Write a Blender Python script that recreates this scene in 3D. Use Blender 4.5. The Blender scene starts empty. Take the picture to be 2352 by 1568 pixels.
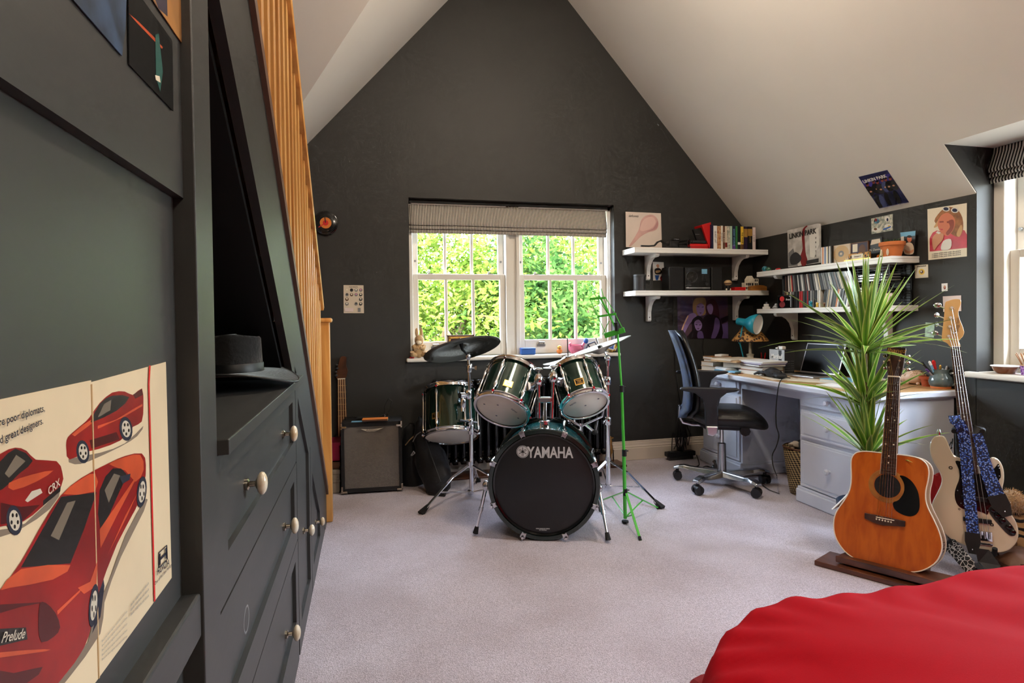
import bpy, bmesh, math, random
from mathutils import Vector as V, Matrix as MX, noise
random.seed(7)
S = bpy.context.scene
COL = S.collection
PI = math.pi
# ---------------------------------------------------------------- camera
FPX, YAW, PITCH, ROLL, CX, CY, CH = 1338.88, .243459, .0176025, -.0121176, 1176., 753.986, 1.2
FW = V((math.sin(YAW)*math.cos(PITCH), math.cos(YAW)*math.cos(PITCH), -math.sin(PITCH)))
_r = V((math.cos(YAW), -math.sin(YAW), 0)); _u = _r.cross(FW)
RT = _r*math.cos(ROLL)+_u*math.sin(ROLL); UP = _u*math.cos(ROLL)-_r*math.sin(ROLL)
EYE = V((0, 0, CH))
cd = bpy.data.cameras.new('camera'); cam = bpy.data.objects.new('camera', cd); COL.objects.link(cam)
cam.matrix_world = MX(((RT.x, UP.x, -FW.x, 0), (RT.y, UP.y, -FW.y, 0), (RT.z, UP.z, -FW.z, CH), (0, 0, 0, 1)))
cd.sensor_width = 36; cd.lens = FPX/2352*36; cd.shift_y = -(784-CY)/2352; cd.clip_start = .02
S.camera = cam
# ---------------------------------------------------------------- view, world, sun, window portals
S.view_settings.view_transform = 'Standard'; S.view_settings.look = 'None'
S.view_settings.gamma = 1; S.view_settings.use_curve_mapping = False
S.view_settings.exposure = 0.3
S.cycles.use_denoising = True
S.cycles.max_bounces = 5; S.cycles.diffuse_bounces = 3; S.cycles.glossy_bounces = 3; S.cycles.transmission_bounces = 4; S.cycles.transparent_max_bounces = 6
S.cycles.use_adaptive_sampling = True; S.cycles.adaptive_threshold = .05; S.cycles.adaptive_min_samples = 12
S.cycles.sample_clamp_indirect = 6; S.cycles.caustics_reflective = False; S.cycles.caustics_refractive = False
W = bpy.data.worlds.new('sky'); S.world = W; W.use_nodes = True
nt = W.node_tree; nt.nodes.clear()
sky = nt.nodes.new('ShaderNodeTexSky'); sky.sky_type = 'NISHITA'; sky.sun_disc = False
sky.sun_elevation = math.radians(52); sky.sun_rotation = math.radians(200); sky.dust_density = 2.5; sky.air_density = 1.0
bg = nt.nodes.new('ShaderNodeBackground'); bg.inputs[1].default_value = 8.5
ow = nt.nodes.new('ShaderNodeOutputWorld')
hsv = nt.nodes.new('ShaderNodeHueSaturation'); hsv.inputs['Saturation'].default_value = .55; nt.links.new(sky.outputs[0], hsv.inputs['Color']); nt.links.new(hsv.outputs[0], bg.inputs[0]); nt.links.new(bg.outputs[0], ow.inputs[0])
def light(name, kind, loc, energy, color=(1, 1, 1), rot=(0, 0, 0), **k):
    l = bpy.data.lights.new(name, kind); l.energy = energy; l.color = color
    for a, b in k.items():
        if a == 'portal': l.cycles.is_portal = b
        else: setattr(l, a, b)
    o = bpy.data.objects.new(name, l); COL.objects.link(o); o.location = loc; o.rotation_euler = rot
    return o
light('sun', 'SUN', (-6, -9, 14), 2.5, (1, .95, .86), (math.radians(38), 0, math.radians(-28)), angle=.01)
light('portal_back', 'AREA', (1.16, 4.72, 1.5), 1, rot=(PI/2, 0, PI), shape='RECTANGLE', size=1.7, size_y=1.3, portal=True)
light('portal_right', 'AREA', (3.62, 1.78, 1.5), 1, rot=(0, PI/2, 0), shape='RECTANGLE', size=1.3, size_y=1.56, portal=True)

# ---------------------------------------------------------------- pixel -> place, measured from the photograph
def ray(px, py): return FW + RT*((px-CX)/FPX) - UP*((py-CY)/FPX)
def P(px, py, x=None, y=None, z=None, d=None):
    r = ray(px, py)
    if d is not None: return EYE+r*d
    i, v = (0, x) if x is not None else (1, y) if y is not None else (2, z)
    return EYE+r*((v-EYE[i])/r[i])
def PP(px, py, p0, n):
    r = ray(px, py); return EYE+r*((V(p0)-EYE).dot(n)/r.dot(n))

# ---------------------------------------------------------------- materials
def lin(c): return tuple(((v/255)/12.92 if v/255 <= .04045 else ((v/255+.055)/1.055)**2.4) for v in c)
_m = {}
def mat(name, col=None, rough=.5, metal=0, var=0, vs=8, bump=0, bs=60, coat=0, trans=0, emit=0, sheen=0, stretch=None, col2=None, spec=None, alpha=None):
    if name in _m: return _m[name]
    m = bpy.data.materials.new(name); m.use_nodes = True; t = m.node_tree; b = t.nodes['Principled BSDF']
    c = lin(col); I = b.inputs
    I['Base Color'].default_value = (*c, 1); I['Roughness'].default_value = rough; I['Metallic'].default_value = metal
    if coat: I['Coat Weight'].default_value = coat; I['Coat Roughness'].default_value = .06
    if trans: I['Transmission Weight'].default_value = trans; I['IOR'].default_value = 1.45
    if emit: I['Emission Color'].default_value = (*c, 1); I['Emission Strength'].default_value = emit
    if sheen: I['Sheen Weight'].default_value = sheen; I['Sheen Roughness'].default_value = .35
    if spec is not None: I['Specular IOR Level'].default_value = spec
    if var or bump:
        tc = t.nodes.new('ShaderNodeTexCoord'); mp = t.nodes.new('ShaderNodeMapping')
        t.links.new(tc.outputs['Object'], mp.inputs[0])
        if stretch: mp.inputs['Scale'].default_value = stretch
    if var:
        n = t.nodes.new('ShaderNodeTexNoise'); n.inputs['Scale'].default_value = vs; n.inputs['Detail'].default_value = 4
        mx = t.nodes.new('ShaderNodeMix'); mx.data_type = 'RGBA'
        c2 = lin(col2) if col2 else tuple(min(1, v*(1+var)) for v in c)
        c1 = c if col2 else tuple(v*(1-var) for v in c)
        mx.inputs[6].default_value = (*c1, 1); mx.inputs[7].default_value = (*c2, 1)
        rp = t.nodes.new('ShaderNodeMapRange'); rp.inputs[1].default_value = .35; rp.inputs[2].default_value = .65
        t.links.new(mp.outputs[0], n.inputs['Vector']); t.links.new(n.outputs[0], rp.inputs[0])
        t.links.new(rp.outputs[0], mx.inputs[0]); t.links.new(mx.outputs[2], I['Base Color'])
    if bump:
        n2 = t.nodes.new('ShaderNodeTexNoise'); n2.inputs['Scale'].default_value = bs; n2.inputs['Detail'].default_value = 3
        bp = t.nodes.new('ShaderNodeBump'); bp.inputs['Strength'].default_value = bump; bp.inputs['Distance'].default_value = .01
        t.links.new(mp.outputs[0], n2.inputs['Vector']); t.links.new(n2.outputs[0], bp.inputs['Height']); t.links.new(bp.outputs[0], I['Normal'])
    _m[name] = m; return m
def stripes(name, axis, period, duty, c1, c2, rough=.85, bend=0):
    m = bpy.data.materials.new(name); m.use_nodes = True; t = m.node_tree; b = t.nodes['Principled BSDF']; b.inputs['Roughness'].default_value = rough
    tc = t.nodes.new('ShaderNodeTexCoord'); sp = t.nodes.new('ShaderNodeSeparateXYZ'); t.links.new(tc.outputs['Object'], sp.inputs[0])
    def mth(op, a, v):
        n = t.nodes.new('ShaderNodeMath'); n.operation = op; t.links.new(a, n.inputs[0]); n.inputs[1].default_value = v; return n.outputs[0]
    f = mth('FRACT', mth('MULTIPLY', sp.outputs[axis], 1/period), 0); f = mth('LESS_THAN', f, duty)
    mx = t.nodes.new('ShaderNodeMix'); mx.data_type = 'RGBA'; mx.inputs[6].default_value = (*lin(c2), 1); mx.inputs[7].default_value = (*lin(c1), 1)
    t.links.new(f, mx.inputs[0]); t.links.new(mx.outputs[2], b.inputs['Base Color']); _m[name] = m; return m
def voro(name, scale, cols, rough=.5, feature='F1', thr=(0, .5, 1), coat=0, stretch=None, const=True):
    m = bpy.data.materials.new(name); m.use_nodes = True; t = m.node_tree; b = t.nodes['Principled BSDF']; b.inputs['Roughness'].default_value = rough
    if coat: b.inputs['Coat Weight'].default_value = coat
    tc = t.nodes.new('ShaderNodeTexCoord'); mp = t.nodes.new('ShaderNodeMapping'); t.links.new(tc.outputs['Object'], mp.inputs[0])
    if stretch: mp.inputs['Scale'].default_value = stretch
    n = t.nodes.new('ShaderNodeTexVoronoi'); n.inputs['Scale'].default_value = scale; n.feature = feature
    t.links.new(mp.outputs[0], n.inputs['Vector'])
    cr = t.nodes.new('ShaderNodeValToRGB'); e = cr.color_ramp; e.interpolation = 'CONSTANT' if const else 'LINEAR'
    while len(e.elements) < len(cols): e.elements.new(.5)
    for i, c in enumerate(cols): e.elements[i].position = thr[i]; e.elements[i].color = (*lin(c), 1)
    t.links.new(n.outputs['Distance' if feature != 'COL' else 'Color'], cr.inputs[0]); t.links.new(cr.outputs[0], b.inputs['Base Color']); _m[name] = m; return m
def woodmat(name, c1, c2, scale=6, stretch=(1, 1, .08), rough=.45, coat=.2):
    m = bpy.data.materials.new(name); m.use_nodes = True; t = m.node_tree; b = t.nodes['Principled BSDF']; b.inputs['Roughness'].default_value = rough
    b.inputs['Coat Weight'].default_value = coat
    tc = t.nodes.new('ShaderNodeTexCoord'); mp = t.nodes.new('ShaderNodeMapping'); mp.inputs['Scale'].default_value = stretch
    t.links.new(tc.outputs['Object'], mp.inputs[0])
    n = t.nodes.new('ShaderNodeTexNoise'); n.inputs['Scale'].default_value = scale; n.inputs['Detail'].default_value = 5; n.inputs['Distortion'].default_value = .6
    t.links.new(mp.outputs[0], n.inputs['Vector'])
    cr = t.nodes.new('ShaderNodeValToRGB'); e = cr.color_ramp.elements
    e[0].position = .35; e[0].color = (*lin(c2), 1); e[1].position = .62; e[1].color = (*lin(c1), 1)
    t.links.new(n.outputs[0], cr.inputs[0]); t.links.new(cr.outputs[0], b.inputs['Base Color']); _m[name] = m; return m

# ---------------------------------------------------------------- mesh building
class MB:
    def __init__(s): s.v = []; s.f = []; s.mi = []; s.cur = 0
    def add(s, vs, fs):
        o = len(s.v); s.v += [V(p) for p in vs]; s.f += [tuple(i+o for i in f) for f in fs]; s.mi += [s.cur]*len(fs); return s
    def box(s, a, b, M=None):
        x0, y0, z0 = a; x1, y1, z1 = b
        vs = [V(p) for p in ((x0, y0, z0), (x1, y0, z0), (x1, y1, z0), (x0, y1, z0), (x0, y0, z1), (x1, y0, z1), (x1, y1, z1), (x0, y1, z1))]
        if M: vs = [M @ p for p in vs]
        return s.add(vs, [(0, 3, 2, 1), (4, 5, 6, 7), (0, 1, 5, 4), (1, 2, 6, 5), (2, 3, 7, 6), (3, 0, 4, 7)])
    def bar(s, p0, p1, w, h, up=(0, 0, 1)):
        p0 = V(p0); p1 = V(p1); d = (p1-p0); L = d.length; d.normalize(); u = V(up); sd = d.cross(u)
        if sd.length < 1e-4: sd = d.cross(V((1, 0, 0)))
        sd.normalize(); u = sd.cross(d)
        vs = []
        for p in (p0, p1):
            for a, b in ((-1, -1), (1, -1), (1, 1), (-1, 1)): vs.append(p+sd*(a*w/2)+u*(b*h/2))
        return s.add(vs, [(0, 1, 2, 3), (7, 6, 5, 4), (0, 4, 5, 1), (1, 5, 6, 2), (2, 6, 7, 3), (3, 7, 4, 0)])
    def tube(s, pts, r, n=10, closed=False, caps=True):
        pts = [V(p) for p in pts]; k = len(pts); rs = r if isinstance(r, (list, tuple)) else [r]*k
        vs = []; pu = None
        for i, p in enumerate(pts):
            a = pts[(i-1) % k] if (closed or i > 0) else p; b = pts[(i+1) % k] if (closed or i < k-1) else p
            d = (b-a).normalized()
            if pu is None:
                pu = d.orthogonal().normalized()
            pu = (pu-d*pu.dot(d))
            pu = pu.normalized() if pu.length > 1e-6 else d.orthogonal().normalized()
            w = d.cross(pu)
            for j in range(n):
                t = 2*PI*j/n; vs.append(p+(pu*math.cos(t)+w*math.sin(t))*rs[i])
        fs = []
        for i in range(k if closed else k-1):
            i2 = (i+1) % k
            for j in range(n): fs.append((i*n+j, i*n+(j+1) % n, i2*n+(j+1) % n, i2*n+j))
        if caps and not closed: fs.append(tuple(range(n-1, -1, -1))); fs.append(tuple((k-1)*n+j for j in range(n)))
        return s.add(vs, fs)
    def cyl(s, p0, p1, r0, r1=None, n=14): return s.tube([p0, p1], [r0, r0 if r1 is None else r1], n)
    def lathe(s, prof, c=(0, 0, 0), ax=(0, 0, 1), n=28, a0=0, a1=2*PI, sc=(1, 1)):
        ax = V(ax).normalized(); c = V(c); e1 = ax.orthogonal().normalized()
        if abs(ax.z) > .999: e1 = V((1, 0, 0))
        e2 = ax.cross(e1); full = abs(a1-a0-2*PI) < 1e-6; m = n if full else n+1
        vs = []
        for r, z in prof:
            for j in range(m):
                t = a0+(a1-a0)*j/n; vs.append(c+ax*z+e1*(r*math.cos(t)*sc[0])+e2*(r*math.sin(t)*sc[1]))
        fs = []
        for i in range(len(prof)-1):
            for j in range(n):
                j2 = (j+1) % m; fs.append((i*m+j, i*m+j2, (i+1)*m+j2, (i+1)*m+j))
        return s.add(vs, fs)
    def ell(s, c, r, n=14, M=None):
        c = V(c); r = (r, r, r) if isinstance(r, (int, float)) else r; vs = []; k = max(6, n//2)
        for i in range(k+1):
            t = PI*i/k
            for j in range(n):
                q = 2*PI*j/n; p = V((r[0]*math.sin(t)*math.cos(q), r[1]*math.sin(t)*math.sin(q), r[2]*math.cos(t)))
                vs.append(c+(M @ p if M else p))
        fs = [(i*n+j, (i+1)*n+j, (i+1)*n+(j+1) % n, i*n+(j+1) % n) for i in range(k) for j in range(n)]
        return s.add(vs, fs)
    def prism(s, poly, d):
        """poly: 3D points of one flat polygon; d: offset vector of the other side"""
        d = V(d); n = len(poly); vs = [V(p) for p in poly]+[V(p)+d for p in poly]
        return s.add(vs, [tuple(range(n-1, -1, -1)), tuple(range(n, 2*n))]+[(i, (i+1) % n, n+(i+1) % n, n+i) for i in range(n)])
    def poly(s, pts): return s.add(pts, [tuple(range(len(pts)))])
    def grid(s, fn, nu, nv, wrap=False):
        vs = [fn(i/nu, j/nv) for i in range(nu+1) for j in range(nv+1)]
        return s.add(vs, [(i*(nv+1)+j, (i+1)*(nv+1)+j, (i+1)*(nv+1)+j+1, i*(nv+1)+j+1) for i in range(nu) for j in range(nv)])
    def mesh(s, name, mats, smooth=False, inv=None):
        me = bpy.data.meshes.new(name); vs = [inv @ p for p in s.v] if inv else s.v
        me.from_pydata([tuple(p) for p in vs], [], s.f)
        ms = mats if isinstance(mats, (list, tuple)) else [mats]
        for m in ms: me.materials.append(m if not isinstance(m, str) else _m[m])
        if len(ms) > 1: me.polygons.foreach_set('material_index', s.mi)
        bm = bmesh.new(); bm.from_mesh(me); bmesh.ops.remove_doubles(bm, verts=bm.verts, dist=1e-5); bmesh.ops.recalc_face_normals(bm, faces=bm.faces); bm.to_mesh(me); bm.free()
        if smooth: me.polygons.foreach_set('use_smooth', [True]*len(me.polygons))
        return me
    def build(s, name, mats, parent=None, smooth=False, bevel=0, sharp=38, loc=None, seg=2, solid=0):
        inv = None
        if parent is not None: inv = MAT[parent.name].inverted()
        else:
            if loc is None:
                xs = [p.x for p in s.v]; ys = [p.y for p in s.v]; zs = [p.z for p in s.v]
                loc = V(((min(xs)+max(xs))/2, (min(ys)+max(ys))/2, min(zs)))
            inv = MX.Translation(-V(loc))
        me = s.mesh(name, mats, smooth, inv); o = bpy.data.objects.new(name, me); COL.objects.link(o)
        if parent is not None: o.parent = parent; MAT[o.name] = MAT[parent.name].copy()
        else: o.location = loc; MAT[o.name] = MX.Translation(V(loc))
        if smooth:
            try: me.set_sharp_from_angle(angle=math.radians(sharp))
            except Exception: pass
        if solid:
            md = o.modifiers.new('solid', 'SOLIDIFY'); md.thickness = solid; md.offset = 0
        if bevel:
            md = o.modifiers.new('bevel', 'BEVEL'); md.width = bevel; md.segments = seg; md.limit_method = 'ANGLE'; md.angle_limit = math.radians(40)
        return o
MAT = {}
def tag(o, label, cat, group=None, kind=None):
    if label: o['label'] = label
    if cat: o['category'] = cat
    if group: o['group'] = group
    if kind: o['kind'] = kind
    return o
def thing(name, label, cat, loc=(0, 0, 0), rz=0, group=None, M=None):
    o = bpy.data.objects.new(name, None); COL.objects.link(o); o.empty_display_size = .05
    m = M if M is not None else MX.Translation(V(loc)) @ MX.Rotation(rz, 4, 'Z')
    o.matrix_world = m; MAT[o.name] = m.copy(); return tag(o, label, cat, group)
def struct(o): o['kind'] = 'structure'; return o
def bx(name, a, b, m, parent=None, bevel=0, M=None, **k):
    return MB().box(a, b, M).build(name, m, parent, bevel=bevel, **k)
def copy_tree(o, parent=None):
    c = o.copy(); COL.objects.link(c); c.parent = parent
    for ch in list(o.children): copy_tree(ch, c)
    return c
def text(body, size, M, m, parent, name='lettering', ext=.0004, align='CENTER', shear=0, sx=1, bold=0):
    """flat lettering; M maps (u right, v up, w out) to the world"""
    cu = bpy.data.curves.new(name, 'FONT'); cu.body = body; cu.size = size; cu.extrude = ext; cu.align_x = align; cu.align_y = 'CENTER'; cu.shear = shear; cu.offset = bold; cu.resolution_u = 3
    to = bpy.data.objects.new(name, cu); me = bpy.data.meshes.new_from_object(to); bpy.data.objects.remove(to)
    me.transform(MAT[parent.name].inverted() @ M @ MX.Diagonal((sx, 1, 1, 1)))
    me.materials.clear(); me.materials.append(m if not isinstance(m, str) else _m[m])
    o = bpy.data.objects.new(name, me); COL.objects.link(o); o.parent = parent; MAT[o.name] = MAT[parent.name].copy(); return o
def frame(o, u, v):
    u = V(u).normalized(); w = u.cross(V(v)).normalized(); v2 = w.cross(u); o = V(o)
    return MX(((u.x, v2.x, w.x, o.x), (u.y, v2.y, w.y, o.y), (u.z, v2.z, w.z, o.z), (0, 0, 0, 1)))
def clip_poly(pts, quad):
    """keep the part of a print that lies on its sheet"""
    ar = sum(quad[i-1][0]*quad[i][1]-quad[i][0]*quad[i-1][1] for i in range(len(quad))); sg = 1 if ar > 0 else -1
    for i in range(len(quad)):
        a, b = quad[i-1], quad[i]; f = lambda p: sg*((b[0]-a[0])*(p[1]-a[1])-(b[1]-a[1])*(p[0]-a[0])); out = []
        for j in range(len(pts)):
            p, q = pts[j-1], pts[j]; fp, fq = f(p), f(q)
            if (fp >= 0) != (fq >= 0): t = fp/(fp-fq); out.append((p[0]+(q[0]-p[0])*t, p[1]+(q[1]-p[1])*t))
            if fq >= 0: out.append(q)
        pts = out
        if len(pts) < 3: return None
    return pts
def prints(name, polys, proj, n, parent, eps=.0004, clip=None):
    """flat print: [(points, material)], each next patch a hair above the last; proj maps a point to the sheet"""
    mats = []; mb = MB(); n = V(n)
    for i, (pts, m) in enumerate(polys):
        if clip: pts = clip_poly(pts, clip)
        if not pts: continue
        if m not in mats: mats.append(m)
        mb.cur = mats.index(m); mb.poly([proj(p)+n*(eps*(i+1)) for p in pts])
    me = bpy.data.meshes.new(name); inv = MAT[parent.name].inverted()
    me.from_pydata([tuple(inv @ p) for p in mb.v], [], mb.f)
    for m in mats: me.materials.append(_m[m])
    me.polygons.foreach_set('material_index', mb.mi)
    o = bpy.data.objects.new(name, me); COL.objects.link(o); o.parent = parent; MAT[o.name] = MAT[parent.name].copy(); return o
def arc(c, rx, ry, n=16, a0=0, a1=2*PI, rot=0):
    full = abs(a1-a0-2*PI) < 1e-6; k = n if full else n+1; cr, sr = math.cos(rot), math.sin(rot); out = []
    for i in range(k):
        t = a0+(a1-a0)*i/n; x, y = rx*math.cos(t), ry*math.sin(t); out.append((c[0]+x*cr-y*sr, c[1]+x*sr+y*cr))
    return out
def smoothpts(pts, k=4, closed=True):
    n = len(pts); out = []
    rng = range(n) if closed else range(n-1)
    for i in rng:
        g = lambda j: V((*pts[j % n], 0)) if closed else V((*pts[max(0, min(n-1, j))], 0))
        a, b, c, d = g(i-1), g(i), g(i+1), g(i+2)
        for q in range(k):
            t = q/k; p = .5*((2*b)+(c-a)*t+(2*a-5*b+4*c-d)*t*t+(3*b-a-3*c+d)*t**3); out.append((p.x, p.y))
    if not closed: out.append(tuple(pts[-1]))
    return out
# ---------------------------------------------------------------- shared materials
mat('wall_paint', (43, 43, 41), .62, var=.05, vs=3, bump=.04, bs=240)
mat('cabinet_paint', (58, 58, 57), .45, var=.06, vs=9, bump=.03, bs=60, stretch=(1, .3, 1))
mat('ceiling_paint', (226, 222, 214), .8, var=.02, vs=2, bump=.03, bs=200)
mat('white_paint', (233, 228, 218), .38, bump=.02, bs=60)
mat('shelf_white', (236, 234, 230), .35, var=.02, vs=5)
mat('skirting_paint', (214, 201, 186), .4)
def thin_glass():
    m = bpy.data.materials.new('glass'); m.use_nodes = True; t = m.node_tree; t.nodes.clear()
    o = t.nodes.new('ShaderNodeOutputMaterial'); a = t.nodes.new('ShaderNodeBsdfTransparent'); g = t.nodes.new('ShaderNodeBsdfGlossy'); mx = t.nodes.new('ShaderNodeMixShader')
    g.inputs['Roughness'].default_value = .01; a.inputs[0].default_value = (.96, .98, .97, 1); mx.inputs[0].default_value = .04
    t.links.new(a.outputs[0], mx.inputs[1]); t.links.new(g.outputs[0], mx.inputs[2]); t.links.new(mx.outputs[0], o.inputs[0]); _m['glass'] = m
thin_glass()
mat('chrome', (232, 232, 236), .1, 1)
mat('chrome_soft', (205, 206, 212), .24, 1)
mat('black', (16, 16, 17), .5); mat('black_gloss', (10, 10, 11), .16, coat=.4); mat('rubber', (20, 20, 21), .75)
mat('brass', (190, 150, 84), .28, 1, var=.2, vs=40)
mat('white_plain', (238, 236, 232), .5); mat('cream', (236, 226, 204), .6); mat('paper', (232, 226, 214), .7)
mat('red', (205, 22, 22), .45); mat('dark_red', (120, 16, 20), .45); mat('grey', (120, 120, 120), .5); mat('dark_grey', (44, 44, 46), .5)
mat('navy', (28, 34, 66), .5); mat('blue', (40, 92, 170), .45); mat('sky_blue', (120, 180, 214), .5); mat('teal', (24, 140, 165), .35)
mat('green', (50, 120, 60), .5); mat('yellow', (232, 190, 60), .5); mat('orange', (214, 120, 40), .55); mat('brown', (96, 62, 40), .55)
mat('pink', (222, 140, 170), .5); mat('purple', (92, 60, 130), .5); mat('tan', (200, 168, 124), .6); mat('beige', (214, 198, 176), .6)
mat('skin', (206, 150, 118), .6); mat('silver', (188, 188, 190), .3, .6); mat('gold', (206, 160, 80), .35, .6)
woodmat('pine', (226, 172, 98), (196, 132, 62), 9, (1.4, 1.4, .12), .4, .25)
woodmat('oak_top', (204, 164, 112), (160, 112, 66), 5, (1, .12, 1), .42, .15)
woodmat('walnut', (96, 52, 28), (58, 30, 16), 7, (1, .2, 1), .35, .3)
woodmat('string_wood', (110, 82, 66), (84, 60, 48), 6, (.3, .3, .3), .5, .1)

# carpet: many fine tufts of warm and cool grey
def carpet():
    m = bpy.data.materials.new('carpet'); m.use_nodes = True; t = m.node_tree; b = t.nodes['Principled BSDF']; b.inputs['Roughness'].default_value = .95
    b.inputs['Sheen Weight'].default_value = .3; b.inputs['Specular IOR Level'].default_value = .1
    tc = t.nodes.new('ShaderNodeTexCoord')
    def nz(s, d=2):
        n = t.nodes.new('ShaderNodeTexNoise'); n.inputs['Scale'].default_value = s; n.inputs['Detail'].default_value = d; t.links.new(tc.outputs['Object'], n.inputs['Vector']); return n
    a, c = nz(260, 3), nz(2.2, 3)
    r1 = t.nodes.new('ShaderNodeValToRGB'); e = r1.color_ramp.elements; e[0].position = .3; e[0].color = (*lin((172, 162, 172)), 1); e[1].position = .66; e[1].color = (*lin((234, 225, 236)), 1)
    t.links.new(a.outputs[0], r1.inputs[0])
    r2 = t.nodes.new('ShaderNodeValToRGB'); e = r2.color_ramp.elements; e[0].position = .35; e[0].color = (*lin((214, 205, 200)), 1); e[1].position = .6; e[1].color = (1, 1, 1, 1)
    t.links.new(c.outputs[0], r2.inputs[0])
    mx = t.nodes.new('ShaderNodeMix'); mx.data_type = 'RGBA'; mx.blend_type = 'MULTIPLY'; mx.inputs[0].default_value = .55
    t.links.new(r1.outputs[0], mx.inputs[6]); t.links.new(r2.outputs[0], mx.inputs[7]); t.links.new(mx.outputs[2], b.inputs['Base Color'])
    bp = t.nodes.new('ShaderNodeBump'); bp.inputs['Strength'].default_value = .55; bp.inputs['Distance'].default_value = .012
    t.links.new(a.outputs[0], bp.inputs['Height']); t.links.new(bp.outputs[0], b.inputs['Normal']); _m['carpet'] = m
carpet()

# ---------------------------------------------------------------- the room
YB, XK, ZE, XR, ZR, SL = 4.5, 3.32, 1.866, 1.181, 4.246, 1.1125     # gable wall, knee wall, eaves, ridge, slope
XL, YF, DX, DZ, DY0, DY1 = -.958, -3.0, 3.087, 2.125, 1.0, 2.55       # left eaves, front wall, dormer
WX0, WX1, WZ0, WZ1 = .319, 2.0, .875, 2.127                            # back window opening
def carpet_fn(u, v):
    x = -2.6+u*6.3; y = YF+v*(YB+.2-YF)
    return V((x, y, -.002+.002*noise.noise(V((x*1.7, y*1.7, 0)))))
mb = MB().grid(carpet_fn, 60, 70); struct(mb.build('floor', 'carpet', smooth=True, loc=(0, 0, 0)))
mb = MB()
for poly in ([(-1.1, 0), (WX0, 0), (WX0, WZ1), (-1.1, WZ1)], [(WX1, 0), (3.6, 0), (3.6, WZ1), (WX1, WZ1)], [(WX0, 0), (WX1, 0), (WX1, WZ0), (WX0, WZ0)],
             [(-1.1, WZ1), (3.6, WZ1), (1.3, 4.55), (1.06, 4.55)]):
    mb.prism([(x, YB, z) for x, z in poly], (0, .24, 0))
struct(mb.build('wall_back', 'wall_paint', loc=(0, YB, 0)))
mb = MB().box((XK, DY1+.06, 0), (XK+.13, YB+.2, ZE+.15)).box((XK, DY0, 0), (XK+.13, DY1, .835)).box((XK, YF, 0), (XK+.13, DY0-.06, ZE+.15))
for y0, y1 in ((DY1-.003, DY1+.06), (DY0-.06, DY0+.003)):
    mb.prism([(DX, y0, DZ+.008), (XK, y0, ZE+.008), (XK, y0, 0), (3.62, y0, 0), (3.62, y0, DZ+.05), (DX+.02, y0, DZ+.05)], (0, y1-y0, 0))
struct(mb.build('wall_right', 'wall_paint', loc=(XK, 0, 0)))
mb = MB().box((-2.7, YF-.2, 0), (3.6, YF, 4.6)); struct(mb.build('wall_front', 'wall_paint', loc=(0, YF, 0)))
mb = MB().box((-2.7, YF, 0), (-2.5, YB+.2, 4.6)); mb.box((-2.6, 4.2, 0), (-.96, YB+.2, 3)); mb.box((XL-.1, YF, 0), (XL, -.3, ZE+.1))
struct(mb.build('wall_left', 'wall_paint', loc=(-2.6, 0, 0)))
# right roof slope, cut round the dormer
zr = lambda x: ZE+SL*(XK-x)
nR = V((SL, 0, 1)).normalized()*.12
mb = MB()
for (y0, y1, x1) in ((DY1, YB+.1, XK+.02), (DY0, DY1, DX), (YF, DY0, XK+.02)):
    mb.prism([(XR, y0, zr(XR)), (x1, y0, zr(x1)), (x1, y1, zr(x1)), (XR, y1, zr(XR))], nR)
struct(mb.build('ceiling_right', 'ceiling_paint', loc=(2.2, 1, ZE)))
mb = MB().box((DX, DY0, DZ), (3.7, DY1, DZ+.08)); struct(mb.build('ceiling_dormer', 'ceiling_paint'))
# left roof slope beside the gable, then the crossing roof over the stairs
zl = lambda x: ZE+SL*(x-XL)
nL = V((-SL, 0, 1)).normalized()*.12
AP = (XR, 2.18, zl(XR)); VB = (XL-.02, 4.42, zl(XL-.02)); VF = (XL-.02, -.06, zl(XL-.02))
mb = MB().prism([AP, (XR, YB+.1, AP[2]), (XL-.02, YB+.1, VB[2]), VB], nL).prism([AP, VF, (XL-.02, YF, VF[2]), (XR, YF, AP[2])], nL)
struct(mb.build('ceiling_left', 'ceiling_paint', loc=(0, 4, ZE)))
mb = MB().prism([AP, VB, (-2.6, 4.42, VB[2]), (-2.6, 2.18, AP[2])], (0, .08, .08)).prism([AP, (-2.6, 2.18, AP[2]), (-2.6, -.06, VF[2]), VF], (0, -.08, .08))
struct(mb.build('ceiling_stairs', 'ceiling_paint', loc=(-1.5, 2.2, ZE)))
# moulded skirting board
prof = [(0, 0), (-.022, 0), (-.022, .098), (-.016, .104), (-.02, .11), (-.013, .122), (-.012, .142), (-.008, .147), (-.011, .152), (-.006, .158), (0, .158)]
mb = MB().prism([(1.96, YB+a, b) for a, b in prof], (1.36, 0, 0)).prism([(-.9, YB+a, b) for a, b in prof], (2.87, 0, 0))
struct(mb.build('baseboard_back', 'skirting_paint'))
mb = MB().prism([(XK+a, 2.6-2.6+0.6, b) for a, b in prof], (0, 3.9, 0)); struct(mb.build('baseboard_right', 'skirting_paint'))

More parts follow.
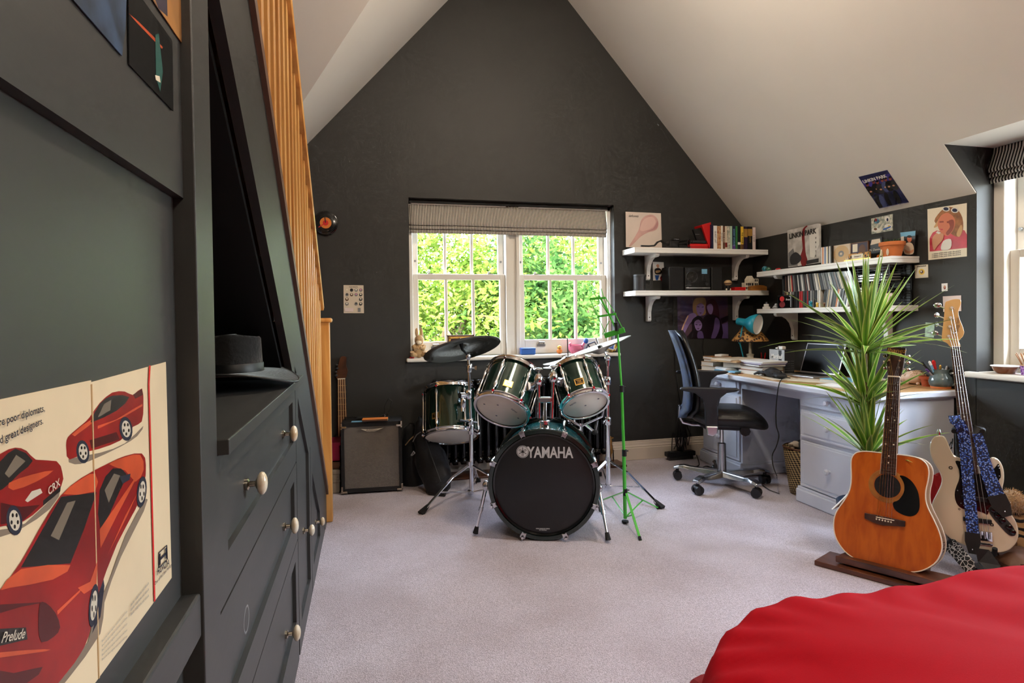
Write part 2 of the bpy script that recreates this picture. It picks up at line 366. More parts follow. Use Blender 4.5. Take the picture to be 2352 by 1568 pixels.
# ---------------------------------------------------------------- sash windows
def sash(par, x0, x1, z0, z1, y, th, stile, top, bot, nbars, frm=None, axis='x'):
    """one glazed sash in the plane y: stiles, rails, upright bars, panes"""
    def B(name, a, b, m): 
        if axis == 'y': a, b = (a[1], a[0], a[2]), (b[1], b[0], b[2]); a, b = tuple(map(min, a, b)), tuple(map(max, a, b))
        return bx(name, a, b, m, par, bevel=.004 if m != 'glass' else 0)
    B('stile', (x0, y, z0), (x0+stile, y+th, z1), 'white_paint'); B('stile', (x1-stile, y, z0), (x1, y+th, z1), 'white_paint')
    B('rail', (x0+stile, y, z1-top), (x1-stile, y+th, z1), 'white_paint'); B('rail', (x0+stile, y, z0), (x1-stile, y+th, z0+bot), 'white_paint')
    w = (x1-x0-2*stile); n = nbars+1; bw = .022
    for i in range(1, n): B('glazing_bar', (x0+stile+w*i/n-bw/2, y+.004, z0+bot), (x0+stile+w*i/n+bw/2, y+th-.004, z1-top), 'white_paint')
    for i in range(n): B('pane', (x0+stile+w*i/n+(bw/2 if i else 0), y+th/2-.002, z0+bot), (x0+stile+w*(i+1)/n-(bw/2 if i < n-1 else 0), y+th/2+.002, z1-top), 'glass')
mat('iron_lift', (150, 150, 150), .3, .9)
def back_window(name, x0, x1):
    r = struct(thing(name, None, None, ((x0+x1)/2, 4.6, WZ0)))
    m = MB().box((x0, 4.575, WZ0), (x0+.03, 4.7, WZ1)).box((x1-.03, 4.575, WZ0), (x1, 4.7, WZ1)).box((x0, 4.575, WZ1-.04), (x1, 4.7, WZ1)).box((x0, 4.575, WZ0), (x1, 4.7, WZ0+.03))
    m.build('frame', 'white_paint', r, bevel=.005)
    sash(r, x0+.032, x1-.032, 1.515, WZ1-.04, 4.655, .035, .045, .05, .035, 2)
    sash(r, x0+.032, x1-.032, WZ0+.032, 1.555, 4.605, .042, .042, .045, .115, 2)
    cx = (x0+x1)/2
    for dx in (-.24, .24):
        MB().box((cx+dx-.012, 4.612, 1.553), (cx+dx+.03, 4.64, 1.562)).cyl((cx+dx, 4.626, 1.56), (cx+dx, 4.626, 1.578), .006).build('catch', 'iron_lift', r)
    for dx in (-.2, ):
        MB().box((cx+dx-.035, 4.594, .965), (cx+dx+.035, 4.604, .985)).tube([(cx+dx-.022, 4.598, .985), (cx+dx-.02, 4.585, 1.0), (cx+dx+.02, 4.585, 1.0), (cx+dx+.022, 4.598, .985)], .006, 6).build('sash_lift', 'iron_lift', r)
    for xx in (x0+.055, x1-.055): MB().cyl((xx, 4.662, 1.66), (xx, 4.651, 1.66), .009, n=10).build('sash_stop', 'iron_lift', r)
    return r
back_window('window_1', WX0, 1.122); back_window('window_2', 1.178, WX1)
mb = MB().box((1.105, 4.59, WZ0), (1.195, 4.7, WZ1)); struct(mb.build('trim_1', 'white_paint', bevel=.006))
mb = MB().box((.284, 4.455, .874), (2.034, 4.51, .905)).box((WX0, 4.5, .874), (WX1, 4.62, .905)); struct(mb.build('trim_2', 'white_paint', bevel=.012, seg=3))
# dormer window
r = struct(thing('window_3', None, None, (3.5, 1.78, .84)))
for nm, a, b in (('frame', (3.443, DY1-.06, .86), (3.6, DY1, DZ)), ('frame', (3.443, DY0, .86), (3.6, DY0+.06, DZ)), ('frame', (3.443, DY0, 2.06), (3.6, DY1, DZ)), ('frame', (3.443, DY0, .86), (3.6, DY1, .9)), ('mullion', (3.44, 1.74, .86), (3.6, 1.82, DZ))):
    bx(nm, a, b, 'white_paint', r, bevel=.006)
for y0, y1 in ((1.06, 1.74), (1.82, 2.49)):
    sash(r, y0, y1, 1.5, 2.06, 3.535, .04, .05, .05, .04, 2, axis='y'); sash(r, y0, y1, .9, 1.545, 3.485, .045, .05, .045, .1, 2, axis='y')
MB().cyl((3.535, 2.465, 1.66), (3.52, 2.465, 1.66), .01, n=10).build('sash_stop', 'iron_lift', r)
mb = MB().box((3.272, DY0-.04, .835), (3.32, DY1+.04, .868)).box((3.32, DY0, .835), (3.5, DY1, .868)); struct(mb.build('trim_3', 'white_paint', bevel=.012, seg=3))

# ---------------------------------------------------------------- roman blinds
stripes('ticking_a', 0, .01215, .5, (222, 214, 200), (22, 22, 26)); stripes('ticking_b', 1, .0165, .5, (222, 220, 216), (24, 24, 28))
def blind(name, label, axis, a0, a1, depth, ztop, zbot, sign, m, lift=0):
    mid = (a0+a1)/2
    r = thing(name, label, 'blind', (mid, depth, zbot) if axis == 'x' else (depth, mid, zbot))
    def fab(nm, prof, sag=0):
        def fn(u, v):
            k = u*(len(prof)-1); i = min(int(k), len(prof)-2); t = k-i; d = prof[i][0]*(1-t)+prof[i+1][0]*t; z = prof[i][1]*(1-t)+prof[i+1][1]*t
            a = a0+(a1-a0)*v; z += sag*math.sin(v*9)*u+lift*max(0, math.sin(PI*v*1.3-.5))*u*.3
            return V((a, depth+sign*(d+.004*math.sin(v*17)*u), z)) if axis == 'x' else V((depth+sign*(d+.004*math.sin(v*13)*u), a, z))
        MB().grid(fn, (len(prof)-1)*2, 40).build(nm, m, r, smooth=True, solid=.0015)
    fab('fabric', [(0, ztop), (.004, ztop-.03), (.03, (ztop+zbot)/2), (.04, zbot+.075), (.036, zbot+.06), (.02, zbot+.066)], .004)
    fab('fold', [(.01, zbot+.085), (.034, zbot+.045), (.03, zbot+.032), (.015, zbot+.036)], .003)
    fab('fold', [(.004, zbot+.06), (.026, zbot+.014), (.022, zbot), (.008, zbot+.006)], .002)
    return r
b1 = blind('roman_blind', 'wide black and white ticking striped roman blind over the sash windows behind the drums', 'x', .325, 1.955, 4.578, 2.105, 1.865, -1, 'ticking_a', .02)
bx('head_rail', (.325, 4.56, 2.1), (1.97, 4.6, 2.125), 'black', b1)
b2 = blind('roman_blind', 'black and white striped roman blind pulled up in the dormer window at the right', 'y', 1.06, 2.545, 3.43, 2.12, 1.92, -1, 'ticking_b')
cr = thing('blind_cord', 'pale beaded blind cord hanging in the reveal beside the music stand', 'cord', (1.985, 4.56, 1.2))
for dx in (0, .012): MB().tube([(1.985-dx, 4.55, 2.08), (1.984-dx, 4.553, 1.6), (1.982-dx*.5, 4.55, 1.26)], .002, 6).build('strand', 'white_plain', cr)
MB().lathe([(0, 0), (.009, .004), (.007, .02), (.002, .035)], (1.981, 4.55, 1.225), n=10).build('pull', 'white_plain', cr, smooth=True)
# ---------------------------------------------------------------- fill lamps added above and behind the view, shaped as pendants
mat('fill_bulb_glow', (255, 236, 206), .4, emit=2)
def pendant(x, y, zc, top, label, watts, col):
    r = thing('added_fill_pendant', label, 'lamp', (x, y, zc-.1), group='added fill lamps on the ridge')
    MB().cyl((x, y, top), (x, y, top-.03), .05, .04).build('ceiling_rose', 'white_plain', r, smooth=True)
    MB().cyl((x, y, top-.03), (x, y, zc+.1), .004, n=6).build('flex', 'white_plain', r)
    MB().lathe([(.03, .14), (.06, .12), (.2, .03), (.22, .0)], (x, y, zc), n=32).build('shade', 'white_plain', r, smooth=True, solid=.003)
    MB().ell((x, y, zc+.03), (.035, .035, .05)).build('bulb', 'fill_bulb_glow', r, smooth=True)
    l = light('added_fill_light', 'POINT', (0, 0, 0), watts, col, shadow_soft_size=.14); l.parent = r; l.location = (0, 0, .04)
pendant(1.18, 2.3, 3.5, 4.24, 'added unseen fill lamp, a white pendant on the ridge above the carpet', 85, (1, .85, .68))
pendant(1.18, -1.2, 3.3, 4.24, 'added unseen fill lamp, a white pendant on the ridge behind the bed', 90, (1, .85, .68))
# ---------------------------------------------------------------- built-in cupboards under the stairs (face on x = XC)
XC = -.25
CP = 'cabinet_paint'
zgap = lambda y: 2.782-.797*y                # slanting joint between doors and stair string
ystr = lambda y: 2.782-.797*y
def tri(pts, x0, x1): return MB().prism([(x0, y, z) for y, z in pts], (x1-x0, 0, 0))
def shaker(name, label, outer, inner, face=XC, th=.02, rec=.012, parent=None):
    """frame with a recessed flat panel, both polygons in (y, z)"""
    n = len(outer); mb = MB()
    o1 = [V((face, y, z)) for y, z in outer]; i1 = [V((face, y, z)) for y, z in inner]; i2 = [p-V((rec, 0, 0)) for p in i1]; o2 = [p-V((th, 0, 0)) for p in o1]
    fs = [(i, (i+1) % n, n+(i+1) % n, n+i) for i in range(n)]+[(n+i, n+(i+1) % n, 2*n+(i+1) % n, 2*n+i) for i in range(n)]+[(i, 3*n+i, 3*n+(i+1) % n, (i+1) % n) for i in range(n)]
    mb.add(o1+i1+i2+o2, fs)
    f = mb.build(name, CP, parent); 
    MB().poly(i2).build('panel', CP, f); return f
mat('pebble', (232, 222, 200), .22, var=.35, vs=30, col2=(206, 178, 138), coat=.5); mat('nickel', (196, 186, 170), .2, 1)
def knob(par, y, z, r=.021, face=XC):
    k = MB().lathe([(0, 0), (.013, 0), (.013, .006), (.007, .009), (.006, .02), (.011, .023), (.008, .025)], (face, y, z), (1, 0, 0), 16).build('knob', 'nickel', par, smooth=True)
    MB().ell((face+.034, y, z), (.012, r*.8, r*1.2), 16).build('pebble', 'pebble', k, smooth=True)
u = thing('drawer_unit', 'dark blue-grey three-drawer unit below the niche holding the black hat', 'drawers', (-.6, 1.63, 0))
tri([(1.068, 0), (2.172, 0), (2.172, .975), (1.068, .975)], -.93, XC-.022).build('carcass', CP, u)
for z0, z1, ks in ((.706, .972, (1.361, 1.932)), (.431, .701, (1.912,)), (.09, .426, (1.361, 1.915))):
    d = shaker('drawer', None, [(1.07, z0), (2.168, z0), (2.168, z1), (1.07, z1)], [(1.14, z0+.08), (2.098, z0+.08), (2.098, z1-.048), (1.14, z1-.048)], parent=u)
    for y in ks: knob(d, y, .847 if z0 > .7 else .564 if z0 > .4 else .226, face=XC-.012)
    if len(ks) == 1: MB().lathe([(.024, 0), (.0265, .0006), (.029, 0)], (XC-.0118, 1.345, .56), (1, 0, 0), 24, sc=(1, 1)).build('knob_mark', 'grey', d)
bx('plinth', (-.9, 1.068, 0), (XC-.002, 2.17, .086), CP, u)
w = thing('niche_shelf', 'dark grey shelf board with a square nosing above the drawers', 'shelf', (-.6, 1.6, .976))
bx('board', (-.93, 1.062, .976), (XC+.022, 2.24, 1.003), CP, w, bevel=.002)
u = thing('stair_cupboard', 'tall dark blue-grey cupboard door with a slanted top beside the drawers', 'cupboard', (-.6, 2.42, 0))
g = .006
d = shaker('door', None, [(2.178, .012), (2.662, .012), (2.662, zgap(2.662)-g), (2.178, zgap(2.178)-g)], [(2.25, .1), (2.6, .1), (2.6, zgap(2.6)-.07), (2.25, zgap(2.25)-.07)], parent=u)
knob(d, 2.447, .362, .019, XC-.012)
tri([(2.175, 0), (2.665, 0), (2.665, zgap(2.665)-.02), (2.175, zgap(2.175)-.02)], -.9, XC-.022).build('carcass', CP, u)
u = thing('stair_cupboard', 'low triangular dark blue-grey cupboard door next to the newel post', 'cupboard', (-.6, 2.98, 0))
d = shaker('door', None, [(2.672, .012), (3.44, .012), (3.44, zgap(3.44)-g), (2.672, zgap(2.672)-g)], [(2.75, .1), (3.12, .1), (3.12, zgap(3.12)-.075), (2.75, zgap(2.75)-.075)], parent=u)
knob(d, 2.988, .214, .018, XC-.012)
tri([(2.67, 0), (3.46, 0), (2.67, zgap(2.67)-.02)], -.9, XC-.022).build('carcass', CP, u)
# niche above the drawers
u = thing('stair_niche', 'open black niche with a slanting edge between tall cupboard and staircase', 'niche', (-.6, 1.5, 1.003))
yn = lambda z: (2.782-z)/.797-.095
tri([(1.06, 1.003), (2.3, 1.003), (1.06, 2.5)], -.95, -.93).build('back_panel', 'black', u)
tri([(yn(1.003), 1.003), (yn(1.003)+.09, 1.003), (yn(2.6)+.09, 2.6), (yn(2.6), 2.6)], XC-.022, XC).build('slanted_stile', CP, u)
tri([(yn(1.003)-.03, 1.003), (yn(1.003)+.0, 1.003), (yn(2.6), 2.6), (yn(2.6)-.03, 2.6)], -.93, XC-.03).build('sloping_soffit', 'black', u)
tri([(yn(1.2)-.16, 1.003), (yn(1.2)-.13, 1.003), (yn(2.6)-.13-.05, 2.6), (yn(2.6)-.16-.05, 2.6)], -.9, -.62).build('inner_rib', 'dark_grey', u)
# tall cupboard nearest the viewer
u = thing('tall_cupboard', 'tall dark grey panelled cupboard at the left edge carrying the car poster', 'cupboard', (-.6, .2, 0))
bx('stile', (-.93, .962, 0), (XC+.004, 1.06, 2.75), CP, u, bevel=.002)
bx('upper_panel', (XC-.04, -1.6, 1.384), (XC-.012, .962, 2.75), CP, u)
bx('middle_panel', (XC-.05, -1.6, .79), (XC-.026, .962, 1.39), CP, u)
bx('rail', (XC-.05, -1.6, .725), (XC, .962, .792), CP, u, bevel=.004)
bx('lower_panel', (XC-.05, -1.6, .1), (XC-.026, .962, .73), CP, u)
bx('bottom_rail', (XC-.05, -1.6, 0), (XC, .962, .1), CP, u)
for y in (-.0, ): bx('stile', (XC-.05, -.9, 0), (XC, -.78, 1.384), CP, u)
bx('carcass', (-.93, -1.6, 0), (XC-.05, .962, 2.75), CP, u)

# ---------------------------------------------------------------- staircase
u = thing('staircase', 'pine open-balustrade staircase with a dark painted string rising over the cupboards', 'staircase', (-.6, 2.2, 0))
zt = lambda y: 3.13-.822*y                   # top of the painted string
yA, yB_ = .55, 3.52
tri([(3.49, 0.0), (3.6, 0.0), (3.6, .185), (yA, zt(yA)), (yA, zgap(yA)+.002)], XC-.035, XC-.001).build('painted_string', CP, u)
tri([(3.6, .17), (3.6, .215), (yA, zt(yA)+.035), (yA, zt(yA)-.01)], XC-.04, XC+.012).build('string_capping', 'string_wood', u)
tri([(3.6, .2), (3.6, .252), (yA, zt(yA)+.072), (yA, zt(yA)+.025)], XC-.055, XC+.004).build('base_rail', 'pine', u)
for i in range(14):
    y = 3.55-i*.235; z = .2*(i+1)
    if z > 2.7: break
    bx('tread', (-.93, y-.27, z-.03), (XC-.06, y, z), 'pine', u, bevel=.004); bx('riser', (-.93, y-.02, z-.2), (XC-.06, y-.005, z-.03), 'pine', u)
zh = lambda y: 4.155-.8*y                    # underside of the handrail
mb0 = None
y = 3.56; k = 0
while y > .6:
    z0 = zt(y)+.05; z1 = zh(y)+.01
    bx('baluster', (XC-.045, y-.016, z0), (XC-.013, y+.016, z1), 'pine', u, bevel=.002)
    y -= .108
hr = [(-.03, 0), (.03, 0), (.034, .018), (.028, .044), (.014, .054), (-.014, .054), (-.028, .044), (-.034, .018)]
ya, yb = 3.62, .45
mb = MB(); n = len(hr); vs = [V((XC-.029+a, ya, zh(ya)+b)) for a, b in hr]+[V((XC-.029+a, yb, zh(yb)+b)) for a, b in hr]
mb.add(vs, [tuple(range(n)), tuple(range(2*n-1, n-1, -1))]+[(i, (i+1) % n, n+(i+1) % n, n+i) for i in range(n)]); mb.build('handrail', 'pine', u)
bx('newel_post', (-.292, 3.612, 0), (-.218, 3.686, 1.19), 'pine', u, bevel=.004)
bx('newel_cap', (-.306, 3.598, 1.187), (-.203, 3.7, 1.214), 'pine', u, bevel=.011, seg=3)
# ---------------------------------------------------------------- drum kit
mat('drum_green', (14, 50, 40), .16, .25, coat=1.0, var=.25, vs=3); mat('drum_teal', (44, 150, 154), .14, .5, coat=1.0)
mat('drumhead', (244, 238, 224), .4, var=.05, vs=6); mat('drumhead_black', (30, 29, 31), .42); mat('hoop_green', (9, 30, 26), .2, coat=.8); mat('dot_grey', (120, 120, 128), .5)
mat('cymbal_dark', (122, 120, 110), .34, .9, bump=.25, bs=70); mat('cymbal_bright', (226, 222, 208), .3, 1, bump=.03, bs=80); mat('logo_white', (206, 206, 206), .4)
def axis_from(px, py, dx, dy, ratio):
    t = -ray(px, py).normalized(); s = math.sqrt(1-ratio*ratio); d = V((dx, dy, 0)).normalized()
    lat = (RT*d.x-UP*d.y); lat = (lat-t*lat.dot(t)).normalized()
    return (lat*s+t*ratio).normalized()
def drum_shell(root, C, a, R, L, shell, n=6, head='drumhead', a0=0, up=None, badge=None, rem=None):
    MB().lathe([(R, -.02), (R, -L+.02)], C, a, 48).build('shell', shell, root, smooth=True)
    MB().lathe([(0, -.004), (R*.97, -.006), (R+.004, -.012)], C, a, 48).build('resonant_head', head, root, smooth=True)
    MB().lathe([(0, -L+.004), (R*.97, -L+.006), (R+.004, -L+.012)], C, a, 48).build('batter_head', 'drumhead', root, smooth=True)
    h = R+.012
    for z0, s in ((0, -1), (-L, 1)):
        MB().lathe([(h-.012, z0), (h-.004, z0+.003*-s), (h+.002, z0), (h-.002, z0+s*.006), (h-.003, z0+s*.02), (h+.005, z0+s*.024), (h+.004, z0+s*.029), (h-.008, z0+s*.029)], C, a, 48).build('hoop', 'chrome', root, smooth=True, sharp=60)
    e1 = (V(up)-a*V(up).dot(a)).normalized() if up else a.orthogonal().normalized(); e2 = a.cross(e1)
    for k in range(n):
        t = a0+2*PI*k/n; q = e1*math.cos(t)+e2*math.sin(t)
        m = MB(); c0 = C+q*(R+.012)
        m.tube([c0-a*.012, c0-a*.07], .0035, 6); m.tube([c0-a*(L-.012), c0-a*(L-.07)], .0035, 6)
        m.tube([c0-a*.05, c0-a*.075, c0-a*.1, c0-a*(L/2), c0-a*(L-.1), c0-a*(L-.075), c0-a*(L-.05)], [.007, .0125, .008, .0065, .008, .0125, .007], 10)
        for z in (0, -L): m.box((-.006, -.006, -.006), (.006, .006, .006), MX.Translation(C+q*(h+.004)+a*(z+(-.026 if z == 0 else .026))))
        m.build('lug', 'chrome', root, smooth=True)
    if badge is not None:
        t = badge; q = e1*math.cos(t)+e2*math.sin(t); o = C+q*(R+.001)-a*(L*.33); uu = a.cross(q)
        if uu.dot(RT) < 0: uu = -uu
        F = frame(o, uu, -a) if (uu.cross(-a)).dot(q) > 0 else frame(o, -uu, -a)
        b = MB().prism([F @ V((x, y, 0)) for x, y in ((-.026, -.021), (.026, -.021), (.026, .021), (-.026, .021))], q*.002).build('badge', 'gold', root)
        MB().prism([F @ V((x, y, .002)) for x, y in ((-.021, -.015), (.021, -.015), (.021, .017), (-.021, .017))], q*.0006).build('badge_plate', 'black_gloss', b)
        text('YAMAHA', .009, F @ MX.Translation((0, .009, .0032)), 'gold', b); text('Stage\nCustom', .0105, F @ MX.Translation((0, -.004, .0032)), 'gold', b, shear=.25)
    return e1, e2
# bass drum
ca, sa = math.cos(math.radians(19)), math.sin(math.radians(19))
ba = V((-sa, -ca, 0)); bside = V((ca, -sa, 0)); B0 = V((.906, 2.985, .302))
r = thing('bass_drum', 'dark green bass drum with black front head reading YAMAHA', 'drum', (B0.x, B0.y+.18, 0), math.radians(-19))
R = .277; L = .42
MB().lathe([(R, -.03), (R, -L+.03)], B0, ba, 64).build('shell', 'drum_teal', r, smooth=True)
MB().lathe([(0, -.008), (R-.01, -.01), (R+.002, -.014)], B0, ba, 64).build('front_head', 'drumhead_black', r, smooth=True)
MB().lathe([(0, -L+.008), (R, -L+.012)], B0, ba, 64).build('batter_head', 'drumhead', r, smooth=True)
for z0, s in ((0, -1), (-L, 1)):
    hp = MB().lathe([(R, z0+s*.01), (R+.002, z0), (R+.022, z0), (R+.025, z0+s*.004), (R+.025, z0+s*.036), (R+.018, z0+s*.04), (R, z0+s*.04)], B0, ba, 64).build('hoop', 'hoop_green', r, smooth=True, sharp=50)
MB().lathe([(R-.012, -.006), (R-.003, -.002), (R+.003, -.006)], B0, ba, 64).build('head_rim', 'black_gloss', r, smooth=True)
FB = frame(B0+ba*-.0085, bside, (0, 0, 1))
for k in range(8):
    t = PI/8+k*PI/4; q = bside*math.cos(t)+V((0, 0, 1))*math.sin(t)
    tng = ba.cross(q); c0 = B0+q*(R+.02)
    m = MB(); M = frame(c0, tng, q)
    m.prism([M @ V((x, y, 0)) for x, y in ((-.016, .012), (.016, .012), (.012, -.022), (.006, -.016), (-.006, -.016), (-.012, -.022))], ba*.006)
    m.box((-.014, .0, -.02), (.014, .014, .006), frame(c0+ba*0, tng, q) if False else MX(((tng.x, q.x, ba.x, c0.x), (tng.y, q.y, ba.y, c0.y), (tng.z, q.z, ba.z, c0.z), (0, 0, 0, 1))))
    c = m.build('claw', 'chrome_soft', r, bevel=.002)
    m = MB().tube([c0+q*.009+ba*.012, c0+q*.009-ba*.13], .004, 8).tube([c0+q*.009-ba*.06, c0+q*.004-ba*.1, c0-ba*.15, c0-q*.004-ba*.27, c0+q*.004-ba*.32, c0+q*.009-ba*.36], [.006, .013, .009, .009, .013, .006], 10)
    m.tube([c0+q*.009+ba*.012, c0+q*.009+ba*.02], .007, 8); m.build('tension_rod', 'chrome', r, smooth=True)
# emblem and lettering on the head
def fpx(px, py): p = PP(px, py, B0+ba*-.0085, ba); return p
ec = fpx(1200.5, 1037); M = frame(ec, bside, (0, 0, 1)); er = .0335
MB().lathe([(0, .0004), (er*.86, .0004)], ec, ba, 40).build('emblem_disc', 'logo_white', r); MB().lathe([(er*.93, .0004), (er, .0004)], ec, ba, 40).build('emblem_ring', 'logo_white', r)
m = MB()
for k in range(3):
    a = PI/2+k*2*PI/3
    M2 = M @ MX.Rotation(a-PI/2, 4, 'Z')
    for pts in ([(-.0016, -.003), (.0016, -.003), (.0016, .021), (0, .026), (-.0016, .021)], [(-.0045, -.024), (-.0022, -.024), (-.0022, -.004), (-.0045, -.001)], [(.0045, -.024), (.0022, -.024), (.0022, -.004), (.0045, -.001)], [(-.0045, -.006), (.0045, -.006), (.0045, 0), (-.0045, 0)]):
        m.poly([M2 @ V((x, y, .0009+.00002*k)) for x, y in pts])
m.build('emblem_forks', 'drumhead_black', r)
lc = fpx(1263.5, 1040); M = frame(lc, bside, (0, 0, 1))
text('YAMAHA', .082, M @ MX.Translation((0, 0, .0006)), 'logo_white', r, sx=.72, bold=.0022)
lc = fpx(1247, 1217); M = frame(lc, bside, (0, 0, 1)); text('HEAD MADE BY REMO\nIN TAIWAN', .0075, M @ MX.Translation((0, .004, .0006)), 'logo_white', r, bold=.0002)
# spurs
for sgn, foot, top in ((-1, P(1092, 1224, z=.012), P(1117, 1115, d=3.22)), (1, P(1397, 1240, z=.012), P(1375, 1120, d=3.25))):
    md = top.lerp(foot, .5)
    s = MB().tube([top, md], .011, 10).tube([md, foot], .0075, 10).build('spur', 'chrome', r, smooth=True)
    MB().tube([foot+(top-foot)*.14, foot], [.011, .016], 10).build('rubber_tip', 'rubber', s); MB().tube([md+(top-md)*.1, md-(top-md)*.05], .013, 10).build('clamp', 'chrome_soft', s)
    MB().ell(top, (.022, .03, .03)).build('spur_bracket', 'chrome_soft', r, smooth=True)
# tom mount
tb = P(1251, 988, d=3.25); tm = P(1252, 918, d=3.28)
MB().lathe([(.05, 0), (.048, .006), (.03, .012), (.024, .02), (.022, .055), (.026, .058), (.026, .066), (.017, .068)], tb-V((0, 0, .012)), n=24, sc=(1.25, .8)).build('mount_base', 'chrome', r, smooth=True)
MB().tube([tb, tm], .0125, 14).build('mount_post', 'chrome', r, smooth=True)
MX4 = MX.Translation(tm) @ MX.Rotation(math.radians(-19), 4, 'Z'); MB().box((-.035, -.022, -.014), (.035, .022, .016), MX4).build('mount_block', 'chrome_soft', r, bevel=.005)
for px, pt in ((1237, 866), (1271, 860)):
    sgn = -1 if px < 1250 else 1
    lo = P(px+(1 if sgn < 0 else -4), 960, d=3.28); hi = P(px, pt+12, d=3.28)
    mtb = MB().tube([lo, hi], .011, 12).build('tom_tube', 'chrome', r, smooth=True)
    MB().tube([hi-V((0, 0, .012)), hi, hi+V((0, 0, .028)), hi+V((0, 0, .05))], [.02, .027, .026, .012], 16).build('ball_clamp', 'chrome', mtb, smooth=True)
    MB().lathe([(0, .012), (.018, .009), (.025, .002), (.016, 0), (.005, -.01), (.005, -.02)], hi+V((0, 0, .072)), n=20).build('wing_knob', 'chrome_soft', mtb, smooth=True)
# rack toms and hanging tom
for lab, px, py, d, dx, dy, ra, R, L, n, sh, sd in (('green rack tom with white resonant head, left one of the pair on the bass drum', 1151, 945, 3.3, -.33, .944, .51, .15, .285, 6, 'drum_green', 1),
        ('smaller green rack tom beside the green music stand', 1345, 932, 3.3, .3, .954, .5, .128, .26, 6, 'drum_green', -1),
        ('green tom hanging from the left cymbal stand in front of the black radiator', 1036, 1005, 4.03, .02, 1, .27, .178, .35, 6, 'drum_green', 0)):
    C0 = P(px, py, d=d); a = axis_from(px, py, dx, dy, ra)
    M0 = MX.Translation(C0-a*(L/2))
    r = thing('tom_drum', lab, 'drum', M=M0, group='tom drums of the green kit')
    a0 = .33 if sd >= 0 else -.35
    e1, e2 = drum_shell(r, C0, a, R, L, sh, n, up=tuple(-ray(px, py)+UP*.8), a0=a0+(.2 if sd == 0 else 0), badge=(-.1 if sd > 0 else .12 if sd < 0 else .62))
    F = frame(C0+a*-.0035, RT, UP-a*UP.dot(a)) if False else None
    uu = (RT-a*RT.dot(a)).normalized(); vv = a.cross(uu)
    if sd != 0:
        for x, y in ((-.1, .03), (-.02, .055), (-.03, -.06), (.1, -.03)) if sd > 0 else ((.0, .0), (.07, .05)):
            MB().lathe([(0, 0), (.006, 0)], C0+uu*x+vv*y+a*-.0028, a, 12).build('dot', 'dot_grey', r)
        F = frame(C0+uu*(.075*sd)+vv*(.035)+a*-.0035, uu*math.cos(-.7*sd)+vv*math.sin(-.7*sd), vv); text('REMO', .016, F, 'dot_grey', r)
        # bracket holding the tom to its ball clamp
        hb = P(1237 if sd > 0 else 1271, 876, d=3.28); q = (hb-(C0-a*(L*.5))); q = (q-a*q.dot(a)).normalized(); p1 = C0-a*(L*.52)+q*(R+.004)
        MB().tube([p1-q*.002, p1+q*.012, p1+q*.02], [.036, .034, .02], 4).tube([p1+q*.015, p1.lerp(hb, .6), hb], [.013, .011, .013], 10).build('tom_bracket', 'chrome_soft', r)
mat('cym_felt', (24, 24, 26), .9)
def cymbal(name, label, px, py, d, half, dx, dy, ratio, m, flip=1, cat='cymbal', bell=.06):
    """half: half the long axis in pixels; axis points out of the face turned to the viewer"""
    C0 = P(px, py, d=d); a = axis_from(px, py, dx, dy, ratio); R = half*d/FPX
    r = thing(name, label, cat, M=MX.Translation(C0))
    k = flip
    prof = [(.006, k*-.052), (.02, k*-.05), (bell*.8, k*-.036), (bell, k*-.027), (R*.6, k*-.014), (R, 0)]
    MB().lathe(prof, C0, a, 64).build('plate', m, r, smooth=True, solid=.0016, sharp=80)
    return C0, a, R, r
def tripod(r, base, zc, zb, feet, leg=.0075):
    """double-braced legs: collar at height zc, lower collar zb, feet on the floor"""
    b = V(base); c = V((b.x, b.y, zc)); lo = V((b.x, b.y, zb))
    MB().tube([c-V((0, 0, .02)), c+V((0, 0, .02))], .021, 12).build('collar', 'chrome_soft', r, smooth=True); MB().tube([lo-V((0, 0, .012)), lo+V((0, 0, .014))], .021, 12).build('collar', 'chrome_soft', r, smooth=True)
    for f in feet:
        f = V(f); d = (f-c); kn = c+V((d.x*.38, d.y*.38, -.05)); md = kn.lerp(f, .42)
        l = MB(); 
        for p0, p1 in ((c, kn), (kn, f)): l.bar(p0, p1, .022, .007)
        l.tube([md, lo], .0055, 6); l = l.build('leg', 'chrome', r, bevel=.0015)
        e = (kn-f).normalized(); MB().tube([f+e*.075, f+e*.06, f], [.011, .014, .024], 4).build('rubber_foot', 'rubber', l)
def wing(root, p, d, s=1): MB().tube([p, V(p)+V(d)*.02*s], .006, 8).tube([V(p)+V(d)*.016*s, V(p)+V(d)*.03*s], [.012*s, .022*s], 4).build('wing_screw', 'chrome_soft', root)
def clamp(root, p, r=.02, h=.03): MB().tube([V(p)-V((0, 0, h)), V(p)-V((0, 0, h*.7)), V(p)+V((0, 0, h*.7)), V(p)+V((0, 0, h))], [r*.8, r, r, r*.8], 14).build('clamp', 'chrome', root, smooth=True)
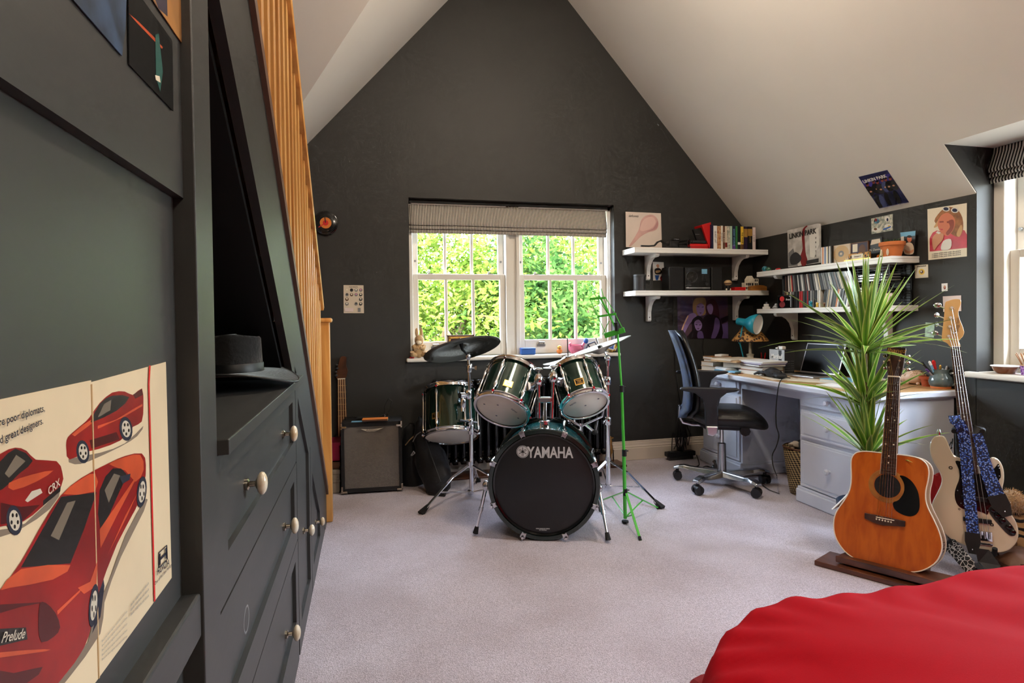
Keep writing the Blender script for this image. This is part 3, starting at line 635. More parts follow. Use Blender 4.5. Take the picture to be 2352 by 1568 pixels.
# left stand
bs = V((.662, 3.885, 0)); r = thing('cymbal_stand', 'chrome tripod cymbal stand to the left of the bass drum holding a tom', 'stand', bs)
tp = P(1076, 822, y=3.885); md = P(1079, 930, y=3.885); lo = P(1083, 1130, y=3.885)
MB().tube([lo, P(1082, 985, y=3.885)], .0145, 14).build('lower_tube', 'chrome', r, smooth=True); MB().tube([P(1082, 985, y=3.885), tp], .0105, 14).build('upper_tube', 'chrome', r, smooth=True)
tripod(r, bs, P(1083, 1066, y=3.885).z, lo.z, (P(966, 1180, z=0), (.93, 3.62, 0), (.78, 4.22, 0)))
cl = P(1078, 845, y=3.885); clamp(r, cl, .02, .028); wing(r, cl+V((.018, 0, 0)), (1, 0, 0)); clamp(r, P(1082, 985, y=3.885), .022, .035)
MB().tube([tp, P(1075, 812, y=3.88)], .014, 12).build('tilter', 'chrome', r, smooth=True); MB().ell(P(1075, 818, y=3.88), (.02, .016, .026)).build('tilter_gear', 'chrome_soft', r, smooth=True)
c1 = P(1076, 905, y=3.87); clamp(r, c1, .026, .03); MB().tube([c1, P(1062, 910, y=3.84), P(1062, 945, y=3.82)], .011, 10).build('tom_arm', 'chrome', r, smooth=True); clamp(r, P(1064, 925, y=3.83), .02, .03); clamp(r, P(1080, 968, y=3.875), .024, .02)
MB().tube([P(1056, 908, y=3.83), P(1068, 908, y=3.85)], .02, 10).build('ball_clamp', 'chrome', r, smooth=True); MB().tube([P(1055, 965, y=3.84), P(1095, 970, y=3.88)], .008, 8).build('memory_lock', 'black_gloss', r)
C0, a, Rr, rc = cymbal('cymbal', 'large dark ride cymbal tilted to show its underside at the window', 1062, 803, 3.86, 90, .22, .975, .27, 'cymbal_dark', 1)
MB().tube([C0-a*.045, C0-a*.0, P(1075, 815, y=3.88)], [.016, .008, .006], 10).build('felt_and_sleeve', 'cym_felt', rc, smooth=True); MB().tube([C0-a*.052, C0-a*.085], .006, 8).build('wing_nut', 'chrome_soft', rc)
# right stand
bs = P(1397, 1128, z=0); yr = bs.y; r = thing('cymbal_stand', 'chrome tripod cymbal stand to the right of the bass drum behind the green stand', 'stand', bs)
g = lambda x, y: P(x, y, y=yr)
MB().tube([g(1397, 1118), g(1396, 968)], .0165, 14).build('lower_tube', 'chrome', r, smooth=True); MB().tube([g(1396, 968), g(1396, 868)], .0125, 14).build('middle_tube', 'chrome', r, smooth=True); MB().tube([g(1396, 868), g(1396, 838)], .009, 14).build('upper_tube', 'chrome', r, smooth=True)
tripod(r, bs, g(1397, 1056).z, g(1397, 1116).z, (P(1522, 1168, z=0), P(1345, 1160, z=0)+V((0, .1, 0)), bs+V((.1, .4, 0))))
clamp(r, g(1396, 874), .024, .028); wing(r, g(1390, 872), (-1, -.2, 0)); clamp(r, g(1396, 966), .024, .028); wing(r, g(1390, 968), (-1, -.2, 0), .8)
MB().tube([g(1396, 840), g(1396, 825)], [.013, .018], 12).ell(g(1396, 822), .024).build('tilter', 'chrome', r, smooth=True); MB().tube([g(1392, 815), g(1381, 792)], .006, 8).build('tilter_rod', 'chrome_soft', r)
C0, a, Rr, rc = cymbal('cymbal', 'bright crash cymbal seen almost edge-on below the green music stand', 1376, 795, yr*1.06, 76, -.33, -.944, .06, 'cymbal_bright', 1)
MB().tube([C0-a*.03, C0+a*.005], [.012, .012], 10).build('felt', 'cym_felt', rc); MB().tube([C0-a*-.06, C0-a*-.02], .006, 8).build('wing_nut', 'chrome_soft', rc)
# hi-hat
hb = V((P(1306, 1100, d=4.0).x, P(1306, 1100, d=4.0).y, 0)); yh = hb.y; g = lambda x, y: P(x, y, y=yh)
r = thing('hi_hat_stand', 'chrome hi-hat stand with a thin pull rod behind the small rack tom', 'stand', hb)
MB().tube([V((hb.x, hb.y, .03)), g(1306, 850)], .013, 12).build('tube', 'chrome', r, smooth=True); MB().tube([g(1306, 850), g(1303, 775)], .004, 8).build('pull_rod', 'dark_grey', r)
tripod(r, hb, .32, .1, (hb+V((-.3, .1, 0)), hb+V((.28, .18, 0)), hb+V((.05, -.34, 0))))
MB().tube([g(1303, 818), g(1303, 826)], .014, 10).tube([g(1300, 815), g(1291, 818)], .006, 6).build('clutch', 'chrome', r, smooth=True)
C0, a, Rr, rc = cymbal('hi_hat_cymbal', 'upper bright hi-hat cymbal behind the small rack tom', 1305, 834, 4.02, 58, -.05, -1, .05, 'cymbal_bright', -1, 'cymbal', .05)
C0, a, Rr, rc = cymbal('hi_hat_cymbal', 'lower hi-hat cymbal mirrored under the upper one', 1305.3, 842, 4.02, 58, -.05, -1, .05, 'cymbal_bright', 1, 'cymbal', .05)
# snare stand behind the right tom
sb = V((1.36, 3.62, 0)); r = thing('snare_stand', 'low chrome snare basket stand with rubber grips behind the bass drum', 'stand', sb)
MB().tube([sb+V((0, 0, .03)), sb+V((0, 0, .5))], .012, 10).build('tube', 'chrome', r, smooth=True); tripod(r, sb, .22, .05, (sb+V((-.25, .12, 0)), sb+V((.2, .2, 0)), sb+V((.03, -.28, 0))))
for q in ((.16, -.02), (-.1, .14), (-.1, -.14)):
    e = sb+V((q[0], q[1], .62)); ar = MB().tube([sb+V((0, 0, .48)), sb+V((q[0]*.9, q[1]*.9, .54)), e], .007, 8).build('arm', 'chrome', r, smooth=True); MB().tube([e-V((0, 0, .03)), e+V((0, 0, .02))], .013, 8).build('rubber_grip', 'rubber', ar)
sd_ = P(1366, 992, d=3.6); MB().tube([P(1345, 975, d=3.6), sd_], .009, 8).tube([P(1372, 965, d=3.6), sd_], .008, 8).build('basket_hinge', 'chrome', r, smooth=True); MB().ell(sd_, (.022, .02, .016)).build('rubber_grip', 'rubber', r)
# green music stand
mat('lime', (72, 190, 62), .35, coat=.3)
r = thing('music_stand', 'lime green folding music stand standing in front of the right cymbal stand', 'music stand', P(1437, 1205, z=0))
ym = P(1437, 1205, z=0).y; g = lambda x, y, dy=0: P(x, y, y=ym+dy)
MB().tube([g(1436, 1190), g(1433, 1040)], .0105, 12).build('lower_tube', 'lime', r, smooth=True); MB().tube([g(1433, 1040), g(1428, 895)], .0085, 12).build('middle_tube', 'lime', r, smooth=True); MB().tube([g(1428, 895), g(1418, 758)], .006, 12).build('upper_tube', 'lime', r, smooth=True)
for a, b in ((1434, 1040), (1428, 893), (1436, 1130)):
    MB().tube([g(a, b+7), g(a, b-8)], .0135, 12).tube([g(a, b-4), g(a+9, b-5)], .004, 6).build('clamp', 'black', r)
hub = g(1437, 1128); hl = g(1437, 1187)
for f in (P(1471, 1240, z=0), P(1513, 1167, z=0), P(1378, 1150, z=0)):
    kn = hub+(f-hub)*.0; l = MB().bar(hub, f, .013, .006).tube([hub.lerp(f, .5), hl], .004, 6).build('leg', 'lime', r); MB().tube([f+(hub-f).normalized()*.02, f], .009, 8).build('foot_cap', 'black', l)
MB().lathe([(0, .0), (.02, .002), (.02, .012), (0, .014)], P(1436, 1200, z=.002), n=12).build('centre_foot', 'rubber', r)
dd = lambda x, y: PP(x, y, g(1418, 758), (g(1418, 758)-EYE).normalized()+V((.35, 0, .1)))
pz = lambda x, y: dd(1340+x/9.8, 640+y/9.8)
for a, b in (((150, 455), (500, 430)), ((325, 850), (735, 790)), ((480, 1280), (925, 1150))): MB().bar(pz(*a), pz(*b), .012 if a[1] < 1000 else .03, .012, FW).build('cross_bar', 'lime', r)
for pl in (((345, 370), (560, 760), (740, 1150)), ): MB().tube([pz(*q) for q in pl], .006, 8).build('spine', 'lime', r)
for pl in (((150, 460), (325, 850), (510, 1250)), ((505, 435), (715, 790), (890, 1130)), ((170, 220), (340, 480), (560, 800)), ((400, 220), (500, 560), (590, 800)), ((580, 950), (430, 1250), (490, 1280))): MB().tube([pz(*q) for q in pl], .0022, 6).build('wire_arm', 'lime', r)
MB().tube([pz(740, 980), pz(755, 1170)], .014, 12).build('tilt_clamp', 'black', r, smooth=True)

# ---------------------------------------------------------------- radiator
r = thing('radiator', 'black cast iron column radiator under the window behind the drums', 'radiator', (1.2, 4.4, .05))
x0r, nr, pr = .5, 22, .0635
msh = None
for i in range(nr):
    x = x0r+i*pr
    if msh is None:
        m = MB()
        for dy in (-.055, 0, .055): m.tube([(0, dy, .13), (0, dy, .16), (0, dy, .68), (0, dy, .71)], [.014, .017, .017, .014], 10)
        m.box((-.02, -.075, .105), (.02, .075, .15)).box((-.02, -.075, .69), (.02, .075, .735)).cyl((-.034, 0, .127), (.034, 0, .127), .02).cyl((-.034, 0, .712), (.034, 0, .712), .02)
        msh = m.mesh('column', 'black_gloss', True)
    o = bpy.data.objects.new('column', msh); COL.objects.link(o); o.parent = r; o.location = (x-1.2, 0, -.05); MAT[o.name] = MAT[r.name]
    if i in (1, nr-2): bx('foot', (x-.014, 4.33, .013), (x+.014, 4.47, .115), 'black_gloss', r, bevel=.004)
xv = x0r+nr*pr-.02
m = MB().tube([(xv-.03, 4.4, .127), (xv+.03, 4.4, .127)], .012, 10).tube([(xv+.03, 4.4, .01), (xv+.03, 4.4, .08), (xv+.03, 4.4, .1), (xv+.03, 4.4, .15), (xv+.03, 4.4, .165), (xv+.03, 4.4, .19), (xv+.03, 4.4, .21)], [.008, .008, .02, .018, .012, .016, .008], 12)
vl = m.build('valve', 'brass', r, smooth=True)
MB().tube([(xv+.005, 4.4, .215), (xv+.055, 4.4, .215)], .006, 8).tube([(xv+.03, 4.375, .215), (xv+.03, 4.425, .215)], .006, 8).ell((xv+.03, 4.4, .222), .009).build('valve_wheel', 'brass', vl, smooth=True)
bx('floor_board', (.42, 4.285, .001), (2.0, 4.478, .016), 'walnut', None, bevel=.003); tag(bpy.data.objects['floor_board'], 'flat brown wooden board on the carpet under the radiator', 'board')
# ---------------------------------------------------------------- amplifier corner
def weave(name, c1, c2, s1, s2):
    m = bpy.data.materials.new(name); m.use_nodes = True; t = m.node_tree; b = t.nodes['Principled BSDF']; b.inputs['Roughness'].default_value = .8
    tc = t.nodes.new('ShaderNodeTexCoord'); n = t.nodes.new('ShaderNodeTexBrick'); n.inputs['Scale'].default_value = s1
    n.inputs['Color1'].default_value = (*lin(c1), 1); n.inputs['Color2'].default_value = (*lin(tuple(v*.8 for v in c1)), 1); n.inputs['Mortar'].default_value = (*lin(c2), 1)
    n.inputs['Mortar Size'].default_value = .12; n.inputs['Brick Width'].default_value = .5; n.inputs['Row Height'].default_value = s2
    mp = t.nodes.new('ShaderNodeMapping'); mp.inputs['Rotation'].default_value = (PI/2, 0, 0); t.links.new(tc.outputs['Object'], mp.inputs[0]); t.links.new(mp.outputs[0], n.inputs['Vector']); t.links.new(n.outputs[0], b.inputs['Base Color']); _m[name] = m
weave('grille_cloth', (214, 204, 192), (40, 34, 30), 95, .42)
mat('tolex', (18, 18, 19), .55, bump=.3, bs=300)
A = P(785, 1137, z=0); Bp = P(925, 1128, z=0); e = (Bp-A).normalized(); wA = (Bp-A).length; hA = P(784, 972, y=A.y).z
nA = V((e.y, -e.x, 0))
if nA.y > 0: nA = -nA
MA = MX(((e.x, -nA.x, 0, A.x), (e.y, -nA.y, 0, A.y), (0, 0, 1, 0), (0, 0, 0, 1)))
r = thing('guitar_amplifier', 'black guitar amplifier with silver woven grille cloth beside the staircase', 'amplifier', M=MA)
dA = .23
bx('cabinet', (0, .012, .012), (wA, dA, hA), 'tolex', r, bevel=.006, M=MA)
m = MB()
for a, b in (((0, 0, .012), (.022, .02, hA)), ((wA-.022, 0, .012), (wA, .02, hA)), ((0, 0, .012), (wA, .02, .04)), ((0, 0, hA-.03), (wA, .02, hA))): m.box(a, b, MA)
m.build('front_frame', 'tolex', r, bevel=.003)
bx('grille', (.02, .004, .035), (wA-.02, .014, hA-.028), 'grille_cloth', r, M=MA)
for x in (.0, wA-.035):
    for z in (.012, hA-.035): bx('corner_guard', (x-.003, -.003, z-.002), (x+.038, .014, z+.012), 'nickel', r, bevel=.002, M=MA); 
for x in (-.003, wA-.009):
    for z in (.012, hA-.045): bx('corner_guard', (x, -.003, z), (x+.012, .014, z+.045), 'nickel', r, bevel=.002, M=MA)
for x in (.04, wA-.06): MB().cyl(MA @ V((x, .05, 0)), MA @ V((x, .05, .013)), .014).build('rubber_foot', 'rubber', r)
bg_ = MB().prism([MA @ V((x, .003, z)) for x, z in ((.135, hA-.046), (.175, hA-.064), (.23, hA-.064), (.285, hA-.044), (.21, hA-.05))], MA.to_3x3() @ V((0, -.004, 0))).build('logo_plate', 'cream', r)
text('Ashdown', .02, MA @ frame((.205, -.002, hA-.056), (1, 0, 0), (0, 0, 1)), 'black', bg_, shear=.3)
MB().tube([MA @ V((.09, .12, hA+.004)), MA @ V((.1, .12, hA+.012)), MA @ V((wA-.1, .12, hA+.012)), MA @ V((wA-.09, .12, hA+.004))], .01, 8).build('strap_handle', 'rubber', r)
zt_ = hA
def slab(name, label, cat, px, py, z, w, d, h, rz, m, group=None, extra=None):
    p = P(px, py, z=z); o = thing(name, label, cat, (p.x, p.y, z), rz, group); M = MAT[o.name]
    bx('body', (-w/2, -d/2, 0), (w/2, d/2, h), m, o, bevel=min(.003, h*.3), M=M); return o
o = slab('card', 'pale blue-grey card lying on the left of the amplifier top', 'card', 820, 968, hA+.0, .075, .05, .002, -.1, 'sky_blue')
o = slab('notebook', 'thin orange-brown notebook lying on the amplifier top', 'notebook', 862, 965, hA+.013, .17, .075, .012, -.08, 'brown'); bx('pages', (-.08, -.036, .002), (.086, .03, .01), 'tan', o, M=MAT[o.name]); bx('cover', (-.086, -.04, .012), (.086, .036, .0145), 'orange', o, M=MAT[o.name])
o = thing('instrument_cable', 'looped black instrument cable standing up on the amplifier top', 'cable', MA @ V((.3, .13, hA+.012)))
MB().tube([MA @ V(q) for q in ((.02, .16, hA-.35), (.0, .15, hA-.1), (.02, .13, hA+.02), (.08, .14, hA+.018), (.2, .12, hA+.02), (.27, .1, hA+.02), (.33, .12, hA+.06), (.345, .14, hA+.12), (.32, .15, hA+.14), (.295, .14, hA+.09), (.29, .13, hA+.03), (.25, .08, hA+.022), (.16, .09, hA+.02))], .004, 8).build('lead', 'black', o, smooth=True)
MB().tube([MA @ V((.29, .1, hA+.03)), MA @ V((.31, .1, hA+.05)), MA @ V((.315, .1, hA+.03)), MA @ V((.29, .09, hA+.022))], .003, 8).build('plug', 'chrome', o, smooth=True)
# bass leaning behind the amplifier
yb2 = 4.45; gp = lambda x, y: P(x, y, y=yb2)
r = thing('bass_guitar', 'dark bass guitar with brown headstock leaning on the wall behind the amplifier', 'guitar', gp(787, 1130))
hs = smoothpts([(773, 868), (775, 848), (779, 830), (783, 820), (790, 818), (796, 822), (795, 838), (799, 851), (796, 862), (793, 868)], 3)
MB().prism([gp(*q) for q in hs], (0, .015, 0)).build('headstock', 'walnut', r)
mat('fret_tan', (196, 160, 118), .5)
MB().prism([gp(*q) for q in ((775.5, 869), (793, 869), (799, 1010), (776, 1010))], (0, .02, 0)).build('neck', 'walnut', r)
for i in range(4):
    a, b = gp(777.5+i*4.7, 870), gp(778.5+i*5.9, 1008); MB().bar(a-V((0, .004, 0)), b-V((0, .004, 0)), .006, .002, (0, 1, 0)).build('string', 'fret_tan', r)
for y in (885, 900, 914, 928, 942, 955): MB().bar(gp(776, y)-V((0, .002, 0)), gp(795.5, y)-V((0, .002, 0)), .003, .003).build('fret', 'brass', r)
MB().bar(gp(775.5, 870)-V((0, .003, 0)), gp(793, 869)-V((0, .003, 0)), .008, .006).build('nut', 'cream', r)
for i, (x, y) in enumerate(((776, 838), (777, 846), (774.5, 854), (775, 862))): MB().ell(gp(x-3, y), (.012, .006, .009)).build('tuner', 'dark_grey', r, smooth=True)
bdy = smoothpts([(768, 1010), (775, 1000), (790, 1008), (802, 998), (812, 1010), (806, 1040), (818, 1080), (815, 1120), (790, 1132), (765, 1122), (760, 1080), (771, 1045)], 4)
MB().prism([gp(*q)+V((0, -.005, 0)) for q in bdy], (0, .035, 0)).build('body', 'walnut', r, bevel=.006)
# cases stacked by the newel post
y9 = 4.2
def caze(name, label, x0, x1, py0, py1, m, yy=y9):
    a = P(x0, py1, y=yy); b = P(x1, py0, y=yy); o = thing(name, label, 'box', ((a.x+b.x)/2, yy+.1, max(0, a.z)))
    bx('body', (a.x-.14, yy, max(0, a.z)), (b.x, yy+.2, b.z), m, o, bevel=.008); return o, a, b
mat('crate_grey', (150, 140, 128), .5); mat('magenta', (150, 12, 62), .4)
o, a, b = caze('storage_crate', 'beige-grey plastic storage crate on the floor between newel post and amplifier', 760, 780, 1078, 1138, 'crate_grey'); bx('lid_rim', (a.x-.145, y9-.006, b.z-.03), (b.x+.003, y9+.206, b.z-.004), 'crate_grey', o, bevel=.004); bx('ridge', (a.x-.14, y9-.004, b.z-.085), (b.x+.001, y9, b.z-.07), 'crate_grey', o)
o, a, b = caze('shoe_box', 'dark brown box in the stack beside the amplifier', 760, 780, 1060, 1077.5, 'brown', 4.21); bx('lid', (a.x-.143, 4.207, b.z-.03), (b.x+.003, 4.41, b.z), 'brown', o)
o, a, b = caze('storage_box', 'magenta box on top of the stack beside the amplifier', 760, 781, 1016, 1059.5, 'magenta', 4.21); bx('lid', (a.x-.143, 4.207, b.z-.02), (b.x+.003, 4.41, b.z+.002), 'magenta', o)
# gig bags slumped against the radiator
mat('bag_cloth', (17, 18, 23), .7, bump=.3, bs=25, sheen=.1)
def bag(name, label, pts, wid, thick, d):
    pc = [P(x, y, d=dd) for x, y, dd in pts]
    r = thing(name, label, 'bag', (pc[-1].x, pc[-1].y, 0)); k = len(pts); cs = []
    def fn(u, v):
        q = u*(k-1); i = min(int(q), k-2); t = q-i; t2 = t*t*(3-2*t); c = pc[i].lerp(pc[i+1], t); w = (wid[i]*(1-t2)+wid[i+1]*t2); th = (thick[i]*(1-t2)+thick[i+1]*t2)
        ax = (pc[min(i+1, k-1)]-pc[i]).normalized(); sd = ax.cross(-FW).normalized(); fr = sd.cross(ax)
        a = v*2*PI; n_ = 1+.2*noise.noise(c*8+V((math.cos(a), math.sin(a), u*3)))+.1*noise.noise(c*22+V((2*math.cos(a), 2*math.sin(a), u*7)))
        return c+sd*(w*math.cos(a)*n_)+fr*(th*math.sin(a)*n_)
    MB().grid(fn, 22, 22).build('body', 'bag_cloth', r, smooth=True); return r, pc
r, pc = bag('gig_bag', 'slumped black nylon gig bag between amplifier and hanging tom', [(966, 958, 4.28), (968, 975, 4.25), (975, 1010, 4.2), (990, 1060, 4.12), (1008, 1108, 4.02), (1018, 1128, 3.98), (1022, 1134, 3.97)], [.02, .05, .085, .115, .105, .06, .01], [.02, .05, .075, .095, .08, .05, .01], 0)
MB().tube([P(948, 1014, d=4.12), P(957, 998, d=4.1), P(966, 992, d=4.08)], .004, 6).build('strap', 'grey', r); MB().tube([P(944, 1045, d=4.1), P(950, 1036, d=4.08), P(953, 1040, d=4.08), P(946, 1046, d=4.1)], .004, 6).build('buckle', 'silver', r)
MB().tube([P(970, 985, d=4.12), P(990, 1045, d=4.0), P(1012, 1105, d=3.9)], .003, 6).build('zip', 'dark_grey', r); MB().tube([P(985, 1132, d=3.99), P(1004, 1134, d=3.97), P(1022, 1137, d=3.95)], .012, 8).build('base_trim', 'black', r)
r, pc = bag('rucksack', 'black rucksack half hidden behind the slumped gig bag', [(945, 972, 4.33), (944, 985, 4.33), (945, 1030, 4.3), (950, 1085, 4.27), (955, 1112, 4.25), (956, 1116, 4.25)], [.02, .06, .08, .09, .08, .01], [.02, .05, .07, .08, .07, .01], 0)
MB().tube([P(931, 1022, d=4.22), P(941, 1010, d=4.2), P(952, 1000, d=4.2)], .004, 6).build('strap', 'tan', r)

# ---------------------------------------------------------------- desk
mat('desk_paint', (226, 231, 244), .42, var=.03, vs=5)
DW = 'desk_paint'; ZD = .757
r = thing('pedestal_desk', 'white painted twin pedestal desk with oak top against the right wall', 'desk', (2.97, 3.46, 0))
bx('worktop', (2.618, 2.612, .722), (3.316, 4.33, .755), DW, r, bevel=.006); bx('oak_inlay', (2.65, 2.645, .7545), (3.31, 4.31, .757), 'oak_top', r)
bx('moulding', (2.64, 2.635, .71), (3.31, 4.315, .724), DW, r, bevel=.004)
zz = lambda y: P(1846, y, x=2.685).z
yk = P(1901, 986, x=2.64).y
for y0, y1 in ((2.66, 3.19), (3.79, 4.31)):
    bx('pedestal', (2.7, y0, .0), (3.3, y1, .712), DW, r); bx('plinth', (2.672, y0-.012, 0), (3.302, y1+.012, .085), DW, r, bevel=.008)
    bx('plinth_cap', (2.68, y0-.006, .083), (3.3, y1+.006, .1), DW, r, bevel=.005)
    ym_ = (y0+y1)/2
    for z0, z1 in ((zz(932), zz(897)), (zz(1003), zz(941)), (zz(1116), zz(1012))):
        d = MB().prism([(2.7, y0+.02, z0), (2.7, y1-.02, z0), (2.7, y1-.02, z1), (2.7, y0+.02, z1)], (-.012, 0, 0)).build('drawer', DW, r, bevel=.003)
        m = .028; MB().prism([(2.688, y0+.02+m, z0+m*.8), (2.688, y1-.02-m, z0+m*.8), (2.688, y1-.02-m, z1-m*.5), (2.688, y0+.02+m, z1-m*.5)], (-.006, 0, 0)).build('raised_field', DW, d, bevel=.005)
        bx('bead', (2.683, y0+.02, z0-.0), (2.7, y1-.02, z0+.012), DW, d, bevel=.003)
        MB().lathe([(0, .04), (.012, .038), (.0185, .03), (.0185, .024), (.012, .015), (.008, .008), (.01, 0)], (2.684, ym_, (z0+z1)/2), (-1, 0, 0), 18).build('knob', DW, d, smooth=True)
bx('apron', (2.7, 3.19, .655), (2.72, 3.79, .712), DW, r); bx('modesty_panel', (3.2, 3.19, .02), (3.22, 3.79, .712), DW, r)

# ---------------------------------------------------------------- office chair (local +x is forward)
mat('velvet', (16, 40, 74), .75, sheen=.08, var=.5, vs=22, col2=(9, 20, 40)); mat('black_leather', (15, 15, 17), .36, bump=.08, bs=90); mat('chair_plastic', (24, 25, 30), .45); mat('aluminium', (176, 178, 182), .26, 1, var=.06, vs=30)
MC = MX.Translation((2.42, 3.63, 0)) @ MX.Rotation(math.radians(-27), 4, 'Z')
r = thing('office_chair', 'blue velvet and black office chair on five castors pulled up to the desk', 'chair', M=MC)
L_ = lambda *q: MC @ V(q)
def G(m): m.v = [MC @ p for p in m.v]; return m
for k in range(5):
    # feet measured on the carpet
    t = math.radians((207, 279, 351, 63, 135)[k])-math.radians(-27); c_, s_ = math.cos(t), math.sin(t)
    pr_ = [(.02, .085, .068, .044), (.12, .09, .066, .038), (.22, .096, .06, .03), (.265, .104, .066, .026), (.3, .1, .074, .022), (.34, .088, .064, .018)]
    m = MB(); vs = []
    for d, z, w, h in pr_:
        for a, b in ((-w/2, -h/2), (w/2, -h/2), (w*.32, h/2), (-w*.32, h/2)): vs.append(V((d*c_-a*s_, d*s_+a*c_, z+b)))
    m.add(vs, [(0, 1, 2, 3), tuple(range(23, 19, -1))]+[(i*4+j, i*4+(j+1) % 4, i*4+4+(j+1) % 4, i*4+4+j) for i in range(5) for j in range(4)])
    lg = G(m).build('base_leg', 'aluminium', r, bevel=.006)
    cx, cy = .315*c_, .315*s_; m = MB().tube([(cx, cy, .09), (cx, cy, .06)], .012, 10); wd = V((math.cos(t+1.1+k), math.sin(t+1.1+k), 0))
    for s in (-1, 1): m.tube([V((cx, cy, .033))+wd*s*.008, V((cx, cy, .033))+wd*s*.032], [.032, .03], 16)
    m.ell((cx, cy, .048), (.03, .03, .018)); G(m).build('castor', 'chair_plastic', r, smooth=True)
G(MB().tube([(0, 0, .07), (0, 0, .1), (0, 0, .3), (0, 0, .305)], [.032, .03, .028, .02], 20)).build('gas_column', 'aluminium', r, smooth=True)
G(MB().tube([(0, 0, .3), (0, 0, .42)], .0135, 14)).build('piston', 'chrome', r, smooth=True)
G(MB().prism([(-.18, -.09, .45), (-.12, -.09, .41), (.1, -.09, .405), (.2, -.09, .45)], (0, .18, 0))).build('mechanism', 'chair_plastic', r, bevel=.01)
G(MB().tube([(.13, -.1, .42), (.13, -.15, .42)], [.018, .03], 8).tube([(.13, -.15, .42), (.13, -.175, .42)], .034, 8)).build('tension_knob', 'chair_plastic', r)
def seat_fn(u, v):
    a = v*2*PI; c_, s_ = math.cos(a), math.sin(a); n_ = 3.2
    q = (abs(c_)**n_+abs(s_)**n_)**(-1/n_); ph = -PI/2+u*PI; rad = math.cos(ph)**.45 if abs(math.cos(ph)) > 1e-6 else 0
    x = .03+.265*q*c_*rad; y = .235*q*s_*rad; z = .5+.066*math.sin(ph)
    z -= .045*max(0, (x-.1)/.17)**2; z += .02*max(0, (-x-.1)/.1)
    return V((x, y, z))
G(MB().grid(seat_fn, 16, 44)).build('seat', 'black_leather', r, smooth=True, sharp=80)
def back_fn(front):
    def fn(u, v):
        z = .47+u*.63; xx = -.235-.03*math.sin(u*PI)*-1-.12*max(0, u-.25)**1.25+(-.02 if u < .1 else 0)
        w = .215*(1-.18*u**3)*(min(1, (1-abs(2*u-1)**6))**.35+.02); a = v*2*PI; th = .032 if front else .026
        y = w*math.copysign(abs(math.cos(a))**.6, math.cos(a)); x = xx+(.03 if front else -.018)+th*math.copysign(abs(math.sin(a))**.8, math.sin(a))+.25*y*y
        return V((x, y, z))
    return fn
G(MB().grid(back_fn(True), 22, 32)).build('backrest_pad', 'black_leather', r, smooth=True, sharp=80); G(MB().grid(back_fn(False), 22, 32)).build('backrest_shell', 'velvet', r, smooth=True, sharp=80)
for y in (-.03, .03): G(MB().tube([(-.08, y, .43), (-.2, y, .43), (-.265, y, .445), (-.29, y, .49), (-.285, y, .56)], .011, 10)).build('back_bar', 'chrome_soft', r, smooth=True)
for s in (-1, 1):
    y = s*.27
    dz_ = .065 if s > 0 else 0
    a_ = G(MB().prism([(x, y-.022, z+dz_) for x, z in ((-.3, .708), (-.28, .7), (-.2, .685), (-.155, .65), (-.14, .6), (-.135, .47-dz_), (-.055, .47-dz_), (-.055, .6), (-.04, .655), (.0, .69), (.06, .7), (.085, .712), (.06, .722), (-.24, .726), (-.29, .722))], (0, .044, 0))).build('armrest', 'chair_plastic', r, bevel=.009, seg=3)
    G(MB().prism([(x, y-.024, z) for x, z in ((-.135, .47), (-.055, .47), (-.06, .42), (-.09, .4), (-.125, .41))], (0, .048, 0))).build('armrest_bracket', 'chrome_soft', a_, bevel=.008)
    G(MB().tube([(-.1, y, .43), (-.06, s*.1, .43)], .014, 10)).build('armrest_bar', 'chair_plastic', a_)
# ---------------------------------------------------------------- wall shelves
SW = 'shelf_white'
def bracket(par, at, along, out, drop, m=SW, wd=.034):
    """at: top at the wall; out: unit vector away from the wall"""
    at = V(at); out = V(out); al = V(along); L = .2
    pr_ = [(0, 0), (L, 0), (L, -.014), (L-.012, -.026), (.125, -.028), (.09, -.045), (.058, -.08), (.04, -.13), (.04, -drop+.012), (.03, -drop), (0, -drop)]
    b = MB().prism([at+out*a+V((0, 0, b_))-al*(wd/2) for a, b_ in pr_], al*wd).build('bracket', m, par, bevel=.003)
    MB().cyl(at+out*.04+V((0, 0, -drop+.035)), at+out*.0405+V((0, 0, -drop+.035)), .005, n=8).build('screw', 'dark_grey', b); return b
def shelf(name, label, a, b, th, brs, alo, out, drop):
    r = thing('wall_shelf', label, 'shelf', ((a[0]+b[0])/2, (a[1]+b[1])/2, a[2]-th), group='white wall shelves')
    MB().box((a[0], a[1], a[2]-th), (b[0], b[1], a[2]-.018)).box((a[0], a[1], a[2]-.016), (b[0], b[1], a[2])).box((a[0]+.002, a[1]+.002, a[2]-.02), (b[0]-.002, b[1]-.002, a[2]-.01)).build('board', SW, r, bevel=.002)
    for p in brs: bracket(r, p, alo, out, drop)
Z1, Z2, Z3, Z4 = 1.752, 1.408, 1.552, 1.25
shelf('wall_shelf', 'upper white bracket shelf on the back wall carrying the row of books', (2.07, 4.268, Z1), (3.3, 4.498, Z1), .042, [(2.29, 4.5, Z1-.042), (3.125, 4.5, Z1-.042)], (1, 0, 0), (0, -1, 0), .205)
shelf('wall_shelf', 'lower white bracket shelf on the back wall carrying the black stereo', (2.075, 4.268, Z2), (3.305, 4.498, Z2), .04, [(2.296, 4.5, Z2-.04), (3.128, 4.5, Z2-.04)], (1, 0, 0), (0, -1, 0), .21)
shelf('wall_shelf', 'upper white shelf on the right wall carrying the terracotta pot', (3.105, 2.893, Z3), (3.318, 4.16, Z3), .04, [(3.32, 3.96, Z3-.04), (3.32, 3.1, Z3-.04)], (0, 1, 0), (-1, 0, 0), .2)
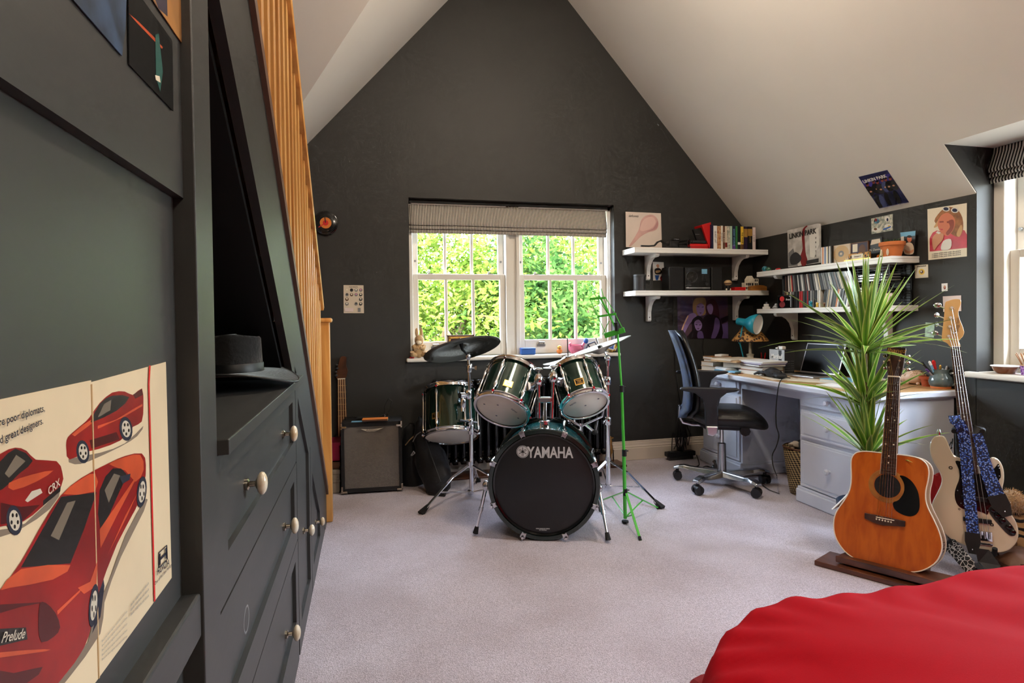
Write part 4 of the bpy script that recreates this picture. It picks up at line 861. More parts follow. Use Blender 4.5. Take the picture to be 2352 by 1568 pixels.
shelf('wall_shelf', 'lower white shelf on the right wall packed with CDs', (3.105, 2.9, Z4), (3.318, 4.16, Z4), .036, [(3.32, 3.96, Z4-.036), (3.32, 3.1, Z4-.036)], (0, 1, 0), (-1, 0, 0), .215)
# ---------------------------------------------------------------- books on the upper back shelf
yb = 4.315
def book(label, px0, px1, ptop, cov, title=None, tcol='white_plain', band=None, dep=.14, lean=0):
    x0 = P(px0, 565, y=yb).x; x1 = P(px1, 565, y=yb).x-.001; h = P(px0, ptop, y=yb).z-Z1
    M = MX.Translation((x0, yb, Z1)) @ MX.Rotation(lean, 4, 'Y'); w = x1-x0
    r = thing('book', label, 'book', M=M, group='books on the upper back shelf')
    MB().box((0, 0, 0), (w, .012, h), M).box((0, 0, 0), (.0025, dep, h), M).box((w-.0025, 0, 0), (w, dep, h), M).build('cover', cov, r, bevel=.0012)
    bx('pages', (.0025, .012, .003), (w-.0025, dep-.004, h-.004), 'paper', r, M=M)
    if band: bx('spine_band', (.0005, -.0008, h*band[0]), (w-.0005, .001, h*band[1]), band[2], r, M=M)
    if title: text(title, min(w*.8, .02), M @ frame((w/2, -.0012, h*.52), (0, 0, -1), (1, 0, 0)), tcol, r)
mat('pale_green', (176, 206, 178), .5); mat('rose_white', (226, 206, 200), .5); mat('bk_purple', (40, 24, 52), .5); mat('bk_tan', (206, 170, 118), .5, var=.3, vs=60, col2=(150, 70, 40)); mat('multi', (120, 130, 120), .5, var=.5, vs=50, col2=(220, 214, 196))
zx = lambda v: 1400+v/4.9
for a in (('thin navy paperback between the red folder and the white book', zx(1150), zx(1170), 515, 'navy'), ('white paperback titled in black, third from the red folder end', zx(1172), zx(1212), 518, 'white_plain', 'GUEST LIST', 'black'),
    ('tan patterned paperback next to the white one', zx(1213), zx(1255), 519, 'bk_tan'), ('slim white paperback with small dark print', zx(1256), zx(1277), 518, 'paper', 'the collected', 'navy'), ('slim dark brown paperback with pale title', zx(1278), zx(1300), 519, 'brown', 'BLACK BOOK', 'cream'),
    ('beige paperback with a dark red stripe', zx(1301), zx(1325), 519, 'beige', None, None, (.1, .3, 'dark_red')), ('mottled grey paperback with a pale lower spine', zx(1326), zx(1359), 519, 'multi', 'HEROES', 'cream'), ('pale green paperback beside the navy ones', zx(1360), zx(1382), 519, 'pale_green'),
    ('navy paperback with a violet foot', zx(1383), zx(1419), 519, 'navy', 'SHORT STORIES', 'sky_blue', (.02, .2, 'purple')), ('slim dark green paperback', zx(1420), zx(1442), 519, 'green'), ('black paperback with a square white label low on its spine', zx(1443), zx(1477), 519, 'black', None, None, (.22, .32, 'white_plain')),
    ('yellow and brown paperback with black lettering', zx(1478), zx(1510), 520, 'yellow', 'THE WASP', 'black', (.02, .24, 'brown')), ('black hardback with gold and purple spine bands', zx(1512), zx(1555), 520, 'bk_purple', None, None, (.55, .9, 'gold')), ('black hardback with gold top band and white ornament', zx(1557), zx(1608), 520, 'black', 'TOLKIEN', 'gold', (.6, .9, 'gold')),
    ('white and rose paperback at the right end of the row', zx(1612), zx(1645), 522, 'rose_white', 'a novel', 'grey')): book(*a)
# red folder leaning, black booklet on it, red case below, camera
def lean_slab(name, label, cat, quad, y, th, m, back=.0, group=None):
    pts = [P(a, b, y=y) for a, b in quad]; o = thing(name, label, cat, M=MX.Translation((sum(p.x for p in pts)/len(pts), y+th/2, min(p.z for p in pts))), group=group)
    MB().prism(pts, (0, th, 0)).build('body', m, o, bevel=min(.002, th/3)); return o, pts
lean_slab('folder', 'tall red folder leaning against the row of books', 'folder', ((1612, 516), (1633, 510), (1635, 569), (1629, 569)), 4.34, .12, 'red')
o, pts = lean_slab('booklet', 'black booklet tilted on the red folder above the camera case', 'book', ((1592, 527), (1614, 521.5), (1624, 551), (1602, 556)), 4.36, .02, 'black')
bx('title_line', (pts[0].x+.02, 4.3585, pts[0].z-.04), (pts[0].x+.06, 4.36, pts[0].z-.037), 'grey', o)
a = P(1584, 569.5, y=4.3); b = P(1627, 560, y=4.3); o = thing('zip_case', 'flat red case lying on the upper shelf beside the camera', 'case', ((a.x+b.x)/2, 4.35, Z1)); bx('body', (a.x, 4.3, Z1), (b.x, 4.41, b.z), 'red', o, bevel=.006); bx('zip', (a.x+.004, 4.298, Z1+.014), (b.x-.004, 4.3, Z1+.018), 'dark_red', o)
o = thing('pouch', 'flat black pouch lying on the red case', 'pouch', ((a.x+b.x)/2, 4.35, b.z)); bx('body', (a.x+.01, 4.31, b.z), (b.x-.004, 4.4, b.z+.032), 'black', o, bevel=.012, seg=3); bx('flap', (a.x+.03, 4.306, b.z+.01), (b.x-.02, 4.312, b.z+.026), 'dark_grey', o)
c = P(1556, 569, y=4.33); o = thing('camera', 'black camera with its lens to the right on the upper shelf', 'camera', (c.x, 4.33, Z1))
bx('body', (c.x-.07, 4.33, Z1), (c.x+.05, 4.4, Z1+.07), 'black', o, bevel=.012, seg=3); bx('viewfinder', (c.x-.03, 4.335, Z1+.068), (c.x+.03, 4.38, Z1+.092), 'black', o, bevel=.01)
MB().cyl((c.x+.035, 4.34, Z1+.036), (c.x+.075, 4.285, Z1+.036), .034, .037, 20).build('lens', 'black_gloss', o, smooth=True); MB().lathe([(.03, 0), (.037, .002), (.037, .006)], (c.x+.075, 4.285, Z1+.036), (.59, -.81, 0), 20).build('lens_ring', 'dark_grey', o)
text('Canon', .012, frame((c.x, 4.333, Z1+.08), (1, 0, 0), (0, 0, 1)), 'silver', o, ext=.001)
o = thing('camera_strap', 'black camera strap looping along the shelf to the left of the camera', 'strap', P(1500, 569, y=4.33))
MB().tube([P(q[0], q[1], y=q[2]) for q in ((1472, 564.5, 4.33), (1490, 565, 4.33), (1503, 564, 4.33), (1510, 556, 4.34), (1518, 553, 4.35), (1527, 560, 4.35), (1537, 562, 4.35), (1546, 562, 4.35))], .009, 4).build('webbing', 'black', o); 
o = thing('album_sleeve', 'square cream album sleeve with a pink onion shape standing on the upper shelf', 'record sleeve', P(1478, 570, y=4.48))
q4 = ((1437, 486), (1518, 489.5), (1520.5, 570), (1438, 567)); mat('sleeve_cream', (222, 206, 194), .5, var=.06, vs=5); mat('blush', (208, 164, 156), .6, var=.12, vs=14); mat('blush_light', (226, 190, 180), .6); mat('blush_dark', (186, 136, 132), .6)
pj_ = lambda p: P(p[0], p[1], y=4.47)
MB().prism([pj_(q) for q in q4], (0, .004, 0)).build('sleeve', 'sleeve_cream', o)
bl = smoothpts([(1445, 564), (1458, 544), (1468, 525), (1472, 507), (1482, 496), (1498, 493), (1510, 503), (1512, 519), (1505, 529), (1488, 534), (1472, 543), (1460, 555), (1449, 565)], 3)
prints('cover_print', [(bl, 'blush'), (smoothpts([(1470, 527), (1476, 508), (1488, 499), (1500, 499), (1506, 510), (1498, 522), (1480, 530)], 3), 'blush_light'), (smoothpts([(1484, 532), (1500, 524), (1510, 508), (1511, 518), (1504, 527)], 3), 'blush_dark')], pj_, (0, -1, 0), o)
text('deftones', .03, frame(P(1455, 496, y=4.4685), (1, 0, 0), (0, 0, 1)), 'dark_grey', o, shear=.3, sx=.85)
# ---------------------------------------------------------------- lower back shelf
def onz(px, y, z): p = P(px, 660, y=y); return V((p.x, y, z))
c = onz(1469, 4.4, Z2); o = thing('canister', 'dark grey cylindrical canister at the left end of the lower back shelf', 'canister', c)
MB().lathe([(0, 0), (.048, 0), (.05, .004), (.05, .118), (.052, .12), (.052, .135), (.046, .138), (0, .138)], c, n=28).build('body', 'dark_grey', o, smooth=True); MB().lathe([(.0505, .117), (.0525, .119), (.0505, .121)], c, n=28).build('lid_seam', 'black', o)
a, b = onz(1538, 4.33, Z2), onz(1571, 4.33, Z2)
for lab, p0, p1 in (('left black speaker of the stereo on the lower back shelf', 1537, 1572), ('right black speaker of the stereo on the lower back shelf', 1634, 1660)):
    a, b = onz(p0, 4.34, Z2), onz(p1, 4.34, Z2); o = thing('speaker', lab, 'speaker', ((a.x+b.x)/2, 4.4, Z2), group='stereo speakers')
    bx('cabinet', (a.x, 4.34, Z2), (b.x, 4.47, Z2+.2), 'black', o, bevel=.01); bx('grille', (a.x+.01, 4.336, Z2+.012), (b.x-.01, 4.341, Z2+.19), 'cym_felt', o)
a, b = onz(1574, 4.32, Z2), onz(1632, 4.32, Z2); o = thing('stereo', 'black micro stereo with a round disc window between its speakers', 'stereo', ((a.x+b.x)/2, 4.39, Z2)); mx_ = (a.x+b.x)/2
bx('body', (a.x, 4.32, Z2), (b.x, 4.47, Z2+.195), 'black', o, bevel=.006); MB().lathe([(.045, .0), (.049, .002), (.053, .0)], (mx_-.055, 4.319, Z2+.115), (0, -1, 0), 32).build('disc_ring', 'dark_grey', o, smooth=True); MB().lathe([(0, .001), (.044, .001)], (mx_-.055, 4.319, Z2+.115), (0, -1, 0), 32).build('disc_window', 'black_gloss', o)
bx('display', (mx_+.035, 4.317, Z2+.14), (mx_+.085, 4.32, Z2+.18), 'sky_blue', o); bx('trim_strip', (a.x+.004, 4.316, Z2+.02), (b.x-.004, 4.32, Z2+.027), 'silver', o)
for i in range(4):
    for j in range(4): bx('button', (mx_+.036+i*.013, 4.317, Z2+.085+j*.012), (mx_+.045+i*.013, 4.32, Z2+.093+j*.012), 'dark_grey', o)
MB().lathe([(0, .012), (.012, .012), (.014, 0)], (mx_+.075, 4.319, Z2+.055), (0, -1, 0), 18).build('volume_knob', 'dark_grey', o); text('CD', .012, frame((mx_-.055, 4.3175, Z2+.115), (1, 0, 0), (0, 0, 1)), 'grey', o); text('micro system', .01, frame((mx_-.09, 4.3185, Z2+.042), (1, 0, 0), (0, 0, 1)), 'grey', o)
c = onz(1672, 4.34, Z2); o = thing('bobble_figure', 'small figure with a round tan head standing right of the stereo', 'figurine', c)
MB().ell(c+V((0, 0, .068)), (.034, .03, .024)).build('head', 'tan', o, smooth=True); MB().lathe([(.028, .056), (.034, .06), (.034, .066)], c, n=18).build('dark_band', 'brown', o); MB().lathe([(0, .05), (.014, .045), (.018, .02), (.012, 0), (0, 0)], c, n=14).build('body', 'black', o, smooth=True)
for s in (-1, 1): MB().ell(c+V((s*.018, -.006, .012)), (.007, .007, .009)).build('hand', 'cream', o, smooth=True)
a, b = onz(1688, 4.31, Z2), onz(1713, 4.31, Z2); o = thing('tin', 'small flat red tin on the lower back shelf', 'tin', ((a.x+b.x)/2, 4.34, Z2)); bx('body', (a.x, 4.31, Z2), (b.x, 4.37, Z2+.016), 'red', o, bevel=.004); bx('lid', (a.x-.002, 4.308, Z2+.016), (b.x+.002, 4.372, Z2+.03), 'red', o, bevel=.004)
a, b = onz(1712, 4.36, Z2), onz(1742, 4.36, Z2); o = thing('model_house', 'cream porcelain canal house model behind the wooden block', 'ornament', ((a.x+b.x)/2, 4.38, Z2)); wv = b.x-a.x
for nm, x0, x1, h, gb in (('wing', 0, .28, .072, .0), ('gabled_front', .22, .68, .13, .03), ('side_house', .66, 1, .105, .0)):
    xa, xb = a.x+wv*x0, a.x+wv*x1; pl = [(xa, Z2), (xb, Z2), (xb, Z2+h-gb), ((xa+xb)/2+.008, Z2+h), ((xa+xb)/2-.008, Z2+h), (xa, Z2+h-gb)]; hs_ = MB().prism([(x, 4.36, z) for x, z in pl], (0, .05, 0)).build(nm, 'cream', o)
    for i in range(2):
        for j in range(3):
            z = Z2+.015+j*.033
            if z+.02 < Z2+h-gb: bx('window', (xa+(xb-xa)*(.18+.4*i), 4.358, z), (xa+(xb-xa)*(.42+.4*i), 4.361, z+.02), 'dark_grey', hs_)
a, b = onz(1726, 4.3, Z2), onz(1762, 4.3, Z2); o = thing('wooden_block', 'curved honey-brown wooden block at the right end of the lower back shelf', 'block', ((a.x+b.x)/2, 4.33, Z2)); woodmat('honey', (176, 116, 48), (140, 84, 30), 8, (.3, 1, 1))
MB().prism([(a.x+(b.x-a.x)*t, 4.3, Z2+z) for t, z in ((0, 0), (1, 0), (1, .034), (.8, .044), (.55, .048), (.25, .045), (0, .036))], (0, .05, 0)).build('body', 'honey', o, bevel=.003); bx('groove', (a.x+.01, 4.299, Z2+.018), (b.x-.01, 4.3005, Z2+.02), 'brown', o)
# ---------------------------------------------------------------- pictures on the back wall
def sheet(name, label, cat, quad, pj_, n, th=.0015, m='paper', group=None):
    pts = [pj_(q) for q in quad]; c = sum(pts, V())/len(pts); o = thing(name, label, cat, M=MX.Translation(c), group=group); MB().prism([p+V(n)*.0005 for p in pts], V(n)*th).build('sheet', m, o); return o
wallb = lambda p: P(p[0], p[1], y=YB-.0005); nb = V((0, -1, 0)); tk = lambda k: (lambda p: P(p[0], p[1], y=YB-.0022))
wp = lambda p: P(p[0], p[1], y=YB-.0022)
mat('poster_violet', (58, 42, 92), .35, var=.35, vs=6, col2=(92, 66, 72)); mat('poster_dark', (26, 14, 26), .35); mat('poster_blue', (62, 54, 140), .35); mat('violet_skin', (142, 116, 172), .4); mat('violet_skin_d', (96, 76, 128), .4); mat('blond', (156, 122, 84), .4); mat('gold_rim', (226, 180, 130), .4); mat('wine', (66, 26, 42), .4)
o = sheet('band_poster', 'dark violet poster of three posing figures below the lower back shelf', 'poster', ((1555, 679), (1671, 682), (1672.5, 777), (1557, 777)), wallb, nb, m='poster_violet')
T4 = lambda pts: [(1520+a/5.226, 640+b/5.226) for a, b in pts]
S_ = lambda pts, k=3: smoothpts(T4(pts), k)
prints('picture', [(T4([(610, 215), (795, 215), (795, 470), (660, 560)]), 'poster_blue'), (T4([(690, 560), (795, 520), (795, 715), (640, 715)]), 'violet_skin_d'),
    (S_([(370, 330), (390, 250), (450, 225), (520, 235), (535, 330), (520, 430), (440, 440), (385, 430)]), 'blond'), (S_([(415, 330), (470, 290), (510, 330), (505, 400), (470, 445), (430, 425)]), 'violet_skin'),
    (S_([(205, 690), (260, 540), (310, 440), (390, 410), (420, 470), (350, 520), (300, 600), (250, 690)]), 'violet_skin'), (T4([(205, 690), (262, 540), (310, 440), (322, 446), (272, 548), (222, 690)]), 'gold_rim'),
    (S_([(525, 320), (560, 260), (630, 245), (675, 330), (690, 470), (660, 520), (560, 470), (530, 400)]), 'wine'), (S_([(540, 330), (590, 300), (615, 350), (600, 420), (565, 415)]), 'violet_skin'), (S_([(500, 470), (600, 430), (700, 490), (720, 715), (480, 715)]), 'poster_dark'), (S_([(640, 470), (690, 500), (690, 600), (640, 715), (590, 715), (620, 600)]), 'violet_skin_d'),
    (S_([(360, 500), (440, 445), (500, 500), (510, 640), (520, 715), (300, 715), (360, 620)]), 'poster_dark'), (S_([(390, 520), (440, 490), (480, 540), (470, 600), (430, 625), (400, 590)]), 'violet_skin'), (S_([(430, 640), (480, 630), (500, 715), (430, 715)]), 'violet_skin_d'),
    (T4([(425, 330), (450, 335), (450, 342), (425, 340)]), 'poster_dark'), (T4([(478, 338), (500, 333), (500, 341), (478, 345)]), 'poster_dark'), (T4([(445, 405), (478, 407), (462, 418)]), 'wine'), (T4([(400, 545), (425, 548), (425, 556), (400, 553)]), 'poster_dark'), (T4([(445, 550), (468, 548), (468, 556), (445, 558)]), 'poster_dark'), (T4([(418, 592), (450, 594), (434, 604)]), 'wine'),
    (T4([(700, 480), (790, 440), (795, 500), (720, 540)]), 'poster_dark')], wp, nb, o, .00025, ((1555, 679), (1671, 682), (1672.5, 777), (1557, 777)))
o = sheet('photo_card', 'small photo card of a person in black beside the bracket over the canister', 'photo', ((1499, 601), (1524, 602), (1526, 643), (1500, 644)), wallb, nb, m='white_plain')
T2 = lambda pts: [(1400+a/4.9, 440+b/4.9) for a, b in pts]
prints('picture', [(smoothpts(T2([(500, 830), (540, 800), (590, 840), (610, 960), (560, 990), (510, 960)]), 3), 'dark_grey'), (smoothpts(T2([(525, 830), (545, 815), (560, 835), (545, 860)]), 3), 'skin'), (smoothpts(T2([(510, 870), (560, 860), (590, 900), (570, 930), (515, 925)]), 3), 'black'), (smoothpts(T2([(520, 890), (570, 885), (565, 905), (525, 915)]), 3), 'tan'), (T2([(510, 940), (560, 940), (545, 995), (520, 995)]), 'blue'), (smoothpts(T2([(570, 960), (610, 940), (610, 1000), (575, 1000)]), 2), 'dark_red')], wp, nb, o, .00025)
o = sheet('stamp_sheet', 'pale sheet printed with rows of small pictures pinned beside the staircase', 'print', ((789, 654.5), (835, 655), (836, 719), (789.5, 719)), wallb, nb, m='beige')
ps = [([(790, 656), (834, 656), (834, 661), (790, 661)], 'pink')]
for j in range(4):
    for i in range(4):
        if (i, j) in ((1, 2), (2, 2), (1, 3)): continue
        x = 793+i*10.5; y = 663+j*10.5; ps.append((arc((x+4, y+3), 4, 4, 8), random.choice(['grey', 'brown', 'tan', 'dark_grey']))); ps.append((arc((x+4, y+2), 2, 2, 6), random.choice(['cream', 'pink', 'black'])))
ps += [([(792, 707), (812, 707), (812, 715), (792, 715)], 'rose_white'), ([(822, 707), (828, 707), (828, 716), (822, 716)], 'grey')]
prints('picture', ps, wp, nb, o, .00012); text('PORTRAITS', .012, frame(P(812, 659, y=YB-.0045), (1, 0, 0), (0, 0, 1)), 'dark_grey', o)
c = P(748, 512, y=4.487); o = thing('record_clock', 'wall clock made from a black vinyl record with an orange label', 'clock', M=MX.Translation(c)); ry = .087
MB().lathe([(0, .006), (.03, .0062), (.034, .006), (ry-.004, .006), (ry, .004), (ry, 0), (0, 0)], c, (0, -1, 0), 48).build('record', 'black_gloss', o, smooth=True)
for k in range(5): MB().lathe([(.044+k*.009, .0062), (.045+k*.009, .0067), (.046+k*.009, .0062)], c, (0, -1, 0), 40).build('groove', 'dark_grey', o)
MB().lathe([(0, .0075), (.04, .0075), (.041, .006)], c, (0, -1, 0), 32).build('label', 'orange', o); MB().lathe([(0, .008), (.02, .008)], c, (0, -1, 0), 24).build('label_centre', 'red', o)
for a, l, m in ((PI/2+.1, .045, 'black'), (PI+.6, .06, 'red')): MB().bar(c+V((0, -.01, 0)), c+V((math.cos(a)*l, -.01, math.sin(a)*l)), .006, .002, (0, 1, 0)).build('hand', m, o)
# ---------------------------------------------------------------- right wall: pictures
xw = XK-.0005; wallr = lambda p: P(p[0], p[1], x=xw); nr_ = V((-1, 0, 0)); wr = lambda p: P(p[0], p[1], x=XK-.0022)
Tk = lambda pts: [(1940+a/3.733, 280+b/3.733) for a, b in pts]; Sk = lambda pts, k=3: smoothpts(Tk(pts), k)
mat('poster_black', (34, 36, 38), .4, var=.3, vs=10); mat('jacket_red', (190, 44, 62), .4, var=.2, vs=12); mat('hair', (150, 98, 58), .5, var=.35, vs=30); mat('hair_light', (206, 162, 110), .5); mat('face', (206, 120, 88), .5); mat('face_shade', (140, 66, 50), .5); mat('off_white', (226, 222, 214), .5)
o = sheet('magazine_page', 'large torn magazine page of a long-haired smoker in a red jacket and white sunglasses', 'poster', Tk([(712, 748), (1050, 695), (1050, 1152), (720, 1184)]), wallr, nr_, m='cream')
prints('picture', [(Tk([(728, 750), (1049, 697), (1049, 1078), (730, 1112)]), 'poster_black'), (Sk([(730, 1110), (735, 985), (790, 930), (900, 960), (1000, 920), (1046, 960), (1047, 1078)], 2), 'jacket_red'), (Sk([(770, 850), (820, 770), (880, 730), (960, 745), (1010, 820), (1015, 930), (970, 985), (900, 950), (830, 900)]), 'hair'), (Sk([(765, 905), (790, 860), (810, 830), (800, 890)]), 'hair_light'), (Sk([(960, 960), (1000, 880), (1010, 930), (985, 985)]), 'hair_light'),
    (Sk([(800, 860), (830, 800), (890, 780), (945, 830), (940, 910), (890, 975), (840, 960), (805, 910)]), 'face'), (Sk([(890, 850), (935, 840), (935, 910), (890, 970), (870, 950), (905, 900)]), 'face_shade'), (Tk([(815, 850), (850, 848), (852, 862), (815, 864)]), 'face_shade'), (Tk([(878, 850), (915, 855), (912, 868), (878, 866)]), 'face_shade'), (Tk([(815, 915), (850, 918), (835, 930)]), 'jacket_red'),
    (arc(Tk([(872, 745)])[0], 9, 6, 14, rot=.1), 'off_white'), (arc(Tk([(947, 757)])[0], 9, 6.2, 14, rot=.1), 'off_white'), (arc(Tk([(872, 745)])[0], 6, 4, 14, rot=.1), 'navy'), (arc(Tk([(947, 757)])[0], 6, 4.2, 14, rot=.1), 'navy'), (Sk([(830, 1095), (850, 1020), (915, 1005), (910, 1085)]), 'off_white'), (Sk([(755, 1040), (760, 985), (800, 950), (850, 960), (845, 1010), (800, 1060), (770, 1100)]), 'skin'), (Tk([(800, 935), (830, 948), (812, 962), (785, 948)]), 'off_white')], wr, nr_, o, .0002, Tk([(728, 750), (1049, 697), (1049, 1078), (730, 1112)]))
for j in range(3): text('a column of fine print under the picture', .011, frame(wr(Tk([(870, 1118+j*15)])[0])+nr_*.0006, (0, -1, 0), (0, 0, 1)), 'dark_grey', o)
o = sheet('postcard', 'small picture card of swimmers pinned below the sloping ceiling', 'card', ((2001.5, 502), (2051, 491), (2051.5, 529), (2002.5, 537.5)), wallr, nr_, m='multi')
Ts = lambda pts: [(1940+a/3.733, 280+b/3.733) for a, b in pts]; mat('pool', (84, 110, 112), .4)
prints('picture', [(Ts([(232, 832), (414, 795), (414, 925), (234, 958)]), 'pool'), (arc(Ts([(275, 850)])[0], 7, 6, 10), 'sky_blue'), (arc(Ts([(268, 840)])[0], 3, 4, 8), 'dark_red'), (arc(Ts([(365, 830)])[0], 6, 7, 10), 'off_white'), (arc(Ts([(368, 838)])[0], 2.5, 4, 8), 'navy'), (arc(Ts([(270, 925)])[0], 10, 5, 10), 'off_white'), (arc(Ts([(265, 918)])[0], 4, 3, 8), 'brown'), (arc(Ts([(375, 895)])[0], 9, 6, 10), 'off_white'), (arc(Ts([(382, 893)])[0], 3, 2, 8), 'yellow'), (Ts([(330, 915), (400, 890), (395, 905), (335, 928)]), 'blue')], wr, nr_, o, .00015)
o = sheet('flower_card', 'square orange flower card to the right of the CD rack', 'card', ((2101.5, 609), (2132, 607), (2132.5, 637), (2102.5, 639)), wallr, nr_, m='cream')
prints('picture', [(arc((2117, 624), 11, 11, 14), 'orange'), (arc((2117, 624), 7, 7, 12), 'yellow'), (arc((2117, 624), 4, 4, 10), 'brown'), (arc((2116, 623), 1.6, 2.4, 8), 'cream')], wr, nr_, o, .0002); text('alternation', .014, frame(wr((2117, 611))+nr_*.001, (0, -1, 0), (0, 0, 1)), 'black', o)
o = sheet('stamp', 'tiny white-bordered portrait stuck below the smoker page', 'photo', ((2163, 651), (2177, 650), (2177, 668), (2163.5, 669)), wallr, nr_, m='white_plain'); prints('picture', [([(2165, 653), (2175, 652.5), (2175, 666), (2165.5, 666.5)], 'beige'), (arc((2170, 660), 3, 5, 8), 'face_shade'), (arc((2170, 658), 2, 2.6, 8), 'skin')], wr, nr_, o, .0002)
o = sheet('drawing', 'pale drawing pinned behind the bass headstock', 'drawing', ((2166, 680.5), (2208, 678), (2208.5, 714), (2167, 716)), wallr, nr_, m='rose_white'); prints('picture', [(smoothpts([(2172, 712), (2174, 698), (2184, 690), (2198, 692), (2204, 704), (2203, 713)], 3), 'tan'), (smoothpts([(2176, 711), (2178, 700), (2186, 694), (2197, 696), (2200, 708)], 3), 'cream')], wr, nr_, o, .0002)
mat('mint', (150, 176, 150), .5, var=.25, vs=40)
o = sheet('ticket', 'pale green ticket stuck at the tip of the long leaves', 'ticket', ((2126.5, 740), (2147, 742), (2145.5, 775), (2124.5, 773)), wallr, nr_, m='mint'); prints('picture', [([(2129, 745), (2144, 746.5), (2143, 758), (2128, 757)], 'pale_green'), ([(2130, 762), (2142, 763), (2142, 766), (2130, 765)], 'grey')], wr, nr_, o, .0002)
# poster on the sloping ceiling
nS = V((-SL, 0, -1)).normalized()
def slope(p, off=.001): r_ = ray(*p); t = (ZE+SL*XK-CH)/(r_.z+SL*r_.x); return EYE+r_*t+nS*off
mat('poster_navy', (40, 44, 92), .35, var=.3, vs=8); mat('denim', (74, 84, 130), .4); mat('wash', (150, 148, 176), .4)
o = sheet('band_poster', 'blue band poster headed LINKIN PARK tilted on the sloping ceiling', 'poster', ((1972, 406), (2038, 390), (2088, 464), (2020, 478)), lambda p: slope(p, .0), nS, m='poster_navy')
fig = []
for i, (hx, hy) in enumerate(((198, 535), (250, 512), (285, 515), (325, 495), (355, 490), (395, 480))):
    bx_, by_ = hx+18+i*4, hy+55; fig += [(arc(Ts([(bx_+20, by_+110)])[0], 6, 18, 10, rot=-.45), ['wash', 'black', 'denim', 'black', 'navy', 'black'][i]), (arc(Ts([(bx_, by_)])[0], 9, 13, 10, rot=-.5), ['black', 'black', 'dark_grey', 'denim', 'black', 'dark_grey'][i]), (arc(Ts([(hx, hy)])[0], 3.4, 4.6, 10, rot=-.4), 'face_shade'), (arc(Ts([(hx-2, hy-10)])[0], 3.4, 2.4, 8, rot=-.4), 'black'), (arc(Ts([(hx+30, hy+60)])[0], 3, 2, 8), 'skin')]
prints('picture', [(Ts([(140, 505), (390, 440), (430, 490), (175, 570)]), 'poster_blue')]+fig+[(Ts([(300, 735), (500, 690), (520, 690), (310, 740)]), 'wash')], lambda p: slope(p, .0025), nS, o, .0001, ((1972, 406), (2038, 390), (2088, 464), (2020, 478)))
F = frame(slope((2010, 409.5), .0068), slope((2038, 402))-slope((1982, 417)), slope((2005, 400))-slope((2014, 420))); text('LINKIN PARK', .032, F, 'off_white', o, sx=.92, bold=.0008)
# ---------------------------------------------------------------- right wall, lower shelf: CDs
cdcols = {'black': (22, 22, 24), 'white': (226, 222, 214), 'grey': (128, 128, 126), 'red': (176, 34, 38), 'brown': (104, 70, 54), 'blue': (54, 88, 140), 'cream': (214, 198, 160), 'orange': (208, 120, 52), 'dark green': (40, 66, 48), 'charcoal': (52, 52, 56)}
cdm = {}
for k, c in cdcols.items():
    mat('cd_'+k, c, .3, coat=.4); m = MB().box((0, 0, 0), (.14, .0095, .1245)); m.cur = 1; m.box((-.0006, .0012, .004), (.0, .0083, .12)); cdm[k] = m.mesh('cd_case', ['glass_plastic' if 0 else 'cd_'+k, 'cd_'+k], False)
wts = ['black']*13+['charcoal']*8+['white']*5+['grey']*6+['red']*3+['brown']*3+['blue', 'cream', 'orange', 'dark green']
nth = lambda n: f"{n}{'th' if 10 <= n % 100 <= 20 else {1: 'st', 2: 'nd', 3: 'rd'}.get(n % 10, 'th')}"
def cdrow(row, ys, ye, z, lean0, lean1, rowlab):
    y = ys; i = 0; n = int((ys-ye)/.0112)
    while y > ye:
        c = random.choice(wts); o = bpy.data.objects.new('cd_case', cdm[c]); COL.objects.link(o); t = i/max(1, n); ln = lean0+(lean1-lean0)*t
        o.location = (3.145+random.uniform(-.003, .003), y-.0095, z); o.rotation_euler = (-ln, 0, 0)
        tag(o, f'{c} CD case, {nth(i+1)} from the left in the {rowlab}', 'CD case', f'CDs in the {rowlab}'); y -= .0112/max(.6, math.cos(ln)); i += 1
yT0 = P(1798, 650, x=3.145).y
cdrow(0, yT0, 3.2, Z4+.1265, .03, .42, 'upper CD row')
y1_ = P(1885, 700, x=3.145).y
cdrow(1, yT0, y1_+.005, Z4+.0, .0, .0, 'straight lower CD row')
cdrow(2, y1_-.02, 3.2, Z4, -.16, -.3, 'leaning lower CD row')
# CD rack
r = thing('cd_rack', 'black wire CD rack at the right end of the lower right shelf', 'rack', (3.2, 3.05, Z4)); mat('wire', (46, 48, 52), .35, .6)
ya, yb_ = 2.93, 3.185
for x in (3.125, 3.29):
    for y in (ya, ya+.045, ya+.07, yb_-.02, yb_): MB().cyl((x, y, Z4), (x, y, Z4+.255), .003, n=6).build('upright', 'wire', r)
for k in range(15):
    z = Z4+.008+k*.0165
    MB().tube([(3.29, yb_, z), (3.122, yb_, z), (3.122, ya, z), (3.29, ya, z)], .0018, 5).build('rung', 'wire', r)
MB().box((3.297, ya, Z4), (3.3, yb_, Z4+.256)).build('back_plate', 'black', r)
for i, k in enumerate((9, 10, 11, 4, 5, 6)):
    z = Z4+.0105+k*.0165; o = bx('rack_cd', (3.13, ya+.05 if k > 8 else ya+.1, z), (3.27, yb_-.01 if k > 8 else ya+.24, z+.0095), 'silver' if k > 8 else 'cd_grey', None, bevel=.001); o.name = 'cd_case'; tag(o, ['lowest', 'middle', 'highest'][i % 3]+(' of the three silver CDs lying flat in the black rack' if k > 8 else ' of the three grey CDs low in the black rack'), 'CD case', 'CDs lying in the black rack')
